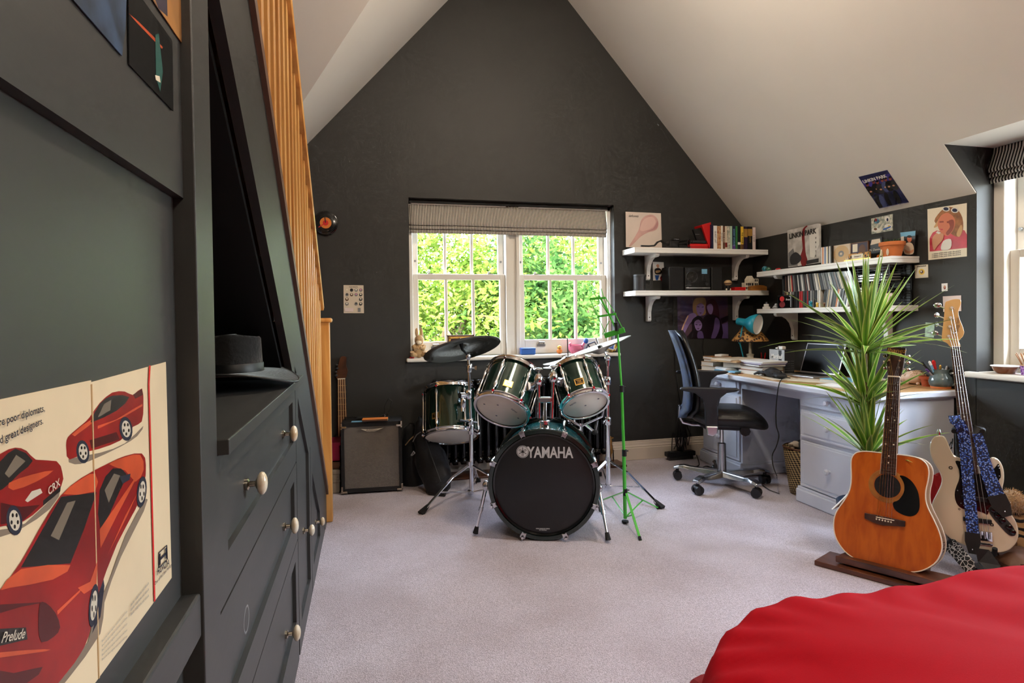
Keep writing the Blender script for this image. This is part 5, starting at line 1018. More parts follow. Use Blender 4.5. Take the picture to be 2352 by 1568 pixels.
# small things on the lower right shelf
def onr(px, x=3.16, z=Z4): p = P(px, 700, x=x); return V((x, p.y, z))
c = onr(1760, 3.15); o = thing('plug_adapter', 'white travel plug adapter with its pins pointing up beside the black tin', 'plug', c); bx('body', (c.x-.02, c.y-.024, Z4), (c.x+.02, c.y+.024, Z4+.018), 'white_plain', o, bevel=.004); bx('block', (c.x-.014, c.y-.015, Z4+.018), (c.x+.014, c.y+.015, Z4+.04), 'white_plain', o, bevel=.003)
for s in (-1, 1): MB().cyl((c.x, c.y+s*.008, Z4+.04), (c.x, c.y+s*.008, Z4+.058), .0025, n=8).build('pin', 'chrome_soft', o)
c = onr(1781, 3.16); o = thing('pewter_figure', 'small pewter ornament beside the plug adapter', 'ornament', c); MB().ell(c+V((0, 0, .014)), (.015, .022, .014)).build('body', 'silver', o, smooth=True); MB().ell(c+V((-.004, -.012, .03)), .012).build('head', 'silver', o, smooth=True); MB().ell(c+V((0, .022, .01)), (.008, .012, .006)).build('tail', 'silver', o, smooth=True)
a, b = onr(1829, 3.14), onr(1789, 3.14); o = thing('tin_box', 'black tin box with a red and white printed lid in front of the CDs', 'tin', (3.15, (a.y+b.y)/2, Z4)); y0_, y1_2 = P(1822, 700, x=3.135).y, P(1788, 700, x=3.135).y
bx('body', (3.125, y0_, Z4), (3.142, y1_2, Z4+.102), 'black', o, bevel=.004); pjx = lambda p: V((3.1248, y1_2-(y1_2-y0_)*p[0], Z4+.102*p[1])); prints('lid_print', [([(.05, .05), (.95, .05), (.95, .95), (.05, .95)], 'black_gloss'), (arc((.33, .72), .16, .2, 14), 'red'), (arc((.34, .3), .2, .24, 12), 'dark_red'), ([(.88, .08), (.94, .08), (.94, .92), (.8, .92), (.8, .87), (.88, .85)], 'silver')], pjx, (-1, 0, 0), o, .0002)
text('Boop', .02, frame(pjx((.72, .66))+V((-.0012, 0, 0)), (0, -1, 0), (0, 0, 1)), 'off_white', o, shear=.2)
for lab, px, m1, m2, h in (('small turquoise toy creature standing in front of the CDs', 1862, 'teal', 'sky_blue', .045), ('small yellow and white toy creature in front of the CDs', 1877, 'yellow', 'white_plain', .036), ('tiny brown toy animal in front of the leaning CDs', 1893, 'brown', 'tan', .03)):
    c = onr(px, 3.12); o = thing('toy_figure', lab, 'toy', c, group='toys on the lower right shelf'); MB().ell(c+V((0, 0, h*.3)), (h*.24, h*.26, h*.3)).build('body', m1, o, smooth=True); MB().ell(c+V((0, 0, h*.75)), (h*.26, h*.3, h*.26)).build('head', m1, o, smooth=True)
    for s in (-1, 1): MB().ell(c+V((0, s*h*.22, h*1.0)), (h*.08, h*.1, h*.14)).build('ear', m2, o, smooth=True); MB().ell(c+V((-h*.16, s*h*.16, h*.04)), (h*.14, h*.1, h*.06)).build('foot', m2, o, smooth=True)
    MB().ell(c+V((-h*.2, 0, h*.72)), (h*.1, h*.12, h*.09)).build('muzzle', m2, o, smooth=True)
a, b = onr(2052, 3.12), onr(2030, 3.12); o = thing('picture_card', 'small grey sketch card propped against the CD rack', 'card', (3.118, (a.y+b.y)/2, Z4)); y0_, y1_2 = a.y, b.y; bx('card', (3.112, y0_, Z4), (3.114, y1_2, Z4+.075), 'beige', o); pjx = lambda p: V((3.1118, y1_2-(y1_2-y0_)*p[0], Z4+.075*p[1])); prints('sketch', [(smoothpts([(.45, .02), (.6, .4), (.85, .75), (.98, .5), (.95, .02)], 3), 'dark_grey'), (smoothpts([(.6, .05), (.72, .3), (.85, .4), (.85, .05)], 3), 'cream')], pjx, (-1, 0, 0), o)
c = onr(2012, 3.13); o = thing('glass_bottle', 'little pale blue glass bottle behind the leaves on the lower right shelf', 'bottle', c); MB().lathe([(0, 0), (.018, 0), (.02, .006), (.02, .05), (.012, .062), (.008, .07), (.008, .082), (.01, .083)], c, n=16).build('glass', 'sky_blue', o, smooth=True); MB().cyl(c+V((0, 0, .082)), c+V((0, 0, .092)), .0085, n=10).build('stopper', 'tan', o)
# ---------------------------------------------------------------- upper right shelf
onu = lambda px, x=3.16: V((x, P(px, 590, x=x).y, Z3))
c = onu(1761, 3.14); o = thing('glass_ornament', 'blue and green glass ornament at the left end of the upper right shelf', 'ornament', c); mat('glass_teal', (20, 110, 130), .05, coat=1); mat('glass_green', (24, 90, 60), .05, coat=1)
MB().ell(c+V((0, .022, .022)), (.024, .024, .024)).build('blue_ball', 'glass_teal', o, smooth=True); MB().ell(c+V((0, -.018, .018)), (.02, .026, .018)).build('green_ball', 'glass_green', o, smooth=True)
c = onu(1787, 3.13); o = thing('hair_clip', 'small glossy red clip on the upper right shelf', 'clip', c); MB().ell(c+V((0, 0, .007)), (.009, .028, .007)).build('body', 'red', o, smooth=True); MB().ell(c+V((0, .02, .006)), (.006, .009, .005)).build('tip', 'rose_white', o, smooth=True)
# band sign
xs = 3.275; sg = lambda p: P(p[0], p[1], x=xs)
mat('sign_grey', (170, 166, 160), .45, var=.4, vs=14, col2=(214, 210, 204)); mat('sign_black', (32, 31, 32), .5)
o = sheet('metal_sign', 'grey distressed metal sign lettered LINKIN PARK leaning on the upper right shelf', 'sign', ((1810, 529), (1879, 513), (1886, 514), (1887, 603), (1812, 614)), sg, nr_, .006, 'sign_grey')
T3 = lambda pts: [(1720+a/4.611, 440+b/4.611) for a, b in pts]; s2 = lambda p: P(p[0], p[1], x=xs-.0075); S3 = lambda pts, k=3: smoothpts(T3(pts), k)
prints('print', [(S3([(560, 480), (570, 400), (610, 360), (620, 370), (590, 420), (600, 640), (620, 720), (600, 780), (560, 780), (545, 690), (570, 600)]), 'dark_red'), (T3([(420, 650), (470, 600), (500, 700), (520, 785), (420, 790)]), 'grey'), (T3([(610, 730), (740, 705), (740, 745), (612, 770)]), 'sign_black'), (T3([(640, 440), (740, 380), (745, 560), (690, 700), (650, 690)]), 'off_white'), (S3([(440, 690), (500, 640), (560, 700), (520, 760), (450, 770)]), 'dark_grey')], s2, nr_, o, .0003)
F = frame(s2(T3([(568, 448)])[0])+nr_*.003, s2(T3([(700, 420)])[0])-s2(T3([(430, 480)])[0]), (0, 0, 1)); text('LINKIN PARK', .056, F, 'sign_black', o, sx=.86, bold=.0015)
for i, ch in enumerate('HRSTR'): text(ch, .02, frame(s2(T3([(712, 490+i*48)])[0])+nr_*.003, (0, -1, 0), (0, 0, 1)), 'dark_grey', o)
# upright CDs and cases
yv = P(1886, 600, x=3.15).y
for i, c in enumerate(('white', 'orange', 'white', 'blue', 'white', 'cream', 'charcoal', 'white', 'black')):
    o = bpy.data.objects.new('cd_case', cdm[c]); COL.objects.link(o); o.location = (3.15, yv-.0105*(i+1), Z3); tag(o, f'{c} upright CD case, {nth(i+1)} to the right of the metal sign', 'CD case', 'CDs upright on the upper right shelf')
def prop(name, label, cat, px0, px1, x, h, m, th=.01):
    y1_, y0_ = P(px0, 590, x=x).y, P(px1, 590, x=x).y; o = thing(name, label, cat, (x, (y0_+y1_)/2, Z3)); bx('case', (x, y0_, Z3), (x+th, y1_, Z3+h), m, o, bevel=.001)
    return o, (lambda p: V((x-.0003, y1_-(y1_-y0_)*p[0], Z3+h*p[1])))
o, q = prop('cd_case', 'beige CD case with a gold disc facing out on the upper shelf', 'CD case', 1913, 1952, 3.17, .125, 'beige'); prints('disc_print', [(arc((.5, .5), .46, .46, 30), 'tan'), (arc((.5, .5), .17, .17, 20), 'grey'), (arc((.5, .5), .07, .07, 16), 'beige')], q, (-1, 0, 0), o)
o, q = prop('cd_case', 'brown CD case with a small cream label on the upper right shelf', 'CD case', 1953, 1994, 3.18, .125, 'brown'); prints('cover_print', [([(.05, .05), (.95, .05), (.95, .95), (.05, .95)], 'bk_purple'), ([(.14, .5), (.42, .5), (.42, .92), (.14, .92)], 'cream'), (arc((.68, .55), .2, .3, 12), 'brown')], q, (-1, 0, 0), o)
o, q = prop('cd_case', 'black CD case with white script beside the terracotta pot', 'CD case', 1995, 2026, 3.19, .135, 'black'); prints('cover_print', [([(.15, .7), (.9, .75), (.85, .95), (.25, .95)], 'beige'), (arc((.75, .12), .14, .08, 10), 'orange')], q, (-1, 0, 0), o); text('Mc Donner', .02, frame(q((.5, .45))+V((-.001, 0, 0)), (0, -1, 0), (0, 0, 1)), 'off_white', o, shear=.2)
voro('leopard', 46, [(120, 72, 34), (16, 11, 8), (186, 136, 72)], .6, thr=(0, .26, .47))
y1_, y0_ = P(1952, 590, x=3.125).y, P(1998, 590, x=3.125).y; o = thing('trinket_box', 'small leopard print box with a cream panel in front of the CDs', 'box', (3.13, (y0_+y1_)/2, Z3)); bx('body', (3.112, y0_, Z3), (3.135, y1_, Z3+.046), 'leopard', o, bevel=.003); bx('panel', (3.1105, y0_+.04, Z3+.01), (3.1125, y1_-.03, Z3+.038), 'cream', o); text('Leopard', .016, frame((3.109, (y0_+y1_)/2+.003, Z3+.024), (0, -1, 0), (0, 0, 1)), 'wine', o, shear=.3); bx('base_strip', (3.108, y0_-.02, Z3), (3.112, y1_+.03, Z3+.008), 'gold', o)
mat('terracotta', (204, 116, 62), .75, var=.12, vs=20); mat('terracotta_dark', (176, 78, 36), .7)
def pot(o, c, R, h, m='terracotta', rim=.26, n=32):
    MB().lathe([(0, .004), (R*.66, 0), (R*.9, h*(1-rim)), (R*.93, h*(1-rim)), (R, h*(1-rim)+.002), (R, h-.002), (R*.97, h), (R*.9, h), (R*.86, h*(1-rim)), (R*.8, h*.8), (0, h*.8)], c, n=n).build('pot', m, o, smooth=True)
c = onu(2049, 3.2); o = thing('plant_pot', 'terracotta pot with a small succulent on the upper right shelf', 'plant', c); pot(o, c, .072, .095)
mat('succulent', (56, 78, 44), .5)
for k in range(12):
    t = k*2.4; d = V((math.cos(t)*.03, math.sin(t)*.03, 0)); MB().tube([c+V((0, 0, .075))+d*.3, c+V((0, 0, .1))+d, c+V((0, 0, .115))+d*1.5], [.008, .006, .001], 6).build('leaf', 'succulent', o, smooth=True)
MB().lathe([(0, .074), (.06, .076)], c, n=20).build('soil', 'brown', o)
for k in (-.4, .5): MB().ell(c+V((-.056, k*.05, .03)), (.006, .008, .022)).build('moulded_figure', 'beige', o, smooth=True)
o = sheet('photo_print', 'colour photo of a smiling child behind the terracotta pot', 'photo', ((2067, 534), (2104, 529), (2100, 584), (2070, 585)), lambda p: P(p[0], p[1], x=3.29), nr_, m='poster_black'); q = lambda p: P(p[0], p[1], x=3.2875)
prints('picture', [([(2068, 534), (2103, 530), (2102, 541), (2069, 544)], 'sky_blue'), ([(2069, 544), (2076, 542), (2078, 572), (2071, 580)], 'off_white'), (smoothpts([(2078, 583), (2076, 566), (2084, 557), (2094, 558), (2099, 568), (2097, 583)], 3), 'beige'), (arc((2089, 549), 5.5, 7, 12), 'face'), (arc((2089, 543), 5.5, 3, 10), 'black'), (smoothpts([(2078, 572), (2088, 577), (2099, 572), (2096, 580), (2082, 581)], 3), 'skin')], q, nr_, o, .0002)

# ---------------------------------------------------------------- on the desk
onD = lambda px, py: P(px, py, z=ZD)
def dbook(label, c, z, w, d, h, rz, cov, pages=True, grp='books and papers piled on the desk', name='book', cat='book'):
    M = MX.Translation((c[0], c[1], z)) @ MX.Rotation(rz, 4, 'Z'); o = thing(name, label, cat, M=M, group=grp)
    if pages:
        t = min(.003, h*.2); bx('cover', (-w/2, -d/2, 0), (w/2, d/2, t), cov, o, M=M); bx('cover', (-w/2, -d/2, h-t), (w/2, d/2, h), cov, o, M=M); bx('spine', (w/2-.004, -d/2, 0), (w/2, d/2, h), cov, o, M=M); bx('pages', (-w/2+.003, -d/2+.003, t), (w/2-.004, d/2-.003, h-t), 'paper', o, M=M)
    else:
        bx('sheets', (-w/2, -d/2, 0), (w/2, d/2, h*.8), cov, o, M=M); bx('top_sheet', (-w/2+.008, -d/2-.004, h*.8), (w/2-.004, d/2+.006, h), cov, o, M=M)
    return o
c = (2.76, 4.2); z = ZD
for lab, w, d, h, rz, cv in (('thick cream-edged book at the bottom of the pile behind the chair', .2, .15, .038, .2, 'beige'), ('white-paged book second in the pile behind the chair', .2, .15, .034, .1, 'tan'), ('brown book near the top of the pile behind the chair', .17, .13, .02, .3, 'brown'), ('yellow-edged book on top of the pile behind the chair', .18, .13, .022, .05, 'honey')): dbook(lab, c, z, w, d, h, rz, cv); z += h
o = dbook('crumpled white tissue pack on the yellow-edged book', (c[0]+.03, c[1]-.02), z, .1, .06, .015, .4, 'white_plain', False, name='tissue_pack', cat='tissues')
c = (2.8, 4.0); z = ZD
for lab, w, d, h, rz, cv, pg, nm, ct in (('white and violet magazine at the bottom of the middle pile', .29, .2, .008, .05, 'white_plain', False, 'magazine', 'magazine'), ('blue folded magazine in the middle pile', .27, .2, .012, .25, 'sky_blue', False, 'magazine', 'magazine'), ('curled white exercise book in the middle pile', .24, .17, .02, -.1, 'white_plain', False, 'magazine', 'magazine'), ('thick tan hardback with a dark cover in the middle pile', .2, .14, .045, .6, 'dark_grey', True, 'book', 'book'), ('manila envelope of loose papers on top of the middle pile', .32, .23, .012, .35, 'tan', False, 'envelope', 'envelope'), ('sheaf of buff papers topping the middle pile', .3, .22, .01, .15, 'beige', False, 'papers', 'papers')): dbook(lab, (c[0]+random.uniform(-.01, .02), c[1]+random.uniform(-.02, .02)), z, w, d, h, rz, cv, pg, name=nm, cat=ct); z += h
c = (2.86, 3.79); z = ZD
for lab, w, d, h, rz, cv in (('white book with a dark red spine at the bottom of the right pile', .19, .26, .036, .12, 'dark_red'), ('tan-spined white book second in the right pile', .19, .25, .03, .08, 'tan'), ('navy hardback in the right pile of books', .22, .29, .017, -.06, 'navy'), ('violet-edged slim book in the right pile', .22, .3, .011, .0, 'purple'), ('thin white book on top of the right pile', .22, .3, .011, .05, 'white_plain')): dbook(lab, c, z, w, d, h, rz, cv); z += h
dbook('yellow paper spread flat under the books on the desk', (2.83, 3.7), ZD, .22, .3, .003, .3, 'tan', False, name='papers', cat='papers'); dbook('white sheet of paper lying near the black gloves', (2.8, 3.5), ZD, .2, .26, .002, -.3, 'cream', False, name='papers', cat='papers')
c = onD(1722, 850); c = V((2.79, 3.56, ZD+.003)); o = thing('gloves', 'crumpled black gloves lying on the desk in front of the books', 'gloves', c); mat('glove', (20, 20, 22), .6, bump=.4, bs=60)
def blob(c, r, seed, n=16): 
    m = MB().ell((0, 0, 0), 1, n); out = []
    for p in m.v: k = 1+.35*noise.noise(p*1.7+V((seed, 0, 0))); out.append(V(c)+V((p.x*r[0]*k, p.y*r[1]*k, max(-r[2]*.9, p.z*r[2]*k))))
    m.v = out; return m
blob(c+V((0, 0, .03)), (.05, .07, .034), 1).build('palm', 'glove', o, smooth=True); blob(c+V((-.02, -.09, .02)), (.035, .06, .02), 4).build('cuff', 'glove', o, smooth=True)
for k in range(4): MB().tube([c+V((-.03+k*.016, .04, .025)), c+V((-.05+k*.026, .09, .03)), c+V((-.06+k*.034, .13, .012))], [.012, .011, .007], 8).build('finger', 'glove', o, smooth=True)
# teal desk lamp
lb = V((3.02, 4.13, ZD)); o = thing('desk_lamp', 'turquoise adjustable desk lamp on the corner of the desk', 'lamp', lb)
yl = lb.y; lp = lambda x, y: P(x, y, y=yl)
MB().lathe([(0, .02), (.06, .018), (.075, .008), (.075, 0), (0, 0)], lb, n=28).build('base', 'teal', o, smooth=True)
MB().tube([lb+V((0, 0, .015)), lp(1708, 824), lp(1699, 786)], .0055, 8).build('lower_arm', 'teal', o, smooth=True); MB().tube([lp(1699, 786), lp(1704, 757), lp(1707, 745)], .0055, 8).build('upper_arm', 'teal', o, smooth=True); MB().ell(lp(1699, 786), .013).build('joint', 'teal', o, smooth=True)
hc = lp(1703, 739); hd = axis_from(1720, 743, 1, .16, .45)
MB().lathe([(.0, -.035), (.025, -.035), (.029, -.028), (.029, .03), (.04, .048), (.058, .07), (.077, .11), (.08, .14)], hc, hd, 32).build('shade', 'teal', o, smooth=True, solid=.002); MB().lathe([(.0, .055), (.05, .066), (.073, .11), (.078, .1395)], hc, hd, 32).build('inner_reflector', 'white_plain', o, smooth=True)
for k in range(3): MB().box((-.001, -.012, -.006), (.001, .012, -.004), MX.Translation(hc+hd*(.0+.012*k)+V((0, -.026, .005)))).build('vent', 'navy', o)
# leopard lamp
c = P(1722, 826, z=ZD); c = V((3.17, 4.16, ZD)); o = thing('table_lamp', 'table lamp with a leopard print coolie shade and cream baluster base', 'lamp', c)
yl = c.y; cz = lambda py: P(1723, py, y=yl).z
cc = V((P(1723, 800, y=yl).x, yl, ZD)); h0 = cz(784)-ZD; h1 = cz(746)-ZD
MB().lathe([(0, 0), (.042, 0), (.045, .008), (.047, .02), (.043, .035), (.028, .06), (.024, .09), (.027, .115), (.03, .125), (.012, .13), (.01, h0+.02)], cc, n=28).build('base', 'cream', o, smooth=True); MB().lathe([(.0465, .017), (.0485, .021), (.0465, .025)], cc, n=28).build('base_band', 'gold', o)
MB().lathe([(.052, h1), (.09, h0+(h1-h0)*.55), (.14, h0+.012), (.142, h0)], cc, n=40).build('shade', 'leopard', o, smooth=True, solid=.002); MB().lathe([(.141, h0-.003), (.144, h0+.002), (.141, h0+.006)], cc, n=40).build('shade_trim', 'black', o)
# pots of pens
def potpens(o, c, n, h, cols, spread, top, r0=.02, th=.004):
    for k in range(n):
        t = k*2.4+.5; d = V((math.cos(t), math.sin(t), 0))*r0*.6; e = c+d*spread+V((0, 0, top*random.uniform(.85, 1.05)))
        p = MB().tube([c+d*.3+V((0, 0, .01)), e-(e-c).normalized()*.012, e], [th, th, th*.35], 7).build('pencil', cols[k % len(cols)], o)
c = V((3.2, P(1752, 820, x=3.2).y, ZD)); o = thing('glass_pen_pot', 'square glass pot holding two red pens behind the piled books', 'pen pot', c); bx('pot', (c.x-.035, c.y-.035, ZD), (c.x+.035, c.y+.035, ZD+.068), 'silver', o, bevel=.006); bx('rim', (c.x-.036, c.y-.036, ZD+.06), (c.x+.036, c.y+.036, ZD+.07), 'grey', o, bevel=.003)
for a, b in ((-.02, -.03), (.016, .012)): MB().tube([c+V((0, a, .06)), c+V((.0, a+b*.4, .13))], .005, 8).build('red_pen', 'red', o)
blob(c+V((0, 0, .066)), (.03, .03, .014), 3).build('oddments', 'beige', o, smooth=True)
# headphone box
c = onD(1800, 862); xa = 2.93; ya_ = P(1768, 850, x=xa).y; M1 = P(1802, 861.5, z=ZD); M0 = M1+V((0, .165, 0)); M2 = M1+V((.085, 0, 0)); hh = P(1802, 804, x=M1.x).z-ZD
o = thing('headphone_box', 'grey and black headphone box lettered Marshall standing on the desk', 'box', (M0+M2)/2)
M3 = M0+M2-M1
MB().prism([M0, M1, M2, M3], (0, 0, hh)).build('carton', 'dark_grey', o, bevel=.001)
fn = (M1-M0).cross(V((0, 0, 1))).normalized(); 
if fn.dot(EYE-M0) < 0: fn = -fn
mat('box_silver', (176, 176, 176), .35, .2)
ez = V((0, 0, hh)); q = lambda p: M0+(M1-M0)*p[0]+ez*p[1]
prints('front_print', [([(0, 0), (1, 0), (1, 1), (0, 1)], 'box_silver'), ([(.62, .5), (.82, .5), (.82, .98), (.62, .98)], 'sign_black'), (smoothpts([(.5, .05), (.5, .3), (.6, .42), (.82, .42), (.92, .3), (.92, .05)], 3), 'sign_black'), ([(.66, .42), (.79, .42), (.79, .5), (.66, .5)], 'grey')], q, fn, o); F = frame(q((.5, .72))+fn*.003, M1-M0, (0, 0, 1)); text('Marshall', .047, F, 'off_white', o, shear=.25, sx=.78, bold=.0008); text('Marshall', .012, frame(q((.71, .17))+fn*.003, M1-M0, (0, 0, 1)), 'off_white', o); text('MAJOR', .01, frame(q((.18, .6))+fn*.003, M1-M0, (0, 0, 1)), 'off_white', o)
sn = (M2-M1).cross(V((0, 0, 1))).normalized(); sn = sn if sn.dot(EYE-M1) > 0 else -sn; q2 = lambda p: M1+(M2-M1)*p[0]+ez*p[1]
for k in range(5): text('headphones  wireless', .009, frame(q2((.5, .55-k*.09))+sn*.0015, M2-M1, (0, 0, 1)), 'grey', o)
cb = (M0+M2)/2+V((0, 0, hh)); o = thing('charger', 'white charger and cable lying on the headphone box', 'charger', cb); bx('plug', (cb.x-.02, cb.y-.03, cb.z), (cb.x+.015, cb.y+.01, cb.z+.025), 'white_plain', o, bevel=.006); MB().tube([cb+V((0, .01, .01)), cb+V((.01, .04, .02)), cb+V((-.01, .05, .008)), cb+V((-.02, .02, .006))], .005, 8).build('cable', 'white_plain', o, smooth=True)
dbook('tan leather folder under the headphone box corner', ((M1.x+M0.x)/2-.02, M1.y+.02), ZD, .12, .16, .012, .2, 'tan', True, name='folder', cat='folder')
c = P(1834, 851, z=ZD)+V((.06, .0, 0)); o = thing('mesh_pen_pot', 'black mesh pen pot full of pencils left of the laptop', 'pen pot', c); MB().lathe([(0, .002), (.036, .002), (.04, .1), (.041, .102)], c, n=24).build('mesh_cup', 'wire', o, solid=.001); MB().lathe([(.04, .096), (.043, .1), (.04, .104)], c, n=24).build('rim', 'black', o); potpens(o, c, 7, .1, ['orange', 'tan', 'red', 'honey', 'cream', 'skin', 'yellow'], 2.6, .165, .022, .005)
# laptop
fl, fr = P(1782, 861, z=ZD), P(1848, 867, z=ZD); bl_, br_ = P(1826, 850, z=ZD), P(1888, 861, z=ZD)
br_ = fr+(bl_-fl); e1 = (fr-fl); e2 = (bl_-fl); o = thing('laptop', 'open silver laptop with a dark screen behind the plant', 'laptop', (fl+br_)/2)
W_ = .33; e1n = V((.12, -.99, 0)).normalized(); e2n = V((.99, .12, 0)); fl = P(1782, 861, z=ZD); D_ = .235
q = lambda a, b, c_=0: fl+e1n*a+e2n*b+V((0, 0, c_))
MB().prism([q(0, 0), q(W_, 0), q(W_, D_), q(0, D_)], (0, 0, .014)).build('base', 'silver', o, bevel=.003); MB().prism([q(.02, .09, .0142), q(W_-.02, .09, .0142), q(W_-.02, D_-.02, .0142), q(.02, D_-.02, .0142)], (0, 0, .0008)).build('keyboard', 'dark_grey', o)
for k in range(5):
    for j in range(13): MB().prism([q(.025+j*.0217, .098+k*.022, .015), q(.043+j*.0217, .098+k*.022, .015), q(.043+j*.0217, .116+k*.022, .015), q(.025+j*.0217, .116+k*.022, .015)], (0, 0, .001)).build('key', 'black', o)
MB().prism([q(.11, .012, .0142), q(.22, .012, .0142), q(.22, .078, .0142), q(.11, .078, .0142)], (0, 0, .0004)).build('trackpad', 'grey', o)
tl = e2n*.075+V((0, 0, .215)); nl = tl.cross(e1n).normalized()
if nl.dot(EYE-q(0, D_)) < 0: nl = -nl
MB().prism([q(0, D_, .014), q(W_, D_, .014), q(W_, D_, .014)+tl, q(0, D_, .014)+tl], nl*-.007).build('lid', 'silver', o, bevel=.002); s_ = [q(.008, D_, .014)+tl*.04+nl*.0006, q(W_-.008, D_, .014)+tl*.04+nl*.0006, q(W_-.008, D_, .014)+tl*.965+nl*.0006, q(.008, D_, .014)+tl*.965+nl*.0006]; mat('screen', (7, 8, 9), .35, spec=.25); MB().poly(s_).build('screen', 'screen', o)
# papers and notebooks right of the laptop
for lab, px, py, w, d, h, rz, cv, pg in (('sheet of cream paper sliding under the laptop on the desk', 1850, 876, .21, .29, .002, .5, 'cream', False), ('stack of blue and white printed notebooks behind the middle leaves', 1925, 880, .2, .27, .022, .1, 'sky_blue', True), ('white notepad with grey lines near the front edge of the desk', 1910, 889, .15, .21, .008, .12, 'white_plain', False), ('flat grey notebook beside the guitar headstock', 2022, 872, .2, .2, .016, -.1, 'grey', True), ('beige notebook below the guitar headstock', 2030, 878, .17, .18, .007, .2, 'beige', False)):
    p = onD(px, py); dbook(lab, (p.x+w*.4, p.y), ZD+random.uniform(0, .0005), w, d, h, rz, cv, pg, name='notebook', cat='notebook')
p = onD(2022, 872)+V((.09, 0, .0165)); dbook('purple pencil case on the grey notebook behind the headstock', (p.x, p.y), p.z, .09, .17, .03, .1, 'purple', False, name='pencil_case', cat='pencil case'); dbook('green and blue booklets on the purple pencil case', (p.x+.02, p.y), p.z+.03, .1, .15, .02, -.1, 'green', True, name='booklet', cat='book')
# hedgehog, small pot, jug
c = onD(2088, 883)+V((.04, 0, 0)); o = thing('hedgehog_ornament', 'ceramic hedgehog ornament on the desk between headstock and terracotta pot', 'ornament', c); mat('hog', (232, 202, 180), .35); mat('spines', (206, 172, 130), .6)
Mh = MX.Rotation(math.radians(-70), 3, 'Z')
MB().ell(c+V((0, 0, .045)), (.062, .04, .042), 20, Mh).build('body', 'hog', o, smooth=True); hd_ = Mh @ V((-1, 0, 0)); MB().ell(c+hd_*.052+V((0, 0, .036)), (.032, .026, .024), 16, Mh).build('head', 'hog', o, smooth=True); MB().ell(c+hd_*.086+V((0, 0, .03)), .008).build('nose', 'face_shade', o, smooth=True)
for s in (-1, 1):
    sd = Mh @ V((0, s, 0)); MB().ell(c+hd_*.04+sd*.024+V((0, 0, .058)), (.009, .009, .01)).build('ear', 'hog', o, smooth=True); MB().ell(c+hd_*.072+sd*.018+V((0, 0, .042)), .004).build('eye', 'black', o, smooth=True)
    for f in (.03, -.03): MB().ell(c+hd_*f+sd*.022+V((0, 0, .008)), (.013, .01, .009)).build('foot', 'hog', o, smooth=True)
m = MB()
for k in range(150):
    t = random.uniform(-1, 1)*2.2; ph = random.uniform(.1, 1.35); d = Mh @ V((-math.cos(t)*math.cos(ph)*.062*-1*.9+.012, math.sin(t)*math.cos(ph)*.04, math.sin(ph)*.042)); p = c+V((0, 0, .045))+d; n_ = d.normalized(); m.tube([p, p+n_*.006+(Mh @ V((.004, 0, 0)))], [.0022, .0004], 4, caps=False)
sp = m.build('spines', 'spines', o); sp['kind'] = 'stuff'
c = onD(2121, 887)+V((.03, 0, 0)); o = thing('flower_pot', 'small empty terracotta pot on the desk beside the grey jug', 'pot', c); MB().lathe([(0, .003), (.028, 0), (.035, .042), (.042, .044), (.043, .06), (.039, .061), (.036, .045), (.03, .01), (0, .008)], c, n=28).build('pot', 'terracotta_dark', o, smooth=True); MB().lathe([(.0428, .043), (.0436, .044), (.0428, .045)], c, n=28).build('rim_edge', 'terracotta_dark', o)
c = onD(2152, 892)+V((.04, .01, 0)); o = thing('jug', 'grey-blue glazed jug full of pens at the right end of the desk', 'jug', c); mat('glaze', (92, 108, 112), .18, var=.25, vs=20, coat=.6)
MB().lathe([(0, .005), (.045, .005), (.058, .02), (.062, .04), (.056, .065), (.043, .085), (.042, .1), (.048, .112), (.045, .112), (.038, .098), (.038, .085), (.05, .05), (0, .015)], c, n=32).build('body', 'glaze', o, smooth=True); MB().lathe([(0, 0), (.05, 0), (.052, .01), (.05, .014)], c, n=32).build('foot', 'terracotta', o, smooth=True)
hv = V((.42, -.9, 0)).normalized(); MB().tube([c+hv*.045+V((0, 0, .088)), c+hv*.07+V((0, 0, .092)), c+hv*.1+V((0, 0, .08)), c+hv*.105+V((0, 0, .062)), c+hv*.085+V((0, 0, .04)), c+hv*.056+V((0, 0, .02))], [.007, .007, .008, .008, .008, .007], 8).build('handle', 'glaze', o, smooth=True)
for px, py, m, tip, th in ((2118, 832, 'black', 'black', .006), (2128, 848, 'silver', 'purple', .0055), (2135, 831, 'sky_blue', 'white_plain', .006), (2144, 829, 'red', 'red', .0075), (2160, 840, 'black', 'gold', .005), (2175, 842, 'dark_grey', 'silver', .005), (2152, 856, 'cream', 'pale_green', .007)):
    e = PP(px, py, c, FW); dr = (e-(c+V((0, 0, .03)))); s0 = c+V((0, 0, .04))+V((dr.x, dr.y, 0)).normalized()*.012; p = MB().tube([s0, e], th, 8).build('pen', m, o); MB().tube([e-(e-s0).normalized()*.02, e, e+(e-s0).normalized()*.006], [th*1.2, th*1.2, th*.4], 8).build('pen_end', tip, p)
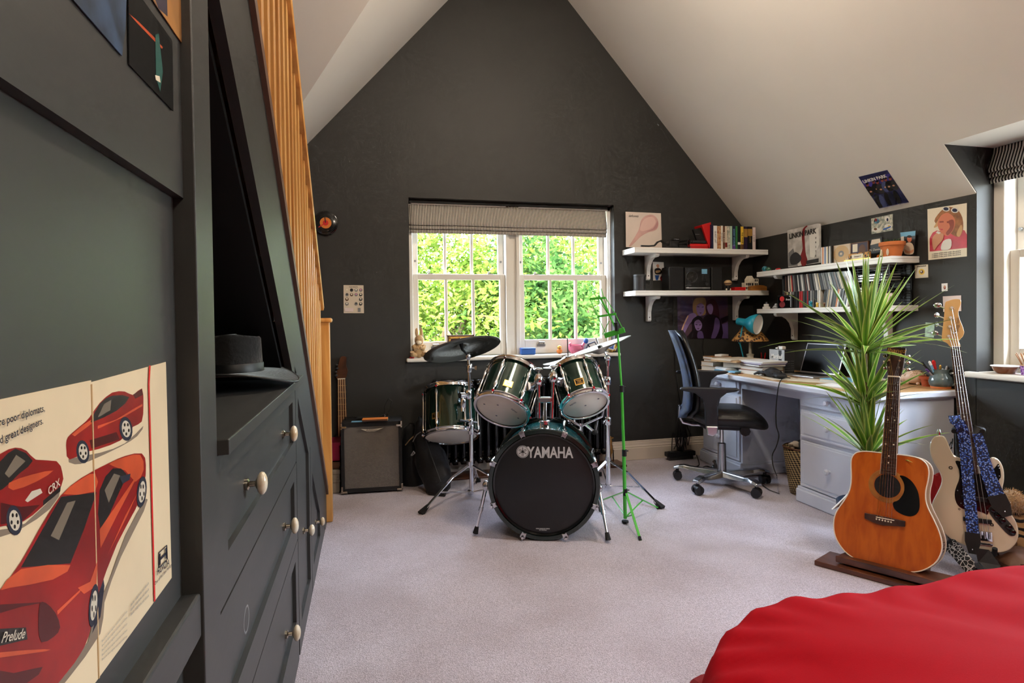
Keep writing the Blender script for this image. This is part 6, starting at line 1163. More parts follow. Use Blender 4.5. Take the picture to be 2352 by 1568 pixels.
# things on the dormer sill
ZS = .868
c = P(2293, 858, z=ZS)+V((.05, .0, 0)); o = thing('bowl', 'small brown glazed bowl with a white rim on the dormer sill', 'bowl', c); mat('brown_glaze', (120, 62, 24), .12, coat=.7)
MB().lathe([(0, .002), (.038, 0), (.045, .008), (.058, .028), (.064, .04)], c, n=36).build('body', 'brown_glaze', o, smooth=True); MB().lathe([(.0635, .038), (.066, .041), (.063, .043), (.05, .03), (.035, .01), (0, .006)], c, n=36).build('rim_and_inside', 'white_plain', o, smooth=True)
c = P(2350, 862, z=ZS)+V((.05, -.01, 0)); o = thing('mosaic_pot', 'purple mosaic pot bristling with wooden sticks on the dormer sill', 'pot', c); voro('mosaic', 70, [(40, 24, 52), (126, 60, 160), (196, 150, 214), (96, 120, 170)], .2, thr=(0, .2, .45, .7), coat=.5)
MB().lathe([(0, .002), (.045, 0), (.052, .05), (.054, .052), (.05, .052), (.042, .01), (0, .008)], c, n=32).build('pot', 'mosaic', o, smooth=True); MB().lathe([(.053, .05), (.055, .053), (.05, .055)], c, n=32).build('rim', 'tan', o)
for k in range(60):
    t = k*2.39996; rr = .042*math.sqrt((k+.5)/60); d = V((math.cos(t), math.sin(t), 0)); MB().tube([c+d*rr*.7+V((0, 0, .02)), c+d*rr*1.7+V((0, 0, .105+random.uniform(-.012, .012)))], .0022, 5).build('stick', random.choice(['tan', 'honey', 'beige']), o)
# things on the window sill behind the drums
ZW = .905; wz = lambda px, y=4.5: V((P(px, 815, y=y).x, y, ZW))
c = wz(962, 4.5); o = thing('plush_rabbit', 'tan plush rabbit sitting at the left end of the window sill', 'soft toy', c); mat('plush', (196, 160, 112), .95, sheen=.6, bump=.5, bs=120); mat('plush_light', (232, 214, 180), .95, sheen=.6)
MB().ell(c+V((0, 0, .06)), (.05, .045, .062)).build('body', 'plush', o, smooth=True); MB().ell(c+V((.004, -.008, .135)), (.036, .034, .042)).build('head', 'plush', o, smooth=True); MB().ell(c+V((-.002, -.036, .118)), (.022, .018, .016)).build('muzzle', 'plush_light', o, smooth=True)
for s in (-1, 1):
    MB().ell(c+V((.004+s*.018, 0, .195)), (.012, .009, .036)).build('ear', 'plush', o, smooth=True); MB().tube([c+V((s*.04, -.02, .09)), c+V((s*.03, -.045, .07)), c+V((s*.008, -.05, .08))], [.017, .015, .012], 10).build('arm', 'plush', o, smooth=True); MB().tube([c+V((s*.03, -.02, .025)), c+V((s*.055, -.05, .03)), c+V((s*.055, -.06, .05))], [.022, .018, .016], 10).build('leg', 'plush', o, smooth=True); MB().ell(c+V((s*.013, -.038, .142)), .0035).build('eye', 'black', o, smooth=True)
c = wz(946, 4.47); o = thing('eraser', 'small red eraser beside the plush rabbit', 'eraser', c); bx('body', (c.x-.018, c.y-.01, ZW), (c.x+.018, c.y+.01, ZW+.012), 'red', o, bevel=.005); bx('band', (c.x-.004, c.y-.0105, ZW), (c.x+.004, c.y+.0105, ZW+.0125), 'dark_red', o)
a, b = wz(1027, 4.53), wz(1089, 4.53); o = thing('framed_picture', 'dark frame with gilt inner edge on the sill behind the large cymbal', 'picture frame', ((a.x+b.x)/2, 4.53, ZW)); ht = P(1060, 769, y=4.53).z
for nm, dd, m in (('outer_frame', 0, 'brown'), ('gilt_slip', .014, 'gold')):
    w = .014; m_ = MB(); x0, x1, z0, z1 = a.x+dd, b.x-dd, ZW+dd, ht-dd
    for q0, q1 in (((x0, z0), (x1, z0+w)), ((x0, z1-w), (x1, z1)), ((x0, z0), (x0+w, z1)), ((x1-w, z0), (x1, z1))): m_.box((q0[0], 4.52-dd*.2, q0[1]), (q1[0], 4.54, q1[1]))
    m_.build(nm, m, o, bevel=.002)
bx('picture', (a.x+.02, 4.53, ZW+.02), (b.x-.02, 4.538, ht-.02), 'wine', o)
c = wz(1212, 4.52); o = thing('tape_roll', 'blue round box on the sill between the two windows', 'box', c); bx('box', (c.x-.06, c.y-.03, ZW), (c.x+.06, c.y+.03, ZW+.045), 'blue', o, bevel=.01, seg=3); bx('lid', (c.x-.062, c.y-.032, ZW+.038), (c.x+.062, c.y+.032, ZW+.056), 'blue', o, bevel=.008)
c = wz(1285, 4.52); o = thing('rubber_duck', 'yellow rubber duck on the window sill', 'toy', c); MB().ell(c+V((0, 0, .022)), (.024, .028, .022)).build('body', 'orange', o, smooth=True); MB().ell(c+V((-.002, -.008, .052)), .018).build('head', 'yellow', o, smooth=True); MB().ell(c+V((-.004, -.026, .05)), (.008, .008, .004)).build('beak', 'red', o, smooth=True); MB().ell(c+V((.004, .02, .035)), (.012, .012, .008)).build('tail', 'yellow', o, smooth=True)
c = wz(1323, 4.53); o = thing('pig_pot', 'pink pig-faced pot on the window sill', 'pot', c); mat('pig_pink', (226, 120, 152), .4)
MB().lathe([(0, 0), (.04, 0), (.062, .03), (.066, .055), (.06, .07), (.054, .07), (.05, .04), (0, .02)], c, n=28).build('bowl', 'pig_pink', o, smooth=True); MB().ell(c+V((.01, -.06, .04)), (.022, .012, .016)).build('snout', 'pig_pink', o, smooth=True)
for s in (-1, 1): MB().tube([c+V((s*.052, -.02, .062)), c+V((s*.062, -.022, .085)), c+V((s*.072, -.026, .078))], [.014, .01, .001], 6).build('ear', 'pig_pink', o, smooth=True); MB().ell(c+V((.01+s*.02, -.058, .058)), .005).build('eye', 'wine', o, smooth=True)
c = wz(1358, 4.54); o = thing('bicycle_ornament', 'blue and black wire ornament on the sill behind the crash cymbal', 'ornament', c); MB().tube([c+V((-.05, 0, .02)), c+V((-.03, 0, .07)), c+V((.03, 0, .09)), c+V((.05, 0, .06)), c+V((0, 0, .03)), c+V((-.03, 0, .07))], .006, 8).build('frame', 'navy', o, smooth=True); MB().ell(c+V((-.045, 0, .1)), (.02, .02, .024)).build('bead', 'blue', o, smooth=True); MB().box((c.x-.05, c.y-.03, ZW), (c.x+.06, c.y+.03, ZW+.012)).build('foot', 'navy', o, bevel=.003)
c = wz(1378, 4.5); o = thing('candle_jar', 'blue-grey ribbed jar under the crash cymbal on the sill', 'jar', c); mat('slate', (96, 104, 130), .5); MB().lathe([(0, 0), (.042, 0), (.043, .008), (.041, .014), (.043, .02), (.041, .028), (.043, .034), (.041, .06), (.043, .062), (0, .064)], c, n=28).build('jar', 'slate', o, smooth=True); MB().lathe([(.042, .055), (.0445, .058), (.042, .062)], c, n=28).build('rim', 'slate', o)
c = wz(1404, 4.51); o = thing('glass_ball', 'round multicoloured glass ball at the right end of the window sill', 'ornament', c); voro('confetti', 30, [(30, 24, 24), (216, 170, 60), (230, 228, 220), (70, 110, 190)], .1, thr=(0, .25, .5, .75), coat=.8); MB().ell(c+V((0, 0, .045)), (.05, .05, .047), 24).build('ball', 'confetti', o, smooth=True); MB().lathe([(.025, 0), (.028, .004), (.02, .008)], c, n=20).build('base_ring', 'dark_grey', o)
# ---------------------------------------------------------------- acoustic guitar on a wooden stand
Z6 = lambda a, b: (1850+a/3.92, 950+b/3.92); Z5 = lambda a, b: (1850+a/3.92, 680+b/3.92)
g0 = P(2060, 1312, z=.045); ge = V((.525, -.85, 0)).normalized(); gn0 = V((-.85, -.525, 0)).normalized(); ln = math.radians(13); gn = (gn0*math.cos(ln)+V((0, 0, 1))*math.sin(ln)).normalized()
gp = lambda q, o=0: PP(q[0], q[1], g0, gn)+gn*o
woodmat('spruce', (196, 100, 28), (172, 78, 18), 30, (1, 1, .05), .28, .5); woodmat('rosewood', (70, 42, 30), (44, 26, 20), 14, (1, 1, .1), .45, .1); woodmat('maple', (222, 176, 112), (204, 154, 90), 12, (1, 1, .1), .3, .5); woodmat('side_wood', (120, 70, 36), (90, 50, 26), 8, (1, 1, .2), .25, .6)
gu = gp((2060, 800))-gp((2060, 1200)); gu.normalize()
r = thing('acoustic_guitar', 'orange-brown acoustic guitar standing in a wooden stand before the desk', 'guitar', M=MX.Translation(g0))
ol = smoothpts([Z6(*q) for q in ((690, 352), (590, 341), (520, 338), (460, 350), (425, 385), (412, 440), (415, 560), (410, 640), (390, 710), (350, 780), (300, 850), (265, 920), (255, 1010), (270, 1100), (310, 1180), (380, 1260), (480, 1320), (620, 1370), (760, 1405), (900, 1422), (1010, 1420), (1100, 1390), (1180, 1330), (1225, 1240), (1228, 1150), (1200, 1050), (1150, 940), (1110, 860), (1085, 780), (1085, 690), (1105, 600), (1112, 520), (1095, 460), (1050, 415), (980, 388), (880, 372), (825, 366))], 3)
o3 = [gp(q) for q in ol]
MB().prism(o3, -gn*.1).build('body', 'side_wood', r, smooth=True, sharp=40)
hole = [Z6(738+118*math.cos(t), 650+97*math.sin(t)) for t in [2*PI*k/40 for k in range(40)]]
# soundboard: ring of faces between outline and sound hole, the dark inside painted as a black disc
n_o = len(o3); hc_ = gp(Z6(738, 650)); tb_ = MB()
hr3 = []
for p in o3:
    d = p-hc_; a_ = math.atan2(d.dot(gu), d.dot(gu.cross(gn))); hr3.append(a_)
R_h = (gp(Z6(856, 650))-gp(Z6(620, 650))).length/2
in3 = [hc_+(gu.cross(gn)*math.cos(a)+gu*math.sin(a))*R_h for a in hr3]
tb_.add([p+gn*.001 for p in o3]+[p+gn*.001 for p in in3]+[p-gn*.004 for p in in3], [(i, (i+1) % n_o, n_o+(i+1) % n_o, n_o+i) for i in range(n_o)]+[(n_o+i, n_o+(i+1) % n_o, 2*n_o+(i+1) % n_o, 2*n_o+i) for i in range(n_o)])
tb_.build('soundboard', 'spruce', r)
MB().poly([p+gn*.0004 for p in in3]).build('hole_dark_disc', 'black', r)
MB().tube([p+gn*.001 for p in o3], .0028, 6, closed=True).build('binding', 'cream', r, smooth=True); MB().tube([p-gn*.1 for p in o3], .0028, 6, closed=True).build('binding', 'cream', r, smooth=True)
MB().lathe([(R_h+.002, .0016), (R_h+.006, .002), (R_h+.02, .002), (R_h+.024, .0014)], hc_, gn, 48).build('rosette', 'honey', r)
prints('pickguard', [(smoothpts([Z6(*q) for q in ((850, 556), (900, 565), (960, 610), (1010, 690), (1028, 780), (1025, 860), (990, 910), (930, 922), (860, 900), (805, 860), (790, 800), (840, 775), (885, 710), (890, 640), (870, 590))], 3), 'black_gloss')], lambda p: gp(p, .002), gn, r)
MB().prism([gp(Z6(*q), .001) for q in ((537, 892), (620, 906), (810, 945), (903, 966), (900, 1016), (820, 1010), (700, 1003), (610, 976), (537, 940))], gn*.009).build('bridge', 'rosewood', r, bevel=.002)
MB().bar(gp(Z6(640, 928), .011), gp(Z6(805, 960), .011), .004, .004, gn).build('saddle', 'cream', r)
for k in range(6):
    p = gp(Z6(645+k*26, 947+k*5.6), .009); MB().ell(p, .004, 8).build('bridge_pin', 'cream', r, smooth=True)
N0, N1, F0, F1 = gp(Z5(746, 722)), gp(Z5(852, 728)), gp(Z6(677, 541)), gp(Z6(815, 556)); off = gn*.006
MB().prism([N0+off-gn*.004, N1+off-gn*.004, F1+off-gn*.004, F0+off-gn*.004], gn*.006).build('fretboard', 'rosewood', r); MB().tube([N0+off, F0+off], .0018, 6).build('neck_binding', 'cream', r); MB().tube([N1+off, F1+off], .0018, 6).build('neck_binding', 'cream', r)
MB().prism([N0-gn*.002, N1-gn*.002, gp(Z6(825, 366))-gn*.002, gp(Z6(690, 352))-gn*.002], -gn*.02).build('neck', 'side_wood', r, bevel=.006)
MB().bar(N0+off+gn*.003, N1+off+gn*.003, .006, .008, gn).build('nut', 'cream', r)
nm_ = (N0+N1)/2; sm = gp(Z6(722, 944)); Ls = (sm-nm_).length; Lf = ((F0+F1)/2-nm_).length
for k in range(1, 21):
    t = (1-2**(-k/12))*Ls/Lf
    if t > 1: break
    MB().bar(N0.lerp(F0, t)+off+gn*.0025, N1.lerp(F1, t)+off+gn*.0025, .0025, .002, gn).build('fret', 'nickel', r)
for k, dots in ((3, (.5,)), (5, (.5,)), (7, (.25, .75)), (9, (.5,)), (12, (.22, .78)), (15, (.5,)), (17, (.5,))):
    t = ((1-2**(-k/12))+(1-2**(-(k-1)/12)))/2*Ls/Lf
    for d in dots: MB().lathe([(0, .0005), (.0034, .0004)], N0.lerp(F0, t).lerp(N1.lerp(F1, t), d)+off+gn*.002, gn, 10).build('fret_marker', 'cream', r)
hp = [gp(Z5(*q)) for q in ((736, 460), (820, 462), (905, 468), (893, 560), (880, 640), (866, 700), (850, 726), (748, 720), (738, 690), (733, 600))]
MB().prism([p+gn*.004 for p in hp], -gn*.016).build('headstock', 'rosewood', r, bevel=.001)
F = frame(gp(Z5(820, 492), .0045), gp(Z5(870, 494))-gp(Z5(770, 490)), gu); text('Ibanez', .03, F, 'gold', r, shear=.2)
pegs = [(762, 525), (762, 580), (760, 645), (866, 528), (855, 585), (850, 648)]
for i, q in enumerate(pegs):
    p = gp(Z5(*q), .004); MB().cyl(p, p+gn*.014, .0045, n=10).build('string_post', 'chrome', r, smooth=True)
    sx = -1 if i < 3 else 1; e = gp(Z5(712 if sx < 0 else 922, (535, 590, 645, 540, 598, 658)[i]), -.008)
    tk_ = MB().tube([p-gn*.008, e], .003, 6).build('tuner_shaft', 'chrome', r); MB().ell(e, (.012, .008, .009), 12).build('tuner_button', 'nickel', tk_, smooth=True)
for k in range(6):
    a = N0.lerp(N1, .12+.152*k)+off+gn*.006; b = gp(Z6(650+k*26, 940+k*5.6), .012); MB().tube([gp(Z5(*pegs[[2, 1, 0, 3, 4, 5][k]]), .012), a, b], .0007, 5).build('string', 'chrome_soft' if k > 2 else 'brass', r)
# wooden stand
r = thing('guitar_stand', 'low brown wooden guitar stand under the acoustic guitar', 'stand', (g0.x, g0.y, 0)); 
A0, A1, A2 = P(1870, 1297, z=0), P(1906, 1275, z=0), P(2010, 1335, z=0); ed = (A2-A0); ed = V((ed.x, ed.y, 0)).normalized(); wd_ = (A1-A0); Lst = .62
MB().prism([A0, A0+ed*Lst, A0+ed*Lst+wd_, A1], (0, 0, .022)).build('base_board', 'walnut', r, bevel=.003)
B0_ = P(1917, 1291, z=.03); MB().prism([B0_+wd_*.05, B0_+ed*(Lst-.1)+wd_*.05, B0_+ed*(Lst-.1)+wd_*.75, P(1945, 1280, z=.03)], (0, 0, .03)).build('front_lip', 'walnut', r, bevel=.003)
MB().prism([g0-V((0, 0, .02))-gn0*.02-ge*.12, g0-V((0, 0, .02))-gn0*.02+ge*.12, g0-V((0, 0, .02))-gn0*.16+ge*.1, g0-V((0, 0, .02))-gn0*.16-ge*.1], (0, 0, .015)).build('rest', 'walnut', r)
bk = g0-gn0*.13; MB().bar((bk.x, bk.y, .02), V((bk.x, bk.y, .02))-gn0*.05+V((0, 0, .4)), .1, .02, gn0).build('back_support', 'walnut', r)
# ---------------------------------------------------------------- white bass guitar
b0 = P(2250, 1266, z=.1); bn0 = V((-.76, -.65, 0)).normalized(); ln = math.radians(12); bn = (bn0*math.cos(ln)+V((0, 0, 1))*math.sin(ln)).normalized()
bp = lambda q, o=0: PP(q[0], q[1], b0, bn)+bn*o
mat('bass_cream', (226, 214, 188), .2, coat=.6); mat('pick_black', (18, 18, 19), .18, coat=.6)
r = thing('bass_guitar', 'cream white electric bass with black pickguard standing beside the dormer window', 'guitar', M=MX.Translation(b0))
bol = smoothpts([Z6(*q) for q in ((1390, 395), (1340, 370), (1310, 325), (1280, 250), (1255, 207), (1215, 195), (1160, 207), (1125, 260), (1120, 330), (1145, 420), (1200, 510), (1225, 580), (1218, 640), (1180, 720), (1143, 800), (1136, 860), (1150, 905), (1190, 980), (1240, 1060), (1300, 1120), (1400, 1170), (1500, 1205), (1600, 1230), (1700, 1248), (1780, 1246), (1850, 1215), (1905, 1150), (1920, 1070), (1900, 980), (1850, 895), (1800, 825), (1772, 740), (1778, 660), (1790, 590), (1785, 500), (1755, 430), (1710, 393), (1665, 396), (1662, 440), (1640, 480), (1560, 470), (1480, 420))], 3)
MB().prism([bp(q) for q in bol], -bn*.042).build('body', 'bass_cream', r, bevel=.008, seg=3)
prints('pickguard', [(smoothpts([Z6(*q) for q in ((1350, 425), (1380, 500), (1385, 580), (1350, 680), (1345, 750), (1370, 820), (1430, 860), (1520, 868), (1600, 890), (1640, 905), (1660, 840), (1700, 790), (1730, 700), (1740, 600), (1760, 560), (1740, 450), (1700, 490), (1620, 540), (1500, 520), (1420, 440))], 3), 'pick_black')], lambda p: bp(p, .001), bn, r)
MB().prism([bp(q, .001) for q in smoothpts([Z6(*q) for q in ((1650, 850), (1690, 835), (1760, 900), (1850, 990), (1890, 1060), (1885, 1095), (1830, 1090), (1740, 1000), (1660, 900))], 3)], bn*.002).build('control_plate', 'dark_grey', r)
for q in ((1690, 862), (1728, 910), (1772, 958), (1830, 1015), (1865, 1060)): MB().lathe([(.012, 0), (.011, .014), (.007, .016), (0, .016)], bp(Z6(*q), .002), bn, 16).build('knob', 'black_gloss', r, smooth=True)
for q in ((1405, 580), (1370, 690), (1400, 805), (1425, 825), (1640, 870), (1630, 780), (1735, 470), (1745, 490), (1745, 560)): MB().ell(bp(Z6(*q), .002), .0028, 8).build('screw', 'chrome', r, smooth=True)
F = frame(bp(Z6(1540, 955), .002), bp(Z6(1640, 965))-bp(Z6(1430, 940)), V((0, 0, 1))); MB().box((-.05, -.01, 0), (.055, .01, .012), F).build('pickup', 'black', r, bevel=.003); F2 = frame(bp(Z6(1520, 760), .002), bp(Z6(1640, 765))-bp(Z6(1430, 740)), V((0, 0, 1))); MB().box((-.048, -.01, 0), (.048, .01, .01), F2).build('pickup', 'black', r, bevel=.003)
F3 = frame(bp(Z6(1595, 1115), .001), bp(Z6(1660, 1125))-bp(Z6(1540, 1110)), V((0, 0, 1))); MB().box((-.035, -.026, 0), (.035, -.018, .02), F3).box((-.035, -.026, 0), (.035, .03, .002), F3).build('bridge', 'chrome', r, bevel=.001)
for k in range(4): MB().tube([F3 @ V((-.025+k*.0165, .028, .009)), F3 @ V((-.025+k*.0165, 0, .009))], .0055, 10).build('bridge_saddle', 'chrome_soft', r, smooth=True)
N0, N1, F0, F1 = bp(Z5(1308, 458)), bp(Z5(1395, 455)), bp(Z6(1428, 545)), bp(Z6(1556, 545)); off = bn*.012
MB().prism([N0+off, N1+off, F1+off, F0+off], -bn*.006).build('fretboard', 'rosewood', r); MB().prism([N0+off-bn*.006, N1+off-bn*.006, F1+off-bn*.006, F0+off-bn*.006], -bn*.018).build('neck', 'maple', r, bevel=.006)
MB().bar(N0+off+bn*.001, N1+off+bn*.001, .005, .006, bn).build('nut', 'cream', r)
nm_ = (N0+N1)/2; sm = F3 @ V((0, .014, .01)); Ls = (sm-nm_).length; Lf = ((F0+F1)/2-nm_).length
for k in range(1, 21):
    t = (1-2**(-k/12))*Ls/Lf
    if t > 1: break
    MB().bar(N0.lerp(F0, t)+off+bn*.001, N1.lerp(F1, t)+off+bn*.001, .0026, .002, bn).build('fret', 'nickel', r)
for k in (3, 5, 7, 9, 12, 15, 17):
    t = ((1-2**(-k/12))+(1-2**(-(k-1)/12)))/2*Ls/Lf; MB().lathe([(0, .0012), (.0035, .001)], N0.lerp(F0, t).lerp(N1.lerp(F1, t), .5)+off, bn, 10).build('fret_marker', 'cream', r)
hs = smoothpts([Z5(*q) for q in ((1310, 455), (1275, 422), (1232, 397), (1229, 345), (1240, 250), (1251, 150), (1257, 62), (1290, 42), (1340, 28), (1388, 30), (1402, 58), (1386, 110), (1376, 150), (1386, 200), (1414, 270), (1428, 325), (1416, 362), (1392, 385), (1381, 412), (1392, 452))], 3)
MB().prism([bp(q, .004) for q in hs], -bn*.015).build('headstock', 'maple', r, bevel=.001)
F = frame(bp(Z5(1368, 258), .0048), bp(Z5(1372, 180))-bp(Z5(1362, 320)), bp(Z5(1300, 250))-bp(Z5(1400, 250))); text('Stagg bass', .018, F, 'brown', r)
tq = [(1318, 110), (1306, 198), (1300, 280), (1290, 365)]
for i, q in enumerate(tq):
    p = bp(Z5(*q), .004); MB().tube([p, p+bn*.004, p+bn*.016], [.011, .0075, .006], 14).build('string_post', 'chrome', r, smooth=True)
    e = bp(Z5((1190, 1182, 1180, 1165)[i], (78, 168, 250, 330)[i]), -.01); ts = MB().tube([bp(Z5(q[0]-50, q[1]), -.01), e], .004, 8).build('tuner_shaft', 'chrome', r); MB().ell(e, (.006, .017, .014), 12, MX.Rotation(.7+i*.9, 3, 'Z')).build('tuner_button', 'chrome_soft', ts, smooth=True)
MB().ell(bp(Z5(1340, 332), .006), (.008, .008, .005)).build('string_tree', 'chrome', r, smooth=True)
for k in range(4):
    a = N0.lerp(N1, .16+.225*k)+off+bn*.005; MB().tube([bp(Z5(*tq[3-k]), .014), a, F3 @ V((-.025+k*.0165, .014, .016))], .001, 5).build('string', 'silver', r)
sb_ = bp(Z6(1203, 195), -.02); MB().tube([sb_, sb_+gu*.02], [.006, .009], 10).tube([sb_+gu*.016, sb_+gu*.03], [.011, .006], 10).build('strap_button', 'chrome', r, smooth=True)
for q, s in (((1308, 485), 14), ((1385, 858), 8), ((1678, 998), 13)): MB().lathe([(s/3.92*.0012, .0005), (s/3.92*.0022, .0005)], bp(Z6(*q), .001), bn, 10).build('sticker', 'black', r)
# strap
voro('strap_weave', 130, [(236, 204, 130), (170, 205, 240), (44, 90, 190), (14, 18, 52)], .6, thr=(0, .13, .27, .52)); mat('leather', (20, 20, 22), .55)
r = thing('guitar_strap', 'blue and silver woven strap hanging over the white bass', 'strap', M=MX.Translation(bp(Z6(1480, 600))))
def ribbon(pts, w, m, nm, par, offs=.02, plane=bp, nrm=bn):
    c = [plane(Z6(*q), offs if isinstance(offs, (int, float)) else offs[i]) for i, q in enumerate(pts)]; mb = MB(); vs = []
    for i, p in enumerate(c):
        d = (c[min(i+1, len(c)-1)]-c[max(i-1, 0)]).normalized(); s = d.cross(nrm).normalized(); ww = w if isinstance(w, (int, float)) else w[i]; vs += [p+s*ww/2, p-s*ww/2]
    mb.add(vs, [(2*i, 2*i+1, 2*i+3, 2*i+2) for i in range(len(c)-1)]); return mb.build(nm, m, par, solid=.003)
ribbon([(1335, 20), (1345, 70), (1385, 90), (1412, 160), (1432, 260), (1445, 400), (1460, 550), (1470, 700), (1490, 900), (1505, 1070)], .046, 'strap_weave', 'left_webbing', r, [.03, .05, .05, .04, .03, .026, .024, .024, .024, .024])
ribbon([(1500, 1065), (1503, 1150), (1503, 1255)], [.056, .058, .03], 'leather', 'left_end', r, .026)
ribbon([(1545, 180), (1570, 270), (1605, 420), (1650, 570), (1720, 740)], [.038, .042, .048, .054, .06], 'strap_weave', 'right_webbing', r, [.02, .02, .02, .022, .024])
ribbon([(1712, 730), (1760, 830), (1815, 920)], [.068, .07, .034], 'leather', 'right_end', r, .026)
ribbon([(1360, 30), (1400, 60), (1480, 120), (1545, 180)], .05, 'leather', 'neck_loop', r, [.0, -.04, -.04, .01])
MB().ell(bp(Z6(1790, 876), .031), .004, 8).build('stud', 'chrome', r, smooth=True); MB().ell(bp(Z6(1500, 1215), .031), .003, 8).build('stud', 'chrome', r, smooth=True)
# stand of the bass
r = thing('bass_stand', 'black tubular stand holding the white bass', 'stand', (b0.x, b0.y, 0)); bk = lambda q, o=-.06: bp(Z6(*q), o)
MB().tube([bk((1370, 140), -.05), bk((1390, 500), -.07), bk((1420, 1000), -.09)], .011, 10).build('upright', 'black', r, smooth=True)
MB().tube([bk((1590, 160), .03), bk((1600, 145), .0), bk((1540, 120), -.06), bk((1380, 130), -.06), bk((1340, 140), -.02), bk((1335, 160), .03)], .011, 10).build('neck_yoke', 'rubber', r, smooth=True)
pc_ = bk((1420, 1000), -.09)
for f in (P(2170, 1262, z=.012), P(2318, 1300, z=.012), V((pc_.x+.22, pc_.y+.24, .012)), P(2290, 1320, z=.012)): MB().tube([pc_, f], .011, 10).build('leg', 'black', r, smooth=True)
for s in ((1330, 1190), (1700, 1262)): MB().tube([pc_, bp(Z6(*s), -.06), bp(Z6(*s), .02)+V((0, 0, .0)), bp(Z6(*s), .03)+V((0, 0, .03))], .01, 8).build('cradle_arm', 'rubber', r, smooth=True)
MB().tube([bk((1330, 220), -.06), bk((1320, 300), -.04), bk((1300, 330), -.04), bk((1290, 300), -.04), bk((1315, 250), -.05)], .003, 6).build('security_loop', 'black', r)
# second strap lying, red bag, tiger throw, pompom slipper, boots
voro('celtic', 60, [(206, 206, 204), (18, 18, 20), (24, 24, 26)], .6, feature='DISTANCE_TO_EDGE', thr=(0, .06, .4))
r = thing('spare_strap', 'black strap with white knotwork hanging to the floor below the bass', 'strap', P(2260, 1300, z=0))
ribbon([(1290, 1160), (1350, 1210), (1420, 1290), (1490, 1370), (1540, 1390)], .058, 'celtic', 'webbing', r, [.06, .09, .12, .13, .12]); ribbon([(1545, 1385), (1600, 1370), (1640, 1320), (1600, 1265), (1530, 1262)], .075, 'leather', 'leather_end', r, [.14, .13, .11, .1, .1])
def soft(name, label, cat, px, py, z, r_, m, seed, extra=None):
    p = P(px, py, z=z); o = thing(name, label, cat, (p.x, p.y, 0)); blob(p, r_, seed, 22).build('body', m, o, smooth=True); return o, p
mat('fleece_red', (176, 26, 34), .9, sheen=.5)
o, p = soft('red_blanket', 'bundled red blanket glimpsed between the two guitars', 'blanket', 2140, 1130, .16, (.09, .09, .14), 'fleece_red', 2); blob(p+V((.02, -.02, .04)), (.05, .03, .05), 5).build('white_motif', 'off_white', o, smooth=True)
m = stripes('tiger_base', 2, .05, .7, (196, 150, 96), (30, 22, 16)); 
def tiger():
    m = bpy.data.materials.new('tiger'); m.use_nodes = True; t = m.node_tree; b = t.nodes['Principled BSDF']; b.inputs['Roughness'].default_value = .9; b.inputs['Sheen Weight'].default_value = .4
    tc = t.nodes.new('ShaderNodeTexCoord'); w = t.nodes.new('ShaderNodeTexWave'); w.inputs['Scale'].default_value = 9; w.inputs['Distortion'].default_value = 6; w.inputs['Detail'].default_value = 2; w.bands_direction = 'DIAGONAL'
    cr = t.nodes.new('ShaderNodeValToRGB'); e = cr.color_ramp.elements; e[0].position = .3; e[0].color = (*lin((24, 18, 14)), 1); e[1].position = .42; e[1].color = (*lin((186, 142, 92)), 1)
    t.links.new(tc.outputs['Object'], w.inputs['Vector']); t.links.new(w.outputs[0], cr.inputs[0]); t.links.new(cr.outputs[0], b.inputs['Base Color']); _m['tiger'] = m
tiger()
o, p = soft('tiger_cushion', 'tiger striped plush cushion on the floor behind the white bass', 'cushion', 2335, 1225, .12, (.13, .2, .14), 'tiger', 7); blob(p+V((-.02, -.12, -.05)), (.12, .12, .08), 9).build('fold', 'tiger', o, smooth=True)
mat('fluff', (198, 160, 116), .95, sheen=1, bump=.8, bs=160)
p = P(2325, 1150, z=.3); o = thing('pompom', 'fluffy tan pompom on the tiger striped cushion', 'pompom', p-V((0, 0, .05))); MB().ell(p, .05, 20).build('core', 'fluff', o, smooth=True); m = MB()
for k in range(500):
    u_, t = random.uniform(-1, 1), random.uniform(0, 2*PI); d = V((math.sqrt(1-u_*u_)*math.cos(t), math.sqrt(1-u_*u_)*math.sin(t), u_)); m.tube([p+d*.047, p+d*random.uniform(.06, .072)+V((0, 0, -.004))], [.0022, .0003], 3, caps=False)
f = m.build('fur', 'fluff', o); f['kind'] = 'stuff'
o, p = soft('suede_boot', 'brown suede boot lying by the corner of the red duvet', 'boot', 2335, 1290, .06, (.09, .13, .06), 'brown', 11); blob(p+V((.03, .08, .02)), (.06, .07, .06), 13).build('ankle', 'brown', o, smooth=True)
# ---------------------------------------------------------------- potted dracaena behind the acoustic guitar
pb = P(1990, 1190, d=2.98); pb = V((pb.x, pb.y, 0)); r = thing('potted_dracaena', 'tall potted dracaena with striped spiky leaves between desk and acoustic guitar', 'plant', pb)
mat('pot_blue', (60, 72, 92), .4); woodmat('cane', (120, 98, 70), (86, 66, 46), 20, (1, 1, 3), .8, 0)
MB().lathe([(0, .01), (.1, 0), (.125, .2), (.135, .21), (.137, .235), (.13, .24), (.122, .21), (0, .2)], pb, n=32).build('pot', 'pot_blue', r, smooth=True); MB().lathe([(0, .2), (.12, .202)], pb, n=24).build('soil', 'brown', r)
c_ = P(1945, 1140, z=.24)
dp = (pb-EYE).dot(FW); hb_ = lambda x, y, dd=0: P(x, y, d=dp+dd)
heads = [(hb_(1987, 800), 64, .46, 1.0), (hb_(1988, 925, .02), 54, .37, .82), (hb_(1996, 1040, -.03), 42, .34, .72)]
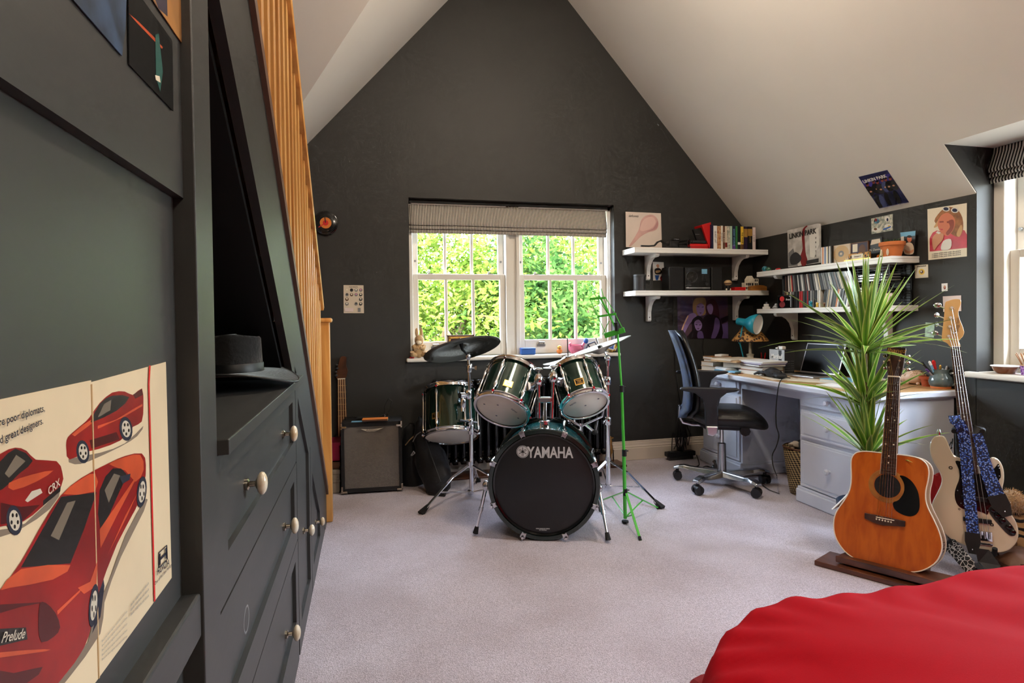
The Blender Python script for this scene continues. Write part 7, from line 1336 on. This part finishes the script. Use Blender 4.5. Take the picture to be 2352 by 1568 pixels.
for (hx, hy, dd), bx0 in (((1985, 800, 0), .02), ((1988, 925, .02), -.03), ((1996, 1035, -.03), .04)): MB().tube([pb+V((bx0, bx0*.5, .2)), pb.lerp(hb_(hx, hy, dd), .5)+V((bx0*.6, 0, .1)), hb_(hx, hy, dd), hb_(hx, hy-14, dd)], [.013, .012, .012, .008], 8).build('stem', 'cane', r, smooth=True)
def leafmat():
    m = bpy.data.materials.new('dracaena_leaf'); m.use_nodes = True; t = m.node_tree; b = t.nodes['Principled BSDF']; b.inputs['Roughness'].default_value = .38
    tc = t.nodes.new('ShaderNodeUVMap'); sp = t.nodes.new('ShaderNodeSeparateXYZ'); t.links.new(tc.outputs[0], sp.inputs[0]); cr = t.nodes.new('ShaderNodeValToRGB'); e = cr.color_ramp; 
    for i, (p, c) in enumerate(((0, (206, 204, 136)), (.09, (196, 204, 120)), (.17, (126, 164, 48)), (.5, (62, 108, 30)), (.83, (126, 164, 48)), (.91, (200, 206, 128)))):
        if i < 2: el = e.elements[i]; el.position = p
        else: el = e.elements.new(p)
        el.color = (*lin(c), 1)
    t.links.new(sp.outputs[0], cr.inputs[0]); t.links.new(cr.outputs[0], b.inputs['Base Color'])
    b.inputs['Subsurface Weight'].default_value = 0; _m['dracaena_leaf'] = m
leafmat()
def leaf_mesh(droop, L=1.0, wv=.034, tw=0):
    me = bpy.data.meshes.new('leaf'); vs = []; fs = []; n = 8; uv = []
    for i in range(n+1):
        t = i/n; x = L*(t-.25*droop*t*t*0); z = L*(.0+.0*t)-droop*L*t*t*.55; x = L*t*(1-.12*droop*t); w = wv*(.55+.9*t if t < .35 else .865*(1-(t-.35)/.65)**.8*1.0)+.0008; f = .25*w
        vs += [(x, -w/2, z+f), (x, 0, z), (x, w/2, z+f)]
    for i in range(n):
        for j in range(2): fs.append((i*3+j, i*3+j+1, i*3+4+j, i*3+3+j))
    me.from_pydata(vs, [], fs); u_ = me.uv_layers.new(name='UVMap'); me.materials.append(_m['dracaena_leaf'])
    for l in me.loops: u_.data[l.index].uv = ((l.vertex_index % 3)/2, (l.vertex_index//3)/n)
    me.polygons.foreach_set('use_smooth', [True]*len(me.polygons)); return me
lm = [leaf_mesh(d) for d in (.02, .1, .22, .4, .7)]
Rn = random.Random(11)
Minv = MAT[r.name].inverted()
for hc2, n, L0, k in heads:
    for i in range(n):
        u_ = (i+.5)/n; az = i*2.39996+Rn.uniform(-.25, .25); el = math.radians(87-74*k*u_**1.35+Rn.uniform(-8, 8)); Ln = L0*Rn.uniform(.78, 1.12)*(.95+.12*u_); md = 0 if u_ < .25 else 1 if u_ < .5 else 2 if u_ < .72 else Rn.choice((2, 3, 3, 4))
        o = bpy.data.objects.new('leaf', lm[md]); COL.objects.link(o); o.parent = r
        o.matrix_local = Minv @ (MX.Translation(hc2+V((0, 0, -.03+.05*(1-u_)))) @ MX.Rotation(az, 4, 'Z') @ MX.Rotation(-el, 4, 'Y') @ MX.Rotation(Rn.uniform(-.5, .5), 4, 'X') @ MX.Diagonal((Ln, 1.1*(Ln/.36)**.3, Ln, 1)))
# long leaves reaching to the right wall
for px, py, dz in ((2150, 748, .05), (2140, 752, .0), (2135, 768, -.03), (2110, 795, -.06), (2080, 790, .05)):
    e = hb_(px, py, .0); s = heads[0][0]; d = e-s; o = bpy.data.objects.new('leaf', lm[1]); COL.objects.link(o); o.parent = r; az = math.atan2(d.y, d.x); el = math.asin(d.z/d.length)+.06
    o.matrix_local = Minv @ (MX.Translation(s) @ MX.Rotation(az, 4, 'Z') @ MX.Rotation(-el, 4, 'Y') @ MX.Rotation(.8, 4, 'X') @ MX.Diagonal((d.length, .7, d.length, 1)))
p = P(1938, 1150, z=.12); o = thing('magazine', 'rolled magazine stuck beside the plant pot behind the guitar', 'magazine', (p.x, p.y, 0)); MB().prism([P(*q, d=dp-.12) for q in ((1912, 1170), (1925, 1158), (1948, 1135), (1952, 1150))], FW*.01).build('pages', 'white_plain', o); MB().prism([P(*q, d=dp-.125) for q in ((1918, 1168), (1930, 1158), (1945, 1146), (1946, 1152))], FW*.004).build('cover', 'wine', o)
# ---------------------------------------------------------------- waste basket, cables
def basket():
    m = bpy.data.materials.new('basket_weave'); m.use_nodes = True; t = m.node_tree; b = t.nodes['Principled BSDF']; b.inputs['Roughness'].default_value = .7
    tc = t.nodes.new('ShaderNodeUVMap'); mp = t.nodes.new('ShaderNodeMapping'); mp.inputs['Scale'].default_value = (26, 34, 1); mp.inputs['Rotation'].default_value = (0, 0, .5); n = t.nodes.new('ShaderNodeTexChecker'); n.inputs['Scale'].default_value = 1; n.inputs[1].default_value = (*lin((188, 160, 110)), 1); n.inputs[2].default_value = (*lin((34, 26, 20)), 1)
    t.links.new(tc.outputs[0], mp.inputs[0]); t.links.new(mp.outputs[0], n.inputs[0]); t.links.new(n.outputs[0], b.inputs['Base Color']); bp_ = t.nodes.new('ShaderNodeBump'); bp_.inputs['Strength'].default_value = .5; t.links.new(n.outputs[1], bp_.inputs['Height']); t.links.new(bp_.outputs[0], b.inputs['Normal']); _m['basket_weave'] = m
basket()
c = V((2.83, 3.31, 0)); r = thing('waste_basket', 'tall woven waste basket in the kneehole beside the right pedestal', 'basket', c)
me = bpy.data.meshes.new('basket'); n = 40; pr_ = [(.085, 0), (.095, .05), (.11, .15), (.122, .25), (.128, .31)]; vs = []; fs = []
for a, z in pr_:
    for j in range(n): vs.append((a*math.cos(2*PI*j/n), a*math.sin(2*PI*j/n), z))
for i in range(len(pr_)-1):
    for j in range(n): fs.append((i*n+j, i*n+(j+1) % n, (i+1)*n+(j+1) % n, (i+1)*n+j))
me.from_pydata(vs, [], fs); uvl = me.uv_layers.new(name='UVMap')
for pi, p_ in enumerate(me.polygons):
    i, j = divmod(pi, n)
    for l, (a, b_) in zip(p_.loop_indices, ((j, i), (j+1, i), (j+1, i+1), (j, i+1))): uvl.data[l].uv = (a/n*1.8, pr_[b_][1]*3)
me.materials.append(_m['basket_weave']); me.polygons.foreach_set('use_smooth', [True]*len(me.polygons)); o = bpy.data.objects.new('woven_wall', me); COL.objects.link(o); o.parent = r; MAT[o.name] = MAT[r.name]; md = o.modifiers.new('solid', 'SOLIDIFY'); md.thickness = .005
MB().lathe([(0, .004), (.085, .003)], c, n=24).build('bottom', 'brown', r); MB().lathe([(.125, .305), (.133, .312), (.125, .319)], c, n=40).build('rim', 'brown', r, smooth=True)
blob(c+V((.02, .02, .31)), (.06, .05, .05), 21).build('rubbish', 'dark_grey', r, smooth=True); blob(c+V((-.04, .04, .32)), (.04, .03, .025), 22).build('paper_ball', 'beige', r, smooth=True)
def cable(label, pts, rad=.003, m='black'):
    k = smooth3(pts); o = MB().tube(k, rad, 6).build('cable', m, None, smooth=True, loc=k[0]); return tag(o, label, 'cable')
def smooth3(pts, k=6):
    pts = [V(p) for p in pts]; n = len(pts); out = []
    for i in range(n-1):
        a, b, c, d = pts[max(0, i-1)], pts[i], pts[i+1], pts[min(n-1, i+2)]
        for q in range(k): t = q/k; out.append(.5*((2*b)+(c-a)*t+(2*a-5*b+4*c-d)*t*t+(3*b-a-3*c+d)*t**3))
    out.append(pts[-1]); return out
cable('thin black cable falling from the stereo down the wall behind the chair', [P(x, y, y=4.485) for x, y in ((1546, 678), (1547, 740), (1549, 800), (1553, 860), (1562, 920), (1575, 965), (1588, 1000))])
cable('thin black cable hanging below the violet poster to the desk', [P(x, y, y=4.49) for x, y in ((1617, 777), (1614, 795), (1616, 810), (1618, 825))], .0025)
q = lambda px, py, x=2.58: P(px, py, x=x)
cable('black laptop cable looping off the desk edge down to the castor', [P(1815, 868, z=ZD+.004), P(1803, 867, z=ZD+.006), q(1790, 880), q(1783, 930), q(1783, 975), q(1789, 1000, 2.6), q(1783, 1025), q(1774, 1045), q(1776, 1070), P(1784, 1092, z=.005)], .0035)
cable('grey cable lying on the carpet in front of the castors', [P(x, y, z=.004) for x, y in ((1728, 1108), (1748, 1112), (1768, 1125), (1790, 1133))], .003, 'dark_grey')
cable('black cable curling from the power strip under the chair', [P(x, y, z=.005) for x, y in ((1600, 1045), (1606, 1066), (1598, 1072), (1604, 1078), (1622, 1070), (1640, 1077))], .004)
p0 = P(1545, 1040, z=.05); o = thing('power_strip', 'black power strip on the skirting corner behind the office chair', 'power strip', (2.55, 4.38, 0)); bx('body', (2.4, 4.36, .03), (2.66, 4.42, .068), 'black', o, bevel=.006)
for k in range(4): bx('socket', (2.42+k*.06, 4.355, .066), (2.455+k*.06, 4.4, .074), 'dark_grey', o, bevel=.003); 
bx('plug', (2.5, 4.365, .074), (2.545, 4.4, .105), 'black', o, bevel=.006); bx('feet', (2.42, 4.37, 0), (2.64, 4.41, .03), 'dark_grey', o)
for k in range(7):
    pp_ = [V((2.5+Rn.uniform(-.05, .1), 4.4+Rn.uniform(-.03, .03), .08+Rn.uniform(-.02, .02))) for _ in range(2)]; cable(f'{nth(k+1)} black lead in the tangle above the power strip', [pp_[0], V((2.52+Rn.uniform(-.05, .12), 4.4, .2+Rn.uniform(-.05, .12))), V((2.58+Rn.uniform(-.08, .08), 4.42, .1+Rn.uniform(0, .2))), V((2.6+Rn.uniform(-.05, .05), 4.44, .3+Rn.uniform(-.1, .1))), pp_[1]], .0035)['group'] = 'leads tangled above the power strip'
# ---------------------------------------------------------------- posters on the tall cupboard
def textw(body, a, b, m, parent, n, v=(0, 0, 1), off=.0, **k):
    """lettering fitted between two points"""
    a, b = V(a), V(b); o = text(body, 1, MX.Identity(4), m, parent, **k); me = o.data; me.transform(MAT[parent.name]); w = max(p.co.x for p in me.vertices)-min(p.co.x for p in me.vertices); s = (b-a).length/w
    F = frame((a+b)/2+V(n)*off, b-a, v); me.transform(MAT[parent.name].inverted() @ F @ MX.Diagonal((s, s, .001, 1))); return o
xp = XC-.0255; cpp = lambda q: P(q[0], q[1], x=xp); nx = V((1, 0, 0))
Tc = lambda pts: [(a/2.095, 820+b/2.095) for a, b in pts]; Sc = lambda pts, k=3: smoothpts(Tc(pts), k)
mat('poster_cream', (226, 206, 172), .45, var=.05, vs=8); mat('car_red', (142, 18, 14), .35, var=.25, vs=14); mat('car_hi', (200, 80, 42), .35, var=.2, vs=14); mat('car_dark', (76, 10, 12), .35); mat('car_glass', (38, 34, 32), .3); mat('car_glass_l', (120, 108, 94), .3); mat('car_shadow', (128, 112, 96), .5); mat('alloy', (206, 196, 178), .4); mat('ink_navy', (22, 24, 44), .5)
o = thing('car_poster', 'large creased cream poster of three red sports cars on the tall cupboard', 'poster', M=MX.Translation(cpp((100, 1200))))
bot = P(228, 1556, x=xp).z; 
lp = Tc([(-330, 292), (0, 215), (430, 112), (440, 118), (470, 1525), (380, 1650), (-330, 2500)])
z_of = lambda q: cpp(q)
# two pages: the left one rises a little towards the fold
def page(nm, pts, lift):
    c3 = [cpp(q) for q in pts]; MB().prism([p+nx*l for p, l in zip(c3, lift)], nx*.0008).build(nm, 'poster_cream', o)
zl_, zt2 = cpp(Tc([(455, 1520)])[0]).z, cpp(Tc([(430, 112)])[0]).z
yF = cpp(Tc([(438, 300)])[0]).y; yE = cpp(Tc([(810, 500)])[0]).y; zt3 = cpp(Tc([(800, 22)])[0]).z; zb3 = cpp(Tc([(835, 1045)])[0]).z
MB().prism([(xp, .12, zb3-.012), (xp, yF, zb3-.004), (xp, yF, zt2), (xp, .12, zt2+.002)], (.001, 0, 0)).build('left_page', 'poster_cream', o)
MB().prism([(xp, yF, zb3-.004), (xp, yE, zb3), (xp, yE-.004, zt3), (xp, yF, zt2-.002)], (.001, 0, 0)).build('right_page', 'poster_cream', o)
MB().bar((xp+.0012, yF, zb3-.004), (xp+.0012, yF, zt2-.004), .0022, .0012, (1, 0, 0)).build('fold', 'tan', o)
def wheel(c, rx, ry, rot=-.12):
    c = Tc([c])[0]; rx /= 2.095; ry /= 2.095; out = [(arc(c, rx, ry, 18, rot=rot), 'ink_navy'), (arc((c[0]+.6, c[1]), rx*.68, ry*.7, 16, rot=rot), 'alloy')]
    for k in range(5): a = k*2*PI/5+.3; out.append((arc((c[0]+.6+rx*.42*math.cos(a), c[1]+ry*.42*math.sin(a)), rx*.15, ry*.15, 8), 'car_glass'))
    return out
pol = [(Sc([(330, 490), (480, 460), (600, 415), (690, 330), (660, 380), (580, 430), (430, 500), (360, 515)], 2), 'car_shadow'), (Sc([(0, 830), (120, 800), (290, 640), (240, 730), (110, 820), (0, 865)], 2), 'car_shadow'),
    (Sc([(320, 400), (340, 370), (400, 320), (430, 290), (480, 220), (540, 170), (600, 165), (640, 182), (683, 150), (690, 230), (682, 310), (640, 335), (580, 400), (480, 440), (430, 452), (335, 492), (320, 450)], 2), 'car_red'), (Tc([(345, 372), (400, 325), (440, 300), (440, 320), (360, 380)]), 'car_hi'), (Tc([(470, 330), (560, 300), (640, 250), (685, 225), (685, 235), (600, 285), (470, 345)]), 'car_hi'), (Sc([(440, 300), (482, 222), (540, 185), (622, 192), (560, 258), (450, 310)], 2), 'car_glass'), (Tc([(470, 290), (500, 225), (535, 205), (530, 255)]), 'car_glass_l'), (Tc([(640, 180), (682, 152), (688, 180), (650, 200)]), 'car_dark'), (Tc([(430, 400), (560, 360), (575, 395), (440, 440)]), 'car_dark')]+wheel((398, 455), 31, 56)+wheel((605, 345), 31, 58)+[
    (Sc([(-120, 560), (0, 465), (70, 435), (125, 450), (170, 493), (270, 500), (298, 555), (293, 620), (200, 720), (110, 790), (0, 815), (-120, 850)], 2), 'car_red'), (Sc([(-60, 560), (0, 500), (72, 440), (155, 498), (90, 560), (10, 635), (-60, 650)], 2), 'car_glass'), (Tc([(20, 560), (75, 470), (120, 500), (40, 580)]), 'car_glass_l'), (Sc([(40, 605), (150, 565), (255, 545), (170, 600), (60, 640)], 2), 'car_hi'), (Tc([(118, 690), (150, 645), (192, 632), (202, 652), (130, 698)]), 'alloy'), (Tc([(205, 690), (290, 620), (288, 645), (205, 715)]), 'car_glass'), (Tc([(0, 700), (100, 720), (190, 710), (110, 785), (0, 805)]), 'car_dark')]+wheel((66, 785), 38, 72)+[
    (Sc([(440, 1260), (520, 1080), (600, 860), (700, 680), (690, 740), (580, 960), (500, 1180), (480, 1330), (330, 1540), (300, 1568), (260, 1568), (420, 1370)], 2), 'car_shadow'), (Tc([(440, 1330), (470, 1180), (485, 1010), (500, 1100), (480, 1250)]), 'ink_navy'),
    (Sc([(-120, 1250), (0, 1115), (100, 980), (190, 820), (290, 665), (390, 580), (520, 510), (600, 475), (680, 463), (700, 520), (690, 620), (650, 730), (560, 900), (470, 1140), (440, 1280), (400, 1400), (300, 1540), (180, 1640), (-120, 1660)], 2), 'car_red'),
    (Sc([(300, 660), (390, 585), (455, 560), (455, 645)], 2), 'car_hi'), (Sc([(520, 515), (600, 480), (672, 470), (690, 540), (650, 600), (600, 545)], 2), 'car_hi'), (Tc([(96, 1012), (290, 672), (462, 650), (400, 830), (335, 992)]), 'car_glass'), (Tc([(240, 860), (320, 700), (360, 690), (280, 880)]), 'car_glass_l'), (Sc([(476, 640), (540, 535), (605, 560), (570, 650), (480, 830)], 2), 'car_glass'), (Tc([(500, 640), (545, 560), (575, 570), (520, 700)]), 'car_glass_l'), (Tc([(575, 575), (625, 560), (620, 590), (585, 610)]), 'ink_navy'),
    (Tc([(475, 830), (640, 590), (660, 570), (560, 760), (480, 920)]), 'car_hi'), (Sc([(96, 1020), (335, 1000), (250, 1070), (40, 1110), (0, 1115)], 2), 'car_hi'), (Tc([(-100, 1225), (0, 1190), (180, 1180), (210, 1180), (100, 1200), (-100, 1260)]), 'car_dark'), (Sc([(185, 1190), (215, 1182), (262, 1230), (285, 1300), (255, 1345), (195, 1372), (180, 1300)], 2), 'car_dark'), (Tc([(370, 1110), (430, 1080), (465, 980), (460, 1100), (400, 1140)]), 'car_hi'), (Tc([(270, 1220), (390, 1110), (380, 1130), (272, 1240)]), 'car_hi'), (Tc([(510, 960), (600, 760), (660, 650), (610, 760)]), 'car_hi'),
    (Tc([(-60, 1310), (120, 1300), (127, 1358), (-60, 1402)]), 'car_glass'), (Sc([(-80, 1440), (0, 1420), (210, 1405), (215, 1415), (0, 1445), (-80, 1462)], 2), 'car_hi'), (Sc([(-80, 1500), (60, 1520), (200, 1490), (120, 1570), (-80, 1590)], 2), 'car_dark')]+wheel((446, 1195), 22, 105, .1)+wheel((678, 648), 23, 75, .1)+[(Tc([(713, 40), (721, 40), (716, 130), (744, 1172), (737, 1178), (709, 130)]), 'red')]
prints('cars', pol, lambda q: P(q[0], q[1], x=xp+.0011), nx, o, .000015)
t1 = lambda a, b: P(*Tc([(a, b)])[0], x=xp+.0028)
for bd, a, b in (('We\'re poor diplomats,', (-65, 335), (216, 245)), ('and great designers.', (-32, 415), (208, 305)), ('CRX', (232, 650), (288, 600)), ('HONDA', (757, 1035), (815, 985))): textw(bd, t1(*a), t1(*b), 'ink_navy' if bd != 'CRX' else 'alloy', o, nx, bold=.012)
textw('Prelude', t1(8, 1352), t1(120, 1330), 'alloy', o, nx, shear=.3, bold=.01); textw('One of life\'s best feelings.', t1(745, 1090), t1(828, 995), 'ink_navy', o, nx)
for k in range(5): textw('fine print about engines and prices in small type', t1(490, 1368+k*22), t1(612, 1220+k*30), 'grey', o, nx)
for k in range(3): textw('dealer telephone and details', t1(628, 1195+k*22), t1(716, 1085+k*30), 'grey', o, nx)
hq = [t1(770, 945), t1(798, 918), t1(800, 968), t1(770, 998)]
for a, b in ((0, 3), (1, 2)): MB().bar(hq[a], hq[b], .0035, .0006, (1, 0, 0)).build('logo', 'ink_navy', o)
MB().bar((hq[0]+hq[3])/2, (hq[1]+hq[2])/2, .0035, .0006, (1, 0, 0)).build('logo', 'ink_navy', o); MB().tube([h+(h-(hq[0]+hq[2])/2)*.35 for h in hq], .0007, 4, closed=True).build('logo_border', 'ink_navy', o)
xu = XC-.0115; Tu = lambda pts: [(a/3.136, b/3.136) for a, b in pts]; up_ = lambda q: P(q[0], q[1], x=xu); upp = lambda q: P(q[0], q[1], x=xu+.0014)
mat('night_blue', (46, 56, 70), .35, var=.5, vs=20, col2=(70, 92, 124)); mat('night_black', (12, 13, 16), .3); mat('ochre', (176, 124, 66), .4, var=.2, vs=10); mat('night_teal', (40, 92, 86), .4)
for lab, quad, m, pr_ in (('dark blue abstract print at the top of the tall cupboard', [(420, -110), (905, -160), (892, 200), (868, 402)], 'night_blue', [([(640, 60), (700, 100), (760, 240), (690, 150)], 'sky_blue')]), ('black night photograph with red light trails on the tall cupboard', [(912, -150), (1232, 292), (1240, 800), (921, 464)], 'night_black', [([(920, 40), (960, 50), (1060, 120), (1160, 250), (1150, 258), (1050, 130), (950, 65)], 'red'), ([(925, 95), (1000, 160), (1120, 280), (1170, 340), (1165, 352), (1100, 285), (980, 160)], 'car_hi'), ([(1115, 250), (1140, 240), (1160, 420), (1170, 520), (1150, 660), (1120, 560)], 'night_teal'), ([(1112, 540), (1145, 548), (1152, 595), (1118, 575)], 'cream')]), ('ochre bordered painting print beside the cupboard stile', [(1010, -130), (1325, -140), (1326, 342), (1240, 220)], 'ochre', [([(1040, -90), (1235, -110), (1240, 205), (1150, 80)], 'brown'), ([(1100, -40), (1200, -60), (1205, 120), (1140, 60)], 'bk_purple')])):
    o = sheet('print', lab, 'print', Tu(quad), up_, nx, .0012, m); o.name = 'wall_print'; MAT[o.name] = MX.Translation(o.location); prints('picture', [(Tu(a), b) for a, b in pr_], upp, nx, o, .0002)
# ---------------------------------------------------------------- hat in the niche
mat('felt_black', (30, 30, 30), .95, sheen=.5, bump=.3, bs=90); hc3 = V((-.385, 1.9, 1.003)); o = thing('hat', 'black felt fedora lying on the niche shelf', 'hat', hc3)
def crown(u, v):
    a = v*2*PI; rr = (.088 if u < .75 else .088*(1-((u-.75)/.25)**2*.98)); z = .035+.125*min(1, u/.82); rr *= 1-.1*u; pz_ = .02*max(0, u-.7)/.3*math.cos(a)**2
    return hc3+V((rr*.86*math.cos(a), rr*1.12*math.sin(a), z-pz_))
MB().grid(crown, 16, 36).build('crown', 'felt_black', o, smooth=True, sharp=80)
def brim(u, v):
    a = v*2*PI; rr = .08+u*.115; return hc3+V((rr*.9*math.cos(a), rr*1.18*math.sin(a), .035+.022*u*u*math.cos(2*a+PI)-.012*u+.012))
MB().grid(brim, 8, 48).build('brim', 'felt_black', o, smooth=True, solid=.004); mat('band_black', (18, 18, 18), .5); MB().lathe([(.0885, .04), (.09, .045), (.089, .072), (.0875, .074)], hc3, n=36, sc=(.86, 1.12)).build('band', 'band_black', o, smooth=True)
MB().tube([brim(1, k/48) for k in range(48)], .0035, 6, closed=True).build('brim_edge', 'band_black', o, smooth=True)
# ---------------------------------------------------------------- bed
mat('duvet_red', (160, 0, 16), .85, spec=.08, bump=.05, bs=400); mat('sheet_red', (150, 8, 24), .8)
r = thing('bed', 'low bed in the right foreground', 'bed', (1.6, .15, 0))
bx('base', (.66, -.85, .08), (2.62, 1.1, .26), 'dark_grey', r, bevel=.01); bx('mattress', (.64, -.87, .26), (2.64, 1.12, .44), 'sheet_red', r, bevel=.04, seg=3)
for x in (.72, 2.55):
    for y in (-.78, 1.02): bx('leg', (x-.03, y-.03, 0), (x+.03, y+.03, .08), 'walnut', r)
bx0, by1, rc = .515, 1.235, .5
def sdf(x, y):
    dx = (bx0+rc)-x; dy = y-(by1-rc); 
    if dx > 0 and dy > 0: return math.hypot(dx, dy)-rc
    return max(dx, dy)-rc
def duvet(u, v):
    x = .36+u*2.5; y = -.95+v*2.4; d = sdf(x, y)
    t = max(0, min(1, (d+.05)/.13)); s = t*t*(3-2*t); ins = max(0, -d)
    z = .5+.075*(1-math.exp(-ins/.22))+.02*max(0, x-1.4)
    w = noise.noise(V((x*1.6+y*.9, y*1.2-x*.4, .3)))*.022+noise.noise(V((x*4+y*5, (y-x)*1.6, 4)))*.012
    fold = (abs(noise.noise(V((x*7+y*1.5, (x+y)*1.1, 8))))-.25)*.02
    wr_ = math.exp(-((d+.12)/.16)**2)
    z += w*min(1, ins*4+.3)+fold*wr_
    # pleats running over the edge at the near corner
    ang = math.atan2(y-.75, x-1.0); z += .005*math.sin(ang*22+5*noise.noise(V((x*2.2, y*2.2, 1))))*math.exp(-((d+.03)/.11)**2)
    return V((x, y, z*(1-s)+.11*s))
o = MB().grid(duvet, 170, 165).build('red_duvet', 'duvet_red', None, smooth=True, sharp=180); o.name = 'duvet'; tag(o, 'crumpled bright red duvet spread over the bed in the foreground', 'duvet')
# ---------------------------------------------------------------- garden outside
mat('neutral_ground', (112, 108, 98), .9, var=.3, vs=.8); mat('bark', (92, 76, 58), .9, var=.3, vs=6)
mb = MB().box((-40, -40, -3.1), (60, 60, -3)); struct(mb.build('ground_outside', 'neutral_ground', loc=(0, 0, -3.1)))  # neutral grey-beige ground, so no green bounces onto the ceiling
def foliage(name, c1, c2):
    m = bpy.data.materials.new(name); m.use_nodes = True; t = m.node_tree; t.nodes.clear(); o = t.nodes.new('ShaderNodeOutputMaterial'); d = t.nodes.new('ShaderNodeBsdfDiffuse'); tr = t.nodes.new('ShaderNodeBsdfTranslucent'); mx = t.nodes.new('ShaderNodeMixShader'); mx.inputs[0].default_value = .45
    tc = t.nodes.new('ShaderNodeTexCoord'); n = t.nodes.new('ShaderNodeTexNoise'); n.inputs['Scale'].default_value = 2.6; n.inputs['Detail'].default_value = 5; cr = t.nodes.new('ShaderNodeValToRGB'); e = cr.color_ramp.elements; e[0].position = .36; e[0].color = (*lin(c1), 1); e[1].position = .64; e[1].color = (*lin(c2), 1)
    t.links.new(tc.outputs['Object'], n.inputs['Vector']); t.links.new(n.outputs[0], cr.inputs[0]); t.links.new(cr.outputs[0], d.inputs[0]); t.links.new(cr.outputs[0], tr.inputs[0]); t.links.new(d.outputs[0], mx.inputs[1]); t.links.new(tr.outputs[0], mx.inputs[2]); t.links.new(mx.outputs[0], o.inputs[0]); _m[name] = m
foliage('leaf_bright', (52, 78, 22), (120, 138, 60)); foliage('leaf_mid', (40, 66, 26), (104, 124, 60)); foliage('leaf_dark', (28, 54, 24), (76, 104, 50))
def tree(label, x, y, zc, rx, rz, m, n, seed, trunk=True):
    R_ = random.Random(seed); r = thing('garden_tree', label, 'tree', (x, y, -3), group='trees outside the back window')
    t = MB().tube([(x, y, -3), (x+.1, y, -1), (x, y+.1, zc)], [.2, .16, .08], 8); t.build('trunk', 'bark', r, smooth=True)
    for k in range(7):
        a = R_.uniform(0, 6.28); e = V((x+math.cos(a)*rx*.75, y+math.sin(a)*rx*.6, zc+R_.uniform(-.3, .7)*rz)); MB().tube([(x, y, zc-rz*.5), V((x, y, zc)).lerp(e, .5)+V((0, 0, .2)), e], [.07, .045, .015], 6).build('branch', 'bark', r, smooth=True)
    vs = []; fs = []; cl = [(V((R_.gauss(0, .45), R_.gauss(0, .45), R_.gauss(0, .45))), R_.uniform(.25, .5)) for _ in range(46)]
    for k in range(n):
        c, rr = R_.choice(cl); d = V((R_.gauss(0, 1), R_.gauss(0, 1), R_.gauss(0, 1))).normalized()*rr*R_.uniform(.75, 1.05); p = c+d
        p = V((x+p.x*rx, y+p.y*rx*.8, zc+p.z*rz)); s = R_.uniform(.035, .075); a_ = V((R_.gauss(0, 1), R_.gauss(0, 1), R_.gauss(0, .7))).normalized(); b_ = a_.cross(V((R_.gauss(0, 1), R_.gauss(0, 1), R_.gauss(0, 1)))).normalized(); i = len(vs)
        vs += [p-a_*s, p+b_*s*.45, p+a_*s, p-b_*s*.45]; fs.append((i, i+1, i+2, i+3))
    me = bpy.data.meshes.new('foliage'); inv = V((x, y, -3)); me.from_pydata([tuple(v-inv) for v in vs], [], fs); me.materials.append(_m[m]); o = bpy.data.objects.new('foliage', me); COL.objects.link(o); o.parent = r; o['kind'] = 'stuff'
for a in (('broad bright green tree filling the left window', 1.2, 10.5, .9, 2.3, 2.4, 'leaf_bright', 30000, 1), ('tall loose tree behind the middle of the two windows', 3.4, 12.5, 2.0, 2.4, 2.8, 'leaf_mid', 15000, 2), ('bright green tree filling the right window', 4.6, 10.8, .8, 2.2, 2.3, 'leaf_bright', 30000, 3), ('darker tree seen through the right pane of the left window', 3.0, 9.6, .5, 1.4, 1.9, 'leaf_dark', 16000, 4), ('pale tree standing far behind the left window', .2, 15.5, 2.6, 3.0, 3.2, 'leaf_mid', 11000, 5), ('far tree behind the right window', 7.2, 15.5, 2.6, 3.2, 3.2, 'leaf_mid', 11000, 6)): tree(*a)
